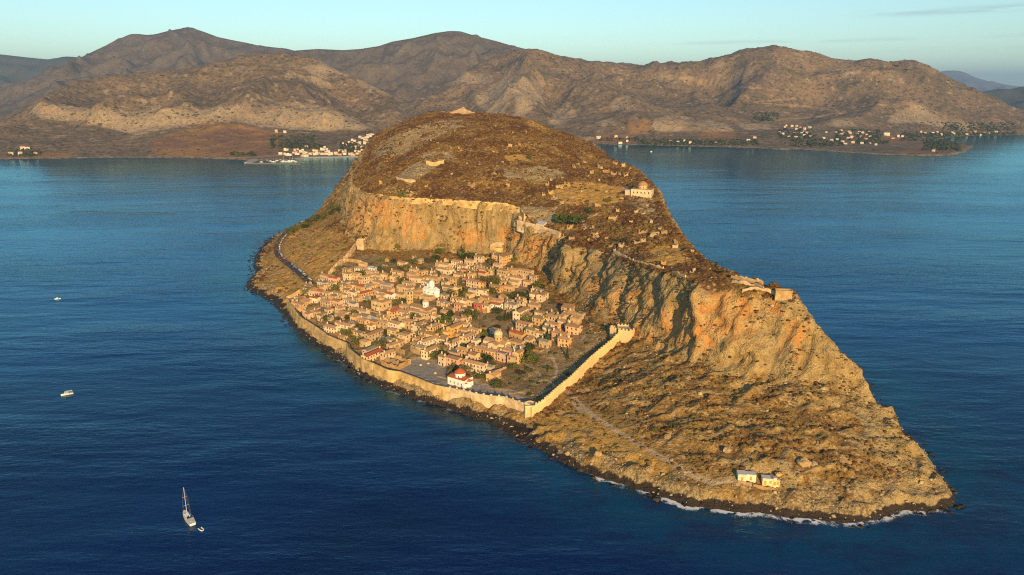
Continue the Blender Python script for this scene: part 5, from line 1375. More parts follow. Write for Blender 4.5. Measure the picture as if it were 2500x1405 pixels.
cottage(1876, 1184, R(-8), [(-3.6, 1.8, -2, 2.2, 3.3), (1.8, 3.4, -2.2, -.4, 4.0), (3.4, 5.2, -1.6, .6, 2.4)], 'smaller cream cottage with a chimney block near the eastern point')
ruin(1818, 1184, [(-3.5, 0, 3.5, -.8)], 1.8, 'low terrace wall in front of the ochre shuttered cottage', rz=R(-8), name='terrace_wall')
ruin(1868, 1193, [(-6, 0, 5, -1), (-6, 0, -6, 2)], 2.2, 'low terrace wall in front of the smaller cottage', rz=R(-8), name='terrace_wall')
# ---- road along the western shore
def strip(name, pts, width, mat, label, lift_=0.25, step=4.0):
    P = np.array([p[:2] for p in pts]); S = np.concatenate([[0], np.cumsum(np.hypot(*np.diff(P, axis=0).T))])
    n = int(S[-1] / step) + 1; ss = np.linspace(0, S[-1], n + 1)
    X = np.interp(ss, S, P[:, 0]); Y = np.interp(ss, S, P[:, 1])
    for _ in range(3):
        X[1:-1] = (X[:-2] + X[1:-1] * 2 + X[2:]) / 4; Y[1:-1] = (Y[:-2] + Y[1:-1] * 2 + Y[2:]) / 4
    tx, ty = np.gradient(X), np.gradient(Y); L = np.hypot(tx, ty); nx, ny = ty / L, -tx / L
    cols = np.linspace(-width / 2, width / 2, 5); V = []
    for c in cols:
        x, y = X + nx * c, Y + ny * c; V.append(np.stack([x, y, ground(x, y) + lift_], -1))
    V = np.array(V).transpose(1, 0, 2)
    o = grid_mesh(name, V.reshape(-1, 3), n + 1, 5, mat); o.data.flip_normals() if o.data.polygons[0].normal.z < 0 else None
    link(o); tag(o, label, kind='structure'); return o
M_ASPH = flat_mat('asphalt', (0.062, 0.062, 0.066), 0.85, 0.2, n=0.15)
strip('road', road_l + [(-345, 1090, 10), (-322, 1160, 12)], 8.5, M_ASPH, 'asphalt road along the western shore ending at the town wall', 0.2)
# ---- labels of the houses
LMK = [('the bell tower', 1001, 722), ('the white domed church', 1053, 708), ('the orange domed church', 1035, 757), ('the square domed hall', 932, 740), ('the large stone church', 1213, 835), ('the cobbled square', 1060, 890), ('the seafront chapel', 1124, 925),
    ('the road end', 765, 690), ('the western wall', 830, 650), ('the cliff foot', 1235, 630), ('the crimson house', 1170, 744), ('the curtain wall', 1390, 850), ('the sea wall', 770, 775), ('the walled enclosure', 950, 880), ('the cypress trees', 1128, 632), ('the upper slope', 990, 640), ('the rocky cliff base', 1330, 720)]
WN = {'tan': 'tan', 'cream': 'cream', 'ochre': 'ochre', 'pink': 'pink', 'white': 'white', 'orange': 'apricot', 'crimson': 'crimson'}
RN = {'brown': 'brown', 'orange': 'orange', 'red': 'red', 'grey': 'grey', 'bluegrey': 'blue grey'}
items = []
for hd in HOUSES:
    x, y = project(hd['x'], hd['y'], hd['z'])
    lm = min(LMK, key=lambda l: (l[1] - x) ** 2 + ((l[2] - y) * 1.3) ** 2)[0]
    size = 'long' if hd['w'] > 13 else ('tall' if hd['h'] >= 6.8 else ('small' if hd['w'] < 8 else ''))
    if hd['wall'] == 'crimson': lab = 'crimson house with white window frames in the middle of town'
    else: lab = '%s%s house, %s roof, by %s' % (size + ' ' if size else '', WN[hd['wall']], RN[hd['roof']], lm)
    items.append((hd['o'], lab, hd['x'], hd['y'], hd['z']))
unique_labels(items, 'house', 'houses of the walled lower town')
unique_labels([(o, 'low garden wall by %s' % min(LMK, key=lambda l: (l[1] - project(*o.location)[0]) ** 2 + (l[2] - project(*o.location)[1]) ** 2)[0], *o.location) for o in gw_items], 'wall', 'garden walls of the lower town')
# ------------------------------------------------------------------ upper town: church, castle, ruins
p = hit(1568, 478)
t = empty('cliff_church', p, R(-20))
b = MB(); b.box(-11, 11, -8, 8, -6, 7.5); b.obj('wall', WALLS['tan'], t)
b = MB()
for a, (x0, x1) in enumerate(((-11, -4), (-4, 4), (4, 11))): b.box(x0 - .1, x1 - .1 if a < 2 else x1 + .1, -8.2, 8.2, 7.5, 7.8 + .25 * (a == 1))
b.obj('roof', ROOFS['orange'], t)
b = MB(); b.lathe([(5.0, 7.5), (5.0, 11.2)], 16); b.obj('drum', WALLS['orange'], t)
b = MB(); b.lathe([(5.7, 11.1), (5.7, 11.5), (4.2, 13.9), (2.0, 15.2), (.02, 15.8)], 16); b.obj('dome', ROOFS['orange'], t)
for i in range(8):
    a = 2 * math.pi * (i + .5) / 8; place('window', WIN['m'], t, (math.cos(a) * 5.0, math.sin(a) * 5.0, 8.4), a + math.pi/2, (0.8, 1, .9))
for u in (-8, -4, 0, 4, 8): place('window', WIN['m'], t, (u, -8.02, 3.2))
for u in (-5, 0, 5): place('window', WIN['m'], t, (-11.02, u, 3.0), -math.pi/2)
b = MB(); b.box(-18, -11, -5, 6, -6, 5.4); b.obj('annex', WALLS['tan'], t)
b = MB(); b.box(-18.3, -10.9, -5.3, 6.3, 5.42, 5.75, bottom=True); b.obj('annex_roof', ROOFS['bluegrey'], t)
b = MB(); b.box(-22, 13, -14, -8.1, -8, -1.6); b.box(-26, 15, -19, -14, -10, -4.2); b.obj('terrace', M_STONE, t)
tag(t, 'tan stone domed church with tiled octagonal dome at the northern cliff edge', 'church')
# castle ruins on the summit
p = hit(1128, 271)
t = empty('summit_castle', p, R(-10))
prof = [(-16, 3), (-12, 5), (-8, 5.5), (-7, 7), (-2, 7.6), (1, 10), (4, 10.6), (7, 7), (11, 5), (15, 4.5), (18, 2)]
b = MB()
for (x0, z0), (x1, z1) in zip(prof[:-1], prof[1:]):
    b.quad((x0, -4, -5), (x1, -4, -5), (x1, -3.4, z1), (x0, -3.4, z0)); b.quad((x1, 4, -5), (x0, 4, -5), (x0, 1.5, z0), (x1, 1.5, z1)); b.quad((x0, -3.4, z0), (x1, -3.4, z1), (x1, 1.5, z1), (x0, 1.5, z0))
b.quad((-16, 4, -5), (-16, -4, -5), (-16, -3.4, 3), (-16, 1.5, 3)); b.quad((18, -4, -5), (18, 4, -5), (18, 1.5, 2), (18, -3.4, 2))
b.obj('keep_wall', M_RUIN, t)
b = MB(); b.box(-19, 24, -8, -4.2, -6, 2.6); b.obj('outwork', M_RUIN, t)
tag(t, 'jagged ruined castle keep on the summit of the rock', 'castle')
p = hit(1092, 272)
tag(house(p.x, p.y, R(-10), 11, 7, 6, M_RUIN, 'red', 'gable', name='ruined_house', chim=0, reg=False, sink=5), 'ruined house with broken reddish roof line left of the summit castle', 'ruin')
# scattered ruins, read off the photograph: pixel, size in metres, kind
RU = [(1068,352,4,1),(1052,346,2,0),(1101,364,4,0),(1120,364,3,1),(1127,370,5,2),(1205,372,5,2),(1232,330,4,0),(1252,326,3,1),(1284,324,4,1),(1246,358,9,2),(1268,356,7,0),(1206,428,14,3),(1148,456,12,3),(1240,455,8,2),(995,478,16,4),(1040,458,5,1),(1083,462,4,0),(930,450,6,0),
 (927,482,5,0),(1050,462,5,2),(1103,426,5,0),(1170,405,4,1),(1226,397,4,1),(1330,402,4,0),(1410,404,5,1),(1428,400,10,2),(1400,410,6,1),(1500,402,8,3),(1522,408,8,2),(1463,412,9,3),(1478,424,12,4),(1496,428,10,3),(1512,428,8,2),(1528,432,8,4),(1538,416,6,2),(1445,425,8,2),(1435,432,5,1),
 (1372,437,5,1),(1320,436,5,0),(1345,442,4,1),(1463,443,4,0),(1365,460,14,4),(1382,455,10,3),(1345,475,9,3),(1350,490,10,4),(1362,484,8,2),(1328,480,6,2),(1370,498,6,1),(1460,506,11,2),(1494,538,13,3),(1508,518,6,2),(1553,520,8,0),(1570,526,7,1),(1580,505,6,0),(1390,560,9,3),(1427,562,5,1),(1448,558,3,0),
 (1370,586,8,3),(1396,586,9,2),(1436,588,4,0),(1456,580,11,4),(1480,584,5,1),(1512,602,4,1),(1516,605,7,3),(1490,604,5,1),(1500,613,4,0),(1528,604,4,0),(1555,596,8,2),(1570,592,7,4),(1568,572,12,3),(1597,580,13,4),(1622,572,10,2),(1650,598,6,2),(1648,606,8,1),(1690,616,5,0),(1620,648,6,2),(1688,668,5,1),(1694,662,4,0),
 (1090,640,9,2),(945,640,8,2),(1010,632,7,1),(960,615,6,0),(995,603,6,2),(1335,455,6,1),(1210,310,4,0),(1310,372,4,0),(1280,360,4,1),(1190,385,4,0),(1140,400,4,0),(1420,470,4,0),(1480,470,4,1),(1540,545,6,1),(1590,545,5,0),(1610,560,5,1)]
ru_items = []
for (px, py, L, kd) in RU:
    w = max(2.2, L * 0.55)
    segs = {0: [(-w/2, 0, w/2, 0)], 1: [(-w/2, 0, w/2, 0), (w/2, 0, w/2, w * .6)], 2: [(-w/2, 0, w/2, 0), (-w/2, 0, -w/2, w * .7)], 3: [(-w/2, 0, w/2, 0), (w/2, 0, w/2, w * .7), (-w/2, 0, -w/2, w * .6)], 4: [(-w/2, 0, w/2, 0), (w/2, 0, w/2, w * .7), (w/2, w*.7, -w/2, w * .7), (-w/2, w*.7, -w/2, 0)]}[kd]
    o = ruin(px, py, segs, rnd.uniform(2.8, 5.0) if L > 5 else rnd.uniform(1.8, 3.2), 'x', rz=R(rnd.uniform(-50, 10)), th=0.8)
    if o: ru_items.append((o, kd, w, px, py))
RL = [('the summit castle', 1120, 280), ('the sloping cistern field', 1010, 420), ('the low cliff edge wall', 1050, 490), ('the domed cliff church', 1560, 460), ('the clifftop bastion', 1300, 530), ('the dark tree clump', 1390, 545), ('the deep cliff cleft', 1500, 620), ('the golden meadow', 1260, 390), ('the northern cliff edge', 1500, 400), ('the eastern outpost', 1720, 660), ('the great cliff foot', 1010, 620), ('the twin terraces', 1360, 475)]
KN = ['single broken wall stump', 'small corner of ruined walls', 'angled ruin of two walls', 'three sided roofless ruin', 'roofless four walled ruin']
unique_labels([(o, '%s near %s' % (KN[kd], min(RL, key=lambda l: (l[1] - px) ** 2 + (l[2] - py) ** 2)[0]), *o.location) for o, kd, w, px, py in ru_items], 'ruin', 'ruins scattered over the upper town')
# ------------------------------------------------------------------ trees
def leaf_mat(name, c1, c2):
    k = Nt(name)
    rn = k.n('ObjectInfo').outputs['Random']
    col = k.mix(k.noise(0.8, 3, 0.6), c1, c2)
    hs = k.n('HueSaturation'); k.l(col, hs.inputs['Color']); k.l(k.ramp(rn, 0, 1, 0.7, 1.35), hs.inputs['Value']); k.l(k.ramp(k.math('FRACT', k.mul(rn, 5.7)), 0, 1, 0.475, 0.515), hs.inputs['Hue'])
    k.b.inputs['Subsurface Weight'].default_value = 0.0
    return k.fin(hs.outputs[0], 0.8, 0.2)
LEAF = [leaf_mat('leaves_green', (0.060, 0.080, 0.014), (0.135, 0.155, 0.026)), leaf_mat('leaves_dark', (0.034, 0.050, 0.014), (0.078, 0.096, 0.024)), leaf_mat('leaves_olive', (0.10, 0.10, 0.028), (0.17, 0.155, 0.045))]
BARK = flat_mat('bark', (0.13, 0.085, 0.05), 0.9, 0.1, n=0.3)
def crown_mesh(kind, seed, mat):
    r = random.Random(seed); V = []; F = []
    lobes = []
    if kind == 'round': lobes = [(r.gauss(0, .42), r.gauss(0, .42), .62 + r.gauss(0, .16), r.uniform(.38, .58)) for _ in range(9)]
    elif kind == 'pine': lobes = [(r.gauss(0, .55), r.gauss(0, .55), .85 + r.gauss(0, .08), r.uniform(.30, .44)) for _ in range(10)]
    elif kind == 'cypress': lobes = [(r.gauss(0, .03), r.gauss(0, .03), .15 + i * .22, .22 * (1 - i / 9.5)) for i in range(9)]
    elif kind == 'shrub': lobes = [(r.gauss(0, .5), r.gauss(0, .5), .25 + abs(r.gauss(0, .1)), r.uniform(.3, .5)) for _ in range(8)]
    per = {'round': 62, 'pine': 50, 'cypress': 44, 'shrub': 40}[kind]
    for (lx, ly, lz, lr) in lobes:
        for _ in range(per):
            d = Vector((r.gauss(0, 1), r.gauss(0, 1), r.gauss(0, 1))).normalized() * lr * r.uniform(.55, 1.08)
            if kind == 'pine': d.z *= .5
            if kind == 'cypress': d.z *= 1.5
            c = Vector((lx, ly, lz)) + d
            n = (d.normalized() + Vector((r.gauss(0, .5), r.gauss(0, .5), r.gauss(0, .5)))).normalized(); u = n.orthogonal().normalized(); w = n.cross(u); s = r.uniform(.06, .13)
            a = r.uniform(0, 6.28); u, w = u * math.cos(a) + w * math.sin(a), w * math.cos(a) - u * math.sin(a)
            b = len(V); V += [tuple(c + u * s), tuple(c + w * s * .8), tuple(c - u * s), tuple(c - w * s * .8)]; F.append((b, b + 1, b + 2, b + 3))
    return raw_mesh('crown', V, F, mat)
def trunk_mesh(kind):
    b = MB()
    h = {'round': .5, 'pine': .78, 'cypress': .2, 'shrub': .15}[kind]
    b.tube((0, 0, -.25), (.02, .01, h * .6), .075, .055, 7); b.tube((.02, .01, h * .6), (.05, -.02, h), .055, .035, 6)
    if kind in ('round', 'pine'):
        for a in range(4): b.tube((.02, .01, h * .6), (math.cos(a * 1.6) * .32, math.sin(a * 1.6) * .32, h + .12), .035, .015, 5)
    return b.mesh('trunk', BARK)
CROWNS = {k: [crown_mesh(k, 100 + i * 7 + len(k), LEAF[m]) for i, m in enumerate(ms)] for k, ms in {'round': (0, 0, 1, 1, 2), 'pine': (1, 0), 'cypress': (1, 1), 'shrub': (0, 2, 1, 2)}.items()}
TRUNKS = {k: trunk_mesh(k) for k in CROWNS}
TREES = []
def tree(p, kind, s, hs=1.0, name='tree', var=None):
    if p is None: return
    t = empty(name, p, rnd.uniform(0, 6.28)); t.scale = (s, s, s * hs)
    place('trunk', TRUNKS[kind], t); place('crown', rnd.choice(CROWNS[kind]) if var is None else CROWNS[kind][var], t)
    TREES.append((t, kind)); return t
T1 = [(650,330),(690,335),(1080,330),(1110,345),(1170,340),(1350,335),(1385,350),(1200,415),(1265,438),(905,380),(1330,490),(1380,500),(330,570),(395,560),(260,575),(300,595),(620,545),(940,690),(985,705),(1240,700),(1330,680),(545,775),(800,848),(720,858),(860,980),(890,960),(760,1020),(690,1015),(1120,1020),(1160,1030),(1720,1040),(1540,1020),(1600,1000),(1440,850),(900,1110),(850,1130),(1220,1110),(1150,1130),(640,880),(500,870),(1240,250),(1420,270),(1400,320),(1480,250),(1280,100),(1100,240)]
T2 = [(330,140),(310,155),(290,230),(230,250),(560,205),(640,190),(600,225),(690,195),(660,400),(700,395),(890,360),(850,370),(870,470),(930,480),(830,455),(1080,430),(870,580),(610,610),(560,595),(400,600),(440,605),(530,540),(1380,545),(1330,545),(1420,530),(1210,620),(1190,650),(960,800),(930,790),(980,880),(1070,860),(420,830),(380,810),(340,850),(620,830),(650,850),(360,920),(400,900),(330,1020),(770,1050),(810,1040),(380,1200),(350,1220),(120,1030),(200,1000),(850,1345),(830,1290),(870,1370),(1270,1200),(1300,1180),(1440,1090),(1460,1060),(1330,1330),(1290,1320),(460,460),(540,470),(880,260),(1110,240),(1100,315),(1280,900),(940,960),(1060,640),(370,620)]
T4 = [(815,672),(838,665),(870,672),(905,690),(925,660),(948,672),(975,655),(1000,668),(1030,660),(1062,672),(1090,690),(1120,700),(1145,668),(1180,700),(1200,665),(1240,700),(1262,720),(1290,735),(1150,735),(1100,740),(1085,770),(1060,790),(1020,800),(980,815),(950,835),(1090,840),(1130,850),(1155,865),(1180,870),(1250,860),(1300,830),(1330,815),(1350,790),(870,770),(850,745),(820,760),(790,725),(770,735),(900,735),(880,820),(920,850),(1240,900),(1265,915)]
T3 = [(1470,730),(1440,740),(1780,815),(2380,600),(2200,680),(1580,720),(1210,560),(2290,480),(1330,560),(1960,900)]
for lst, ox_, oy_, sc_ in ((T1, 680, 580, 4.39), (T2, 1000, 580, 4.39), (T3, 820, 760, 5.0)):
    for (a, b_) in lst:
        s = rnd.uniform(3.6, 5.8); p = hit(ox_ + a / sc_, oy_ + b_ / sc_ + 5)
        tree(p, 'round', s, rnd.uniform(.8, 1.0))
for (a, b_) in T4: tree(hit(a + rnd.uniform(-4, 4), b_ + rnd.uniform(-3, 3)), 'round', rnd.uniform(2.6, 4.4), rnd.uniform(.8, 1.05))
for (a, b_) in ((530,200),(585,190),(560,170),(448,1200),(1690,1290),(600,600)):
    tree(hit(1000 + a / 4.39, 580 + b_ / 4.39 + 3), 'cypress', 5.0, 1.0, 'cypress_tree')
for px, py, s in ((1372,552,7.5),(1388,548,8.5),(1402,545,8),(1416,542,7),(1380,540,7),(1440,520,5.5),(1525,594,5.2),(1290,388,4.5),(1365,538,6),(1410,552,6.5),(1485,494,3.5),(1536,456,4),(1548,460,3.5),(985,480,4.5)):
    tree(hit(px, py), 'pine' if s > 6 else 'round', s, .9, 'pine_tree' if s > 6 else 'tree')
for i in range(34):
    f = i / 33; px = 704 + 122 * f + rnd.uniform(-5, 5); py = 566 - 60 * f + rnd.uniform(-1, 8)
    tree(hit(px, py + 3), 'round', rnd.uniform(3.5, 6.5), rnd.uniform(.8, 1.1))
for px, py in ((742,600),(755,604),(725,606),(790,605),(812,640),(700,578),(715,570),(838,612),(1310,690),(1300,700),(1345,735),(1395,750),(1410,760),(1445,785),(1460,792),(1430,775),(1240,640),(1215,625),(900,640),(1420,905),(1390,880),(1340,900),(1335,925),(1290,905),(1255,930),(1270,935),(1215,945),(1300,935),(1190,905),(1640,1040),(1600,1050)):
    tree(hit(px, py), 'shrub', rnd.uniform(1.8, 3.4), 1.0, 'shrub')
TK = {'round': 'leafy green tree', 'pine': 'broad dark pine', 'cypress': 'slim dark cypress', 'shrub': 'low green shrub'}
TL = LMK + [('the top of the western spur', 822, 508), ('the small white shore building', 735, 550), ('the shore road bend', 700, 590), ('the wooded western spur', 790, 535), ('the clifftop bastion', 1300, 530), ('the domed cliff church', 1545, 460), ('the golden meadow', 1290, 388), ('the dark pine clump', 1395, 545), ('the ruins above the cleft', 1520, 600), ('the eastern slope path', 1620, 1045), ('the waste ground inside the curtain wall', 1310, 915)]
def tl(t, kind):
    x, y = project(*t.location); return '%s by %s' % (TK[kind], min(TL, key=lambda l: (l[1] - x) ** 2 + (l[2] - y) ** 2)[0])
unique_labels([(t, tl(t, k_), *t.location) for t, k_ in TREES if k_ != 'shrub'], 'tree', 'trees of the island')
unique_labels([(t, tl(t, k_), *t.location) for t, k_ in TREES if k_ == 'shrub'], 'shrub', 'green shrubs of the island')
# ------------------------------------------------------------------ boats and cars
M_HULL = flat_mat('boat_gelcoat', (0.78, 0.76, 0.70), 0.35, 0.5); M_DECK = flat_mat('boat_deck', (0.55, 0.55, 0.53), 0.7); M_NAVY = flat_mat('navy_canvas', (0.012, 0.035, 0.13), 0.8); M_ALU = flat_mat('mast_alloy', (0.70, 0.66, 0.58), 0.4, 0.5, 0.3); M_RUB = flat_mat('dinghy_tube', (0.75, 0.75, 0.73), 0.6); M_GLASS = flat_mat('smoked_glass', (0.02, 0.03, 0.04), 0.1, 0.6); M_AWN = flat_mat('pale_awning', (0.55, 0.66, 0.72), 0.8); M_SKIN = flat_mat('antifoul', (0.10, 0.02, 0.02), 0.7); M_RED = flat_mat('red_canvas', (0.5, 0.05, 0.04), 0.7)
def hull(L, B, fb, name, parent, mat=None, n=14, stern=0.75):
    """boat hull along +x (bow), sheer line and flat deck"""
    b = MB(); rows = []
    for i in range(n + 1):
        f = i / n; x = -L / 2 + L * f
        w = B / 2 * (stern + (1 - stern) * math.sin(min(1, f * 2.2) * math.pi / 2)) * (1 if f < .45 else max(0.02, math.cos((f - .45) / .55 * math.pi / 2) ** .8))
        sh = fb * (1 + .28 * f * f)
        rows.append([(x, -w, sh), (x, -w * .86, .15), (x * .97, -w * .25, -.45), (x * .97, w * .25, -.45), (x, w * .86, .15), (x, w, sh)])
    k = len(b.v); m = len(rows[0])
    for r in rows: b.v += r
    for i in range(n):
        for j in range(m - 1): b.f.append((k + i*m + j, k + i*m + j + 1, k + (i+1)*m + j + 1, k + (i+1)*m + j)); b.mi.append(0)
    b.f.append(tuple(k + j for j in range(m))[::-1]); b.mi.append(0)
    h = b.obj('hull', mat or M_HULL, parent, smooth=False)
    d = MB()
    for r0, r1 in zip(rows[:-1], rows[1:]):
        z = -.06; d.quad((r0[0][0], r0[0][1] * .97, r0[0][2] + z), (r1[0][0], r1[0][1] * .97, r1[0][2] + z), (r1[5][0], r1[5][1] * .97, r1[5][2] + z), (r0[5][0], r0[5][1] * .97, r0[5][2] + z))
    d.obj('deck', M_DECK, h)
    return h
# yacht at anchor: bow points up-left in the view, stern towards the dinghy
pb, ps = at_z(449, 1252, 0), at_z(471, 1284, 0)
ang = math.atan2(pb[1] - ps[1], pb[0] - ps[0]); Lb = max(12.5, min(15, math.hypot(pb[0] - ps[0], pb[1] - ps[1])))
yc = ((pb[0] + ps[0]) / 2, (pb[1] + ps[1]) / 2, 0.05)
t = empty('sailing_yacht', yc, ang)
h = hull(Lb, 4.1, 1.25, 'hull', t)
b = MB(); b.box(-1.5, 3.2, -1.15, 1.15, 1.2, 1.85); b.box(-1.2, 2.4, -.95, .95, 1.85, 2.05); co = b.obj('coachroof', M_HULL, t)
b = MB(); b.box(-1.1, 2.2, -1.17, -1.14, 1.45, 1.72, bottom=True); b.box(-1.1, 2.2, 1.14, 1.17, 1.45, 1.72, bottom=True); b.obj('portlight', M_GLASS, co)
b = MB(); b.box(-5.2, -2.0, -1.0, 1.0, .85, 1.22); b.obj('cockpit', M_DECK, t)
MH = 17.5
b = MB(); b.tube((1.3, 0, 1.9), (1.2, 0, MH), .16, .10, 8); m_ = b.obj('mast', M_ALU, t)
for z, w in ((7.2, 1.5), (12.0, 1.2)):
    b = MB(); b.tube((1.25, -w, z + .1), (1.25, 0, z), .05, .06, 5); b.tube((1.25, w, z + .1), (1.25, 0, z), .05, .06, 5); b.obj('spreader', M_ALU, m_)
b = MB(); b.tube((1.2, 0, 3.1), (-3.8, 0, 3.3), .12, .10, 6); b.obj('boom', M_ALU, t)
b = MB(); b.tube((1.0, 0, 3.4), (-3.7, 0, 3.55), .24, .18, 8); b.obj('sail_cover', M_WHITE, t)
b = MB(); b.tube((Lb/2 - .5, 0, 1.6), (1.3, 0, MH - .6), .11, .05, 6); b.obj('furled_jib', M_NAVY, t)
b = MB()
for sy in (-1, 1): b.tube((1.2, sy * 1.9, 1.3), (1.25, sy * 1.2, 12), .012, .012, 4); b.tube((1.25, sy * 1.2, 12), (1.2, 0, MH), .012, .012, 4)
b.tube((-Lb/2 + .2, 0, 1.3), (1.2, 0, MH), .012, .012, 4); b.obj('rigging', M_ALU, t)
b = MB()
for i in range(6):
    a0, a1 = math.pi * i / 6, math.pi * (i + 1) / 6
    b.quad((-2.2, -1.3 * math.cos(a0), 1.9 + .7 * math.sin(a0)), (-4.0, -1.35 * math.cos(a0), 2.3 + .6 * math.sin(a0)), (-4.0, -1.35 * math.cos(a1), 2.3 + .6 * math.sin(a1)), (-2.2, -1.3 * math.cos(a1), 1.9 + .7 * math.sin(a1)))
b.box(-4.4, -2.3, -1.35, 1.35, 2.75, 2.9, bottom=True); b.obj('bimini', M_NAVY, t)
b = MB()
for sy in (-1, 1): b.tube((-4.0, sy * 1.35, 1.2), (-4.0, sy * 1.35, 2.35), .03, .03, 4); b.tube((-Lb/2 + .3, sy * 1.4, 1.2), (-Lb/2 + .3, sy * 1.4, 2.0), .03, .03, 4)
b.tube((-Lb/2 + .3, -1.4, 2.0), (-Lb/2 + .3, 1.4, 2.0), .03, .03, 4); b.obj('pushpit', M_ALU, t)
b = MB(); b.lathe([(.05, .9), (.5, 1.1), (.5, 1.2), (.05, 1.4)], 12, -4.7, 0); b.obj('steering_pod', M_HULL, t)
tag(t, 'white sailing yacht with bare mast and blue canopy anchored in the foreground', 'sailboat')
# dinghy
pd = at_z(492, 1294, 0)
t = empty('inflatable_dinghy', (pd[0], pd[1], .05), ang + R(190))
b = MB(); pts = [(-1.7, -.75), (.4, -.78), (1.1, -.6), (1.55, -.2), (1.55, .2), (1.1, .6), (.4, .78), (-1.7, .75)]
for q0, q1 in zip(pts[:-1], pts[1:]): b.tube((q0[0], q0[1], .25), (q1[0], q1[1], .25), .25, .25, 8)
b.obj('tube', M_RUB, t)
b = MB(); b.box(-1.55, 1.2, -.6, .6, .02, .12); b.obj('floor_board', flat_mat('dinghy_floor', (0.10, 0.16, 0.20), 0.7), t)
b = MB(); b.box(-1.72, -1.6, -.6, .6, .1, .55); b.box(-2.0, -1.72, -.15, .15, .3, .85); b.obj('outboard', M_GLASS, t)
tag(t, 'white inflatable dinghy trailing behind the anchored yacht', 'dinghy')
# motor cruiser
pm = at_z(164, 964, 0)
t = empty('motor_boat', (pm[0], pm[1], .05), R(215))
t.scale = (.8, .8, .8); hull(9.5, 3.1, 1.1, 'hull', t, stern=.9)
b = MB(); b.box(-1.2, 2.0, -1.05, 1.05, 1.1, 2.3); b.obj('cabin', M_HULL, t)
b = MB(); b.quad((2.02, -1.0, 1.3), (2.02, 1.0, 1.3), (1.6, .9, 2.3), (1.6, -.9, 2.3)); b.box(-1.0, 1.5, -1.08, -1.05, 1.6, 2.15, bottom=True); b.box(-1.0, 1.5, 1.05, 1.08, 1.6, 2.15, bottom=True); b.obj('cabin_window', M_GLASS, t)
b = MB(); b.box(-4.2, 1.6, -1.4, 1.4, 3.0, 3.1, bottom=True); b.obj('awning', M_AWN, t)
b = MB()
for x in (-4.0, 1.4):
    for y in (-1.3, 1.3): b.tube((x, y, 1.1), (x, y, 3.0), .04, .04, 4)
b.obj('awning_pole', M_ALU, t)
tag(t, 'small white motor boat with pale blue awning on the open water', 'motorboat')
pm = at_z(141, 731, 0)
t = empty('fishing_boat', (pm[0], pm[1], .05), R(205))
t.scale = (.8, .8, .8); hull(7.0, 2.4, .9, 'hull', t, stern=.85); b = MB(); b.box(-.5, 1.4, -.7, .7, .9, 2.1); b.obj('cabin', M_HULL, t)
tag(t, 'tiny white fishing boat far out left of the island', 'motorboat')
pm = at_z(1590, 371, 0)
t = empty('fishing_boat', (pm[0], pm[1], .05), R(20)); t.scale = (.7, .7, .7); hull(12, 4, 1.6, 'hull', t, stern=.85); b = MB(); b.box(-2.5, 1.4, -1.2, 1.2, 1.4, 4.1); b.obj('wheelhouse', M_HULL, t)
tag(t, 'lone white boat on the bay right of the plateau', 'motorboat')
# parked cars
def car_parts(col, van=False):
    L, W, H1, H2 = (4.3, 1.78, .85, 1.48) if not van else (5.6, 2.0, 1.3, 2.5)
    b = MB(); b.box(-L/2, L/2, -W/2, W/2, .28, H1, bottom=True); body = b.mesh('body', col)
    c = MB(); x0, x1 = (-L * .36, L * .22) if not van else (-L * .48, L * .34)
    base = [(x0, -W/2 + .04), (x1, -W/2 + .04), (x1, W/2 - .04), (x0, W/2 - .04)]; top = [(x0 + .35, -W/2 + .22), (x1 - .55, -W/2 + .22), (x1 - .55, W/2 - .22), (x0 + .35, W/2 - .22)]
    for i in range(4):
        j = (i + 1) % 4; c.quad((*base[i], H1), (*base[j], H1), (*top[j], H2 - .06), (*top[i], H2 - .06))
    glass = c.mesh('glazing', M_GLASS)
    r = MB(); r.prism(top, H2 - .06, H2, taper=.98); roof = r.mesh('roof', col)
    w = MB(); w.tube((0, -.12, 0), (0, .12, 0), .33, .33, 10); w.quad(*[(math.cos(a) * .33, -.12, math.sin(a) * .33) for a in np.linspace(0, 2 * math.pi, 11)[:-1]]); wheel = w.mesh('wheel', flat_mat('tyre', (0.02, 0.02, 0.02), 0.8))
    return L, W, body, glass, roof, wheel
CC = [('white', (0.78, 0.78, 0.77)), ('silver', (0.45, 0.46, 0.47)), ('black', (0.015, 0.015, 0.018)), ('blue', (0.03, 0.09, 0.30)), ('red', (0.40, 0.03, 0.02))]
CARS = {n: car_parts(flat_mat('car_paint_' + n, c, 0.3, 0.5)) for n, c in CC}
CARS['van'] = car_parts(flat_mat('van_paint', (0.80, 0.74, 0.55), 0.35, 0.5), True)
def car(kind, p, rz):
    L, W, body, glass, roof, wheel = CARS[kind]
    t = empty('parked_car' if kind != 'van' else 'parked_van', p, rz)
    place('body', body, t); place('glazing', glass, t); place('roof', roof, t)
    for sx in (-1, 1):
        for sy in (-1, 1): place('wheel', wheel, t, (sx * L * .31, sy * (W / 2 - .1), .33))
    return t
rp = offset_line([p for p in road_l[1:]], 3.0)       # uphill kerb: right of travel away from town
cl = []; S = [0.0]
for a, b_ in zip(rp[:-1], rp[1:]): S.append(S[-1] + math.hypot(b_[0] - a[0], b_[1] - a[1]))
q = 4.0; i = 0
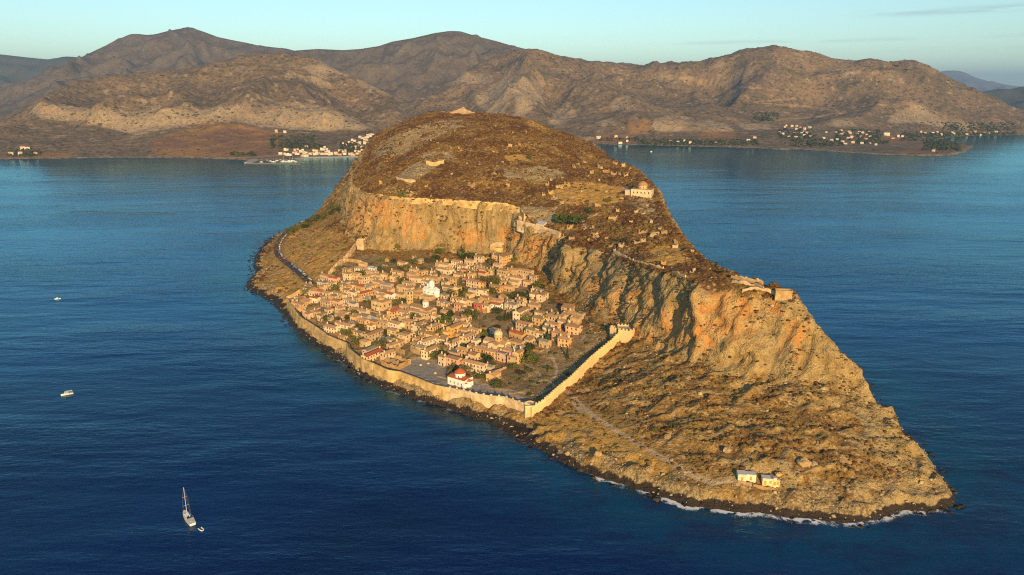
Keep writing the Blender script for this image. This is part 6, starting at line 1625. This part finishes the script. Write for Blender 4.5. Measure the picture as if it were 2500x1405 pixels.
while q < S[-1] - 30:
    x, y = np.interp(q, S, [p[0] for p in rp]), np.interp(q, S, [p[1] for p in rp]); x2, y2 = np.interp(q + 3, S, [p[0] for p in rp]), np.interp(q + 3, S, [p[1] for p in rp])
    kd = 'van' if i == 4 else rnd.choice(('white', 'white', 'white', 'silver', 'silver', 'black', 'blue', 'red'))
    o = car(kd, (x, y, float(ground(x, y)) + .2), math.atan2(y2 - y, x2 - x) + R(rnd.uniform(-3, 3)))
    cl.append((o, ('%s car parked along the shore road' % kd) if kd != 'van' else 'cream van parked near the town end of the shore road', x, y, 10.0))
    q += rnd.choice((5.6, 5.8, 6.4, 9.0)) + (1.5 if kd == 'van' else 0); i += 1
unique_labels(cl, 'car', 'vehicles parked along the shore road')
pr = hit(1388, 951)
o = car('red', (pr.x, pr.y, pr.z + .05), R(40)); tag(o, 'red car parked outside the gate of the curtain wall', 'car')
# ------------------------------------------------------------------ mainland villages and harbour
VW = {'white': wall_mat('village_white', (0.70, 0.67, 0.60), (0.80, 0.77, 0.70), 0.2, False, 0.06), 'cream': WALLS['cream'], 'salmon': wall_mat('village_salmon', (0.60, 0.36, 0.25), (0.66, 0.42, 0.30), 0.2, False, 0.06)}
VMESH = {}
def vmesh(key):
    """shared meshes of a village house: (length, depth, height, roof shape)"""
    if key not in VMESH:
        L, D, H, rf, wc = key
        b = MB(); b.box(-L/2, L/2, -D/2, D/2, -4, H); r = MB()
        if rf == 'flat': r.box(-L/2 - .3, L/2 + .3, -D/2 - .3, D/2 + .3, H + .01, H + .5, bottom=True); rm_ = VW['white']
        else: r.hip(L, D, H, H + D * .19, .6); rm_ = ROOFS['red'] if rf == 'red' else ROOFS['orange']
        w = MB(); w.box(-.7, .7, -.1, .1, 0, 1.6, bottom=True)
        bal = MB(); bal.box(-L * .4, L * .4, -1.3, 0, 0, .18, bottom=True); bal.box(-L * .4, L * .4, -1.3, -1.2, .18, 1.0, bottom=True)
        VMESH[key] = (b.mesh('wall', VW[wc]), r.mesh('roof', rm_), w.mesh('window', M_WIN), bal.mesh('balcony', VW['white']))
    return VMESH[key]
VH = []
def vhouse(px, py, grp, size=1.0, wc=None, rf=None):
    p = mhit(px, py)
    if p is None: return
    L = rnd.choice((8, 10, 12)) * size; D = rnd.choice((7, 8)) * size; H = rnd.choice((4, 6.2, 6.2, 8.6)) * min(1.4, size)
    wc = wc or rnd.choice(('white', 'white', 'white', 'cream', 'salmon')); rf = rf or rnd.choice(('red', 'orange', 'orange', 'flat'))
    m = vmesh((L, D, H, rf, wc))
    t = empty('village_house', p, math.atan2(p.y, p.x) - math.pi / 2 + R(rnd.uniform(-25, 25)))
    place('wall', m[0], t); place('roof', m[1], t)
    n = 3 if L > 9 else 2
    for fl in range(1 if H < 5 else (2 if H < 8 else 3)):
        for i in range(n): place('window', m[2], t, ((i + .5) / n * L - L / 2, -D / 2 - .02, 1.2 + fl * 2.9))
        if fl: place('balcony', m[3], t, (0, -D / 2 - .02, fl * 2.9))
    VH.append((t, wc, rf, L, H, grp, px, py))
HB = [(780,600),(880,618),(925,622),(885,545),(1005,545),(1015,585),(1085,565),(1135,580),(1050,605),(1110,632),(1180,632),(1240,605),(1305,612),(1360,595),(1410,607),(1490,602),(1560,606),(1630,602),(1690,610),(1740,575),(1710,560),(1765,602),(1840,607),(1900,617),(1950,602),(1990,587),(2025,612),(1440,537),(1485,525),(1290,552),(1770,458),(1830,438),(1910,402),(1990,442),(2030,362),(2100,392),(2115,333),(2190,302),(1880,512),(1930,487),(2030,492),(2065,442),(1510,572),(2080,357),(1960,570),(2055,552),(850,272),(720,258),(1180,497)]
for a, b_ in HB: vhouse(560 + a / 6.25, 280 + b_ / 6.25 + 1.5, 'the harbour village', 1.0)
for a, b_ in HB[1:46]:
    if 520 < b_ or a > 1750: vhouse(560 + (a + rnd.choice((-34, 34))) / 6.25, 280 + (b_ + rnd.uniform(-14, 6)) / 6.25 + 1.5, 'the harbour village', .9)
RB = [(175,208),(160,228),(235,222),(290,217),(330,228),(285,254),(430,233),(375,248),(265,292),(370,273),(400,292),(375,314),(440,334),(345,288),(280,338),(330,343),(205,338),(100,288),(140,302),(610,283),(585,350),(725,284),(770,270),(780,310),(745,315),(800,294),(860,280),(870,298),(850,350),(885,343),(975,278),(1010,289),(945,309),(1075,280),(1050,314),(990,334),(1040,354),(1090,329),(1335,350),(1440,330),(1395,330),(730,374),(670,374),(820,408),(790,390),(1000,405),(1085,404),(1150,420),(1645,280),(1690,294),(1770,294),(1820,285),(1865,312),(1980,289),(2000,304),(2140,312),(2235,280),(2340,290),(2290,312),(2460,280),(2380,304),(1780,488),(900,398)]
for a, b_ in RB: vhouse(1880 + a / 4.464, 260 + b_ / 4.464 + 1, 'the eastern village' if a < 1500 else 'the far beach hamlet', 1.05)
vhouse(1880 + 1270 / 4.464, 260 + 315 / 4.464 + 1, 'the eastern village', 1.9, 'white', 'orange')
for a, b_, s in ((275,345,1.5),(460,340,1.1),(580,338,1.1),(585,382,1.1),(1060,384,1.3),(1140,392,1.1),(1550,398,1.1),(1905,378,1.3),(1975,345,1.1),(1270,402,1.0),(1210,378,1.0),(510,405,1.2)):
    vhouse(1400 + a / 4.464, 260 + b_ / 4.464 + 1, 'the middle beach', s)
for a, b_, wc in ((95,1133,'white'),(180,1138,'white'),(240,1088,'white'),(310,1132,'salmon'),(200,1090,'cream')):
    vhouse(a / 3.571, 60 + b_ / 3.571 + 1, 'the far left shore', 1.2, wc)
def vlab(v):
    t, wc, rf, L, H, grp, px, py = v
    return '%s%s house, %s roof, in %s' % ('tall ' if H > 8 else ('low ' if H < 5 else ''), wc, 'flat' if rf == 'flat' else rf, grp)
unique_labels([(v[0], vlab(v), *v[0].location) for v in VH], 'house', 'white houses along the mainland shore')
# harbour: broad causeway, rubble mole and moored boats
M_CONC = flat_mat('harbour_concrete', (0.33, 0.32, 0.31), 0.9, 0.1, n=0.15); M_RUBBLE = flat_mat('rubble_stone', (0.22, 0.17, 0.13), 0.95, 0.1, n=0.3)
def slab(name, pts_px, z, mat, label, cat):
    P = [at_z(x, y, 0) for x, y in pts_px]; cx = sum(p[0] for p in P) / len(P); cy = sum(p[1] for p in P) / len(P)
    L = [(p[0] - cx, p[1] - cy) for p in P]
    if sum(a[0] * b[1] - b[0] * a[1] for a, b in zip(L, L[1:] + L[:1])) < 0: L = L[::-1]
    t = empty(name, (cx, cy, 0)); b = MB(); b.prism(L, -6, z, taper=.99); b.obj('body', mat, t)
    k = MB(); k.prism([(x * .985, y * .985) for x, y in L], z, z + .05); k.obj('surface', mat, t)
    tag(t, label, cat, kind='thing')
slab('causeway', [(596,399),(616,399),(640,390),(668,383),(660,379),(640,382),(610,391)], 2.2, M_CONC, 'grey concrete causeway reaching out from the harbour shore', 'causeway')
slab('harbour_mole', [(600,400),(736,402),(738,400.4),(602,398.4)], 1.6, M_RUBBLE, 'low dark rubble mole closing the harbour', 'breakwater')
slab('quay', [(648,387),(700,389.5),(770,385.5),(880,383.8),(884,382),(770,383.5),(700,387),(650,385)], 1.8, M_CONC, 'narrow grey quay along the harbour village front', 'quay')
hb = []
for px, py, L, mast in ((638,396.5,11,1),(660,394,9,0),(676,393,10,1),(668,396,12,1),(692,395,16,1),(706,395,17,1),(714,394,15,1),(722,396,9,0),(684,391,8,0),(652,392,8,0)):
    p = at_z(px, py, 0); t = empty('moored_boat', (p[0], p[1], .05), R(rnd.uniform(-20, 20)))
    hull(L, L * .3, L * .11, 'hull', t)
    b = MB(); b.box(-L * .2, L * .15, -L * .1, L * .1, L * .1, L * .2); b.obj('cabin', M_HULL, t)
    if mast: b = MB(); b.tube((L * .08, 0, L * .15), (L * .08, 0, L * 1.15), L * .014, L * .01, 6); b.obj('mast', M_ALU, t)
    hb.append((t, 'white %s moored in the harbour' % ('sailing boat' if mast else 'motor boat'), *p))
unique_labels(hb, 'boat', 'boats moored in the harbour')
# ------------------------------------------------------------------ scrub, stones, surf
nrg = np.random.default_rng(3)
def clump_proto(seed, kind):
    r = np.random.default_rng(seed)
    if kind == 'bush':
        V = [(0, 0, 0)] * 0
        a = np.arange(6) * math.pi / 3
        r0 = np.stack([np.cos(a), np.sin(a), np.full(6, -.25)], 1); r1 = np.stack([np.cos(a + .5) * .8, np.sin(a + .5) * .8, np.full(6, .42)], 1)
        V = np.concatenate([r0, r1, [[0, 0, .8]]]) * (1 + r.normal(0, .16, (13, 1)))
        F = [(i, (i + 1) % 6, 6 + i) for i in range(6)] + [((i + 1) % 6, 6 + (i + 1) % 6, 6 + i) for i in range(6)] + [(6 + i, 6 + (i + 1) % 6, 12) for i in range(6)]
    else:
        V = np.array([(-1,-1,-.6),(1,-1,-.6),(1,1,-.6),(-1,1,-.6),(-.8,-.8,.6),(.8,-.7,.75),(.7,.8,.5),(-.7,.7,.7)], float) * .8 + r.normal(0, .17, (8, 3))
        F = [(0,1,5),(0,5,4),(1,2,6),(1,6,5),(2,3,7),(2,7,6),(3,0,4),(3,4,7),(4,5,6),(4,6,7)]
    return V, np.array(F)
BUSH = [clump_proto(i, 'bush') for i in range(6)]; ROCK = [clump_proto(20 + i, 'rock') for i in range(6)]
def scatter(name, X, Y, Z, S, protos, mat, label, flat=(0.55, 1.0), tone=None):
    Vs, Fs, Ts = [], [], []; off = 0
    pick = nrg.integers(0, len(protos), len(X))
    for k, (pv, pf) in enumerate(protos):
        m = pick == k; n = int(m.sum())
        if n == 0: continue
        a = nrg.uniform(0, 6.283, n); c, s_ = np.cos(a)[:, None], np.sin(a)[:, None]; sc = S[m][:, None]; h_ = nrg.uniform(*flat, n)[:, None]
        vx = (pv[None, :, 0] * c - pv[None, :, 1] * s_) * sc * nrg.uniform(.8, 1.25, (n, 1)) + X[m][:, None]; vy = (pv[None, :, 0] * s_ + pv[None, :, 1] * c) * sc + Y[m][:, None]; vz = pv[None, :, 2] * sc * h_ + Z[m][:, None]
        V = np.stack([vx, vy, vz], -1).reshape(-1, 3); F = (pf[None] + (np.arange(n) * len(pv))[:, None, None]).reshape(-1, 3) + off
        Vs.append(V); Fs.append(F); Ts.append(np.repeat((nrg.random(n) if tone is None else tone[m]), len(pv))); off += len(V)
    me = raw_mesh(name, np.concatenate(Vs), np.concatenate(Fs), mat, False, dict(tone=np.concatenate(Ts)))
    o = bpy.data.objects.new(name, me); link(o); tag(o, label, kind='stuff'); return o
def tone_mat(name, c1, c2, c3, scale=2.0):
    k = Nt(name); tn = k.attr('tone'); n = k.noise(scale, 3, 0.6)
    col = k.mix(k.ramp(tn, .2, .55), c1, c2); col = k.mix(k.ramp(tn, .6, .95), col, c3)
    col = k.mix(k.mul(k.ramp(n, .45, .7), .5), col, tuple(x * .45 for x in c1))
    k.bump(n, .5, .4)
    return k.fin(col, .95, .1)
M_SCRUB = tone_mat('dry_scrub', (0.085, 0.042, 0.015), (0.185, 0.10, 0.028), (0.17, 0.13, 0.035))
M_GREEN = tone_mat('green_scrub', (0.05, 0.06, 0.015), (0.11, 0.11, 0.025), (0.16, 0.14, 0.04))
M_ROCKS = tone_mat('loose_limestone', (0.40, 0.29, 0.15), (0.52, 0.40, 0.22), (0.34, 0.27, 0.165), 1.2)
tz_at = lambda X, Y: bil(TZ, (X - xs[0]) / (xs[1] - xs[0]), np.interp(Y, ys, np.arange(len(ys))))
at_att = lambda A, X, Y: bil(A, (X - xs[0]) / (xs[1] - xs[0]), np.interp(Y, ys, np.arange(len(ys))))
def sample(n, x0, x1, y0, y1):
    X = nrg.uniform(x0, x1, n); Y = nrg.uniform(y0, y1, n); return X, Y
# plateau and slopes: rejection by clumpy noise and by what the ground is
X, Y = sample(240000, -330, 330, 320, 1420)
Z = tz_at(X, Y); cl_ = at_att(m_cliff, X, Y); gr_ = at_att(grass, X, Y); tw_m = at_att(m_town, X, Y); pl_ = at_att(pale, X, Y); go_ = at_att(gold, X, Y); ge_ = at_att(grey, X, Y); ds_ = at_att(dsh_t, X, Y)
cn = fbm2(X / 22, Y / 22, 3, 81) + 0.5 * fbm2(X / 7, Y / 7, 2, 83)
prob = sstep(-0.55, 0.35, cn) * (1 - .5 * cl_) * (1 - .80 * gr_) * (1 - .97 * tw_m) * (1 - .6 * pl_) * (1 - .85 * go_) * (1 - ge_) * sstep(9, 20, ds_)
prob = prob * np.where(Z < 62, 0.8, np.where(Y < 600, 1.0, 0.66)) * (1 - .3 * at_att(m_rock, X, Y))
keep = (nrg.random(len(X)) < prob) & (Z > 4)
X, Y, Z = X[keep], Y[keep], Z[keep]; top = Z > 68
S_ = np.where(Y < 600, nrg.gamma(3.0, .17, len(X)) + .3, nrg.gamma(3.0, .26, len(X)) + .45)
tone_ = np.clip(.5 + np.where(Z < 62, .10, -.10) + .55 * fbm2(X / 30, Y / 30, 2, 91) + nrg.normal(0, .2, len(X)), 0, 1)
scatter('dry_scrub', X, Y, Z + S_ * .08, S_, BUSH, M_SCRUB, 'rust brown dry scrub covering the plateau and slopes', tone=tone_)
NSCRUB = len(X)
# green tufts: town gardens, cliff ledges and cliff foot
X, Y = sample(60000, -330, 260, 400, 860); Z = tz_at(X, Y); tw_m = at_att(m_town, X, Y); cl_ = at_att(m_cliff, X, Y); ge_ = at_att(grey, X, Y)
dcb_, _ = dist_line(cliff_base, X, Y)
cn = fbm2(X / 14, Y / 14, 3, 85)
prob = tw_m * sstep(.05, .5, cn) * .30 * (1 - ge_) + (1 - sstep(4, 18, dcb_)) * sstep(0.0, .5, cn) * .25 * (Y > 480) + cl_ * sstep(.25, .7, cn) * .12
keep = (nrg.random(len(X)) < prob) & (Z > 6)
X, Y, Z = X[keep], Y[keep], Z[keep]; S_ = nrg.gamma(3, .22, len(X)) + .35
scatter('green_undergrowth', X, Y, Z + .1, S_, BUSH, M_GREEN, 'green undergrowth among the houses and along the cliff foot')
# loose stones
X, Y = sample(120000, -380, 330, 315, 1300); Z = tz_at(X, Y); tw_m = at_att(m_town, X, Y); cl_ = at_att(m_cliff, X, Y); ge_ = at_att(grey, X, Y); ds_ = at_att(dsh_t, X, Y); gr_ = at_att(grass, X, Y)
cn = fbm2(X / 18, Y / 18, 3, 87)
prob = (sstep(-.1, .6, cn) * .30 * (1 - .7 * gr_) + (1 - sstep(6, 24, ds_)) * .30) * (1 - ge_) * (1 - .8 * tw_m) * np.where(Y < 600, 1, .3)
keep = (nrg.random(len(X)) < prob) & (Z > .6)
X, Y, Z = X[keep], Y[keep], Z[keep]; S_ = nrg.gamma(1.8, .18, len(X)) + .18
scatter('loose_stones', X, Y, Z + S_ * .2, S_, ROCK, M_ROCKS, 'loose pale limestone blocks on the slopes and shore', (.6, 1.0))
# dark wet rocks breaking the water
X, Y = sample(90000, -420, 330, 310, 1120); ds_, _ = dist_line(loop, X, Y); ins = in_poly(loop, X, Y)
cn = fbm2(X / 12, Y / 12, 2, 89)
keep = (nrg.random(len(X)) < .5) & (ds_ < np.where(ins, 3.5, 5.0 + 3 * cn)) & (cn > -.15)
X, Y = X[keep], Y[keep]; S_ = nrg.gamma(1.8, .35, len(X)) + .3
M_WETR = tone_mat('wet_rock', (0.030, 0.022, 0.014), (0.055, 0.038, 0.022), (0.09, 0.062, 0.035), 1.0)
scatter('shore_rocks', X, Y, np.maximum(tz_at(X, Y), -.1) * .4, S_, ROCK, M_WETR, 'dark wet rocks along the waterline', (.4, .8))
# big boulders one can tell apart
def boulder(px, py, r, label):
    p = hit(px, py); bm = bmesh.new(); bmesh.ops.create_icosphere(bm, subdivisions=4, radius=1)
    V = np.array([v.co[:] for v in bm.verts]); sd = px * .01
    d = 1 + .30 * pn3(V[:, 0] * 1.3 + sd, V[:, 1] * 1.3, V[:, 2] * 1.3, 5) + .22 * np.abs(pn3(V[:, 0] * 3 + sd, V[:, 1] * 3, V[:, 2] * 3, 6)) + .06 * pn3(V[:, 0] * 9, V[:, 1] * 9, V[:, 2] * 9, 8)
    for v, k_ in zip(bm.verts, d): v.co = v.co * k_; v.co.x *= 1.25; v.co.z *= .8
    me = bpy.data.meshes.new('boulder'); bm.to_mesh(me); bm.free(); me.materials.append(M_RUIN)
    o = bpy.data.objects.new('boulder', me); o.location = (p.x, p.y, p.z + r * .2); r *= .62; o.scale = (r, r, r); link(o); tag(o, label, 'boulder', 'large boulders of the eastern slope')
for a in ((1962,1136,4.2,'big cracked boulder above the smaller cottage'), (1986,1138,2.6,'boulder leaning against the big cracked boulder'), (1385,1112,2.0,'pale boulder on the shore below the curtain wall'), (1460,1114,2.6,'large rounded boulder on the shore left of the path'), (1640,1124,1.2,'small pale boulder beside the path to the cottages'), (1586,1150,3.0,'broad boulder between path and shore'), (1630,1070,2.6,'pale cracked boulder on the slope above the path'), (1900,1165,2.2,'grey boulder behind the smaller cottage'), (1775,1102,2.8,'pale boulder up the slope behind the ochre shuttered cottage')): boulder(*a)
# surf
def surf():
    P = np.array([p[:2] for p in shore_s]); S = np.concatenate([[0], np.cumsum(np.hypot(*np.diff(P, axis=0).T))]); n = int(S[-1] / 1.5); ss = np.linspace(0, S[-1], n + 1)
    x = np.interp(ss, S, P[:, 0]); y = np.interp(ss, S, P[:, 1]); tx, ty = np.gradient(x), np.gradient(y); tx = blur(tx[None], 2)[0] if False else tx
    L = np.hypot(tx, ty) + 1e-9; nx, ny = ty / L, -tx / L
    pxx, pyy = project(x, y, 0 * x)
    amt = .30 * sstep(640, 760, pxx) * (1 - sstep(1180, 1330, pxx)) + sstep(1400, 1500, pxx) * np.where((pyy > 1100) & (ss < S[-7]), 1, 0) + .14 * (ss < S[-7])
    amt = amt * np.clip(.85 + .6 * fbm2(ss / 22, ss * 0, 2, 95), .25, 1.4)
    rows = np.linspace(-2.5, 8.5, 12); V, U_, A_ = [], [], []
    for r_ in rows:
        w = r_ + .9 * fbm2(ss / 7, ss * 0 + 3, 2, 97) * (r_ > 0); V.append(np.stack([x + nx * w, y + ny * w, 0 * x + .10 + .02 * (12 - r_) / 12], -1)); U_.append(0 * x + (r_ + 2.5) / 11); A_.append(amt)
    k = Nt('surf_foam'); u = k.attr('across'); a = k.attr('amount')
    n1 = k.noise(1.1, 5, .75, dist=2.0); n2 = k.noise(.16, 3, .6)
    edge = k.ramp(u, .92, .30)
    f = k.mul(k.mul(edge, a), k.ramp(n2, .36, .60, .30, 1.25))
    alpha = k.ramp(k.add(k.mul(f, 1.1), k.mul(k.math('SUBTRACT', n1, .5), 2.6)), .50, 1.05)
    k.l(alpha, k.b.inputs['Alpha']); m = k.fin((0.72, 0.76, 0.80), .6, .3)
    o = grid_mesh('sea_foam', np.array(V).reshape(-1, 3), len(rows), n + 1, m, True, dict(across=np.array(U_), amount=np.array(A_)))
    if o.data.polygons[0].normal.z < 0: o.data.flip_normals()
    link(o); tag(o, 'white surf breaking along the rocky shore', kind='stuff')
surf()
# mainland: dark bushes on the hills and woods round the villages
X = nrg.uniform(-.80, .80, 60000); Y = 2300 + nrg.power(1.4, 60000) * 2600; X = X * Y; Z = mground(X, Y)
fx, fy = project(X, Y, Z); cn = fbm2(X / 260, Y / 260, 3, 101)
keep = (Z > 4) & (nrg.random(len(X)) < sstep(-.2, .7, cn) * .38) & (fx > -60) & (fx < 2560)
X, Y, Z = X[keep], Y[keep], Z[keep]; S_ = nrg.gamma(2.4, 1.0, len(X)) + 1.2
M_MBUSH = tone_mat('hill_scrub', (0.045, 0.043, 0.020), (0.075, 0.062, 0.030), (0.10, 0.075, 0.035), .2)
scatter('hill_scrub', X, Y, Z + .3, S_, BUSH, M_MBUSH, 'dark bushes dotted over the mainland hills', (.5, .8))
WOODS = [(1560,342,1850,356,420),(1900,318,1990,340,160),(2040,318,2150,345,260),(2200,325,2310,345,200),(2250,325,2480,335,330),(2255,345,2345,368,380),(690,355,790,364,120),(660,330,770,362,150),(830,350,905,378,150),(1930,340,2060,360,200),(2090,345,2170,352,100),(20,366,100,384,90),(1840,275,1900,296,120),(1460,338,1560,346,60),(2300,300,2480,322,300),(560,374,620,382,40)]
XX, YY, ZZ = [], [], []
for (x0, y0, x1, y1, n) in WOODS:
    for _ in range(n):
        p = mhit(nrg.uniform(x0, x1), nrg.uniform(y0, y1))
        if p is not None: XX.append(p.x); YY.append(p.y); ZZ.append(p.z)
S_ = nrg.gamma(3, .75, len(XX)) + 1.8
M_WOOD = tone_mat('coastal_woodland', (0.025, 0.034, 0.016), (0.045, 0.055, 0.022), (0.075, 0.08, 0.03), .3)
scatter('coastal_woodland', np.array(XX), np.array(YY), np.array(ZZ) + S_ * .4, S_, BUSH, M_WOOD, 'dark woodland and olive groves round the mainland villages', (.9, 1.4))
# ------------------------------------------------------------------ haze over the bay
def haze_box():
    x0, x1, y0, y1, z0, z1 = -41000, 41000, -3500, 46000, -40, 1150
    V = [(x, y, z) for z in (z0, z1) for y in (y0, y1) for x in (x0, x1)]
    F = [(0, 2, 3, 1), (4, 5, 7, 6), (0, 1, 5, 4), (2, 6, 7, 3), (0, 4, 6, 2), (1, 3, 7, 5)]
    me = raw_mesh('haze', V, F)
    m = bpy.data.materials.new('haze_air'); m.use_nodes = True
    t = m.node_tree; t.nodes.clear()
    out = t.nodes.new('ShaderNodeOutputMaterial'); pv = t.nodes.new('ShaderNodeVolumePrincipled')
    pv.inputs['Color'].default_value = (0.30, 0.56, 1.0, 1)
    pv.inputs['Density'].default_value = 0.000043
    pv.inputs['Anisotropy'].default_value = 0.0
    t.links.new(pv.outputs[0], out.inputs['Volume'])
    me.materials.append(m)
    o = bpy.data.objects.new('haze', me); link(o); tag(o, 'thin blue haze in the air over the bay', kind='stuff')
haze_box()
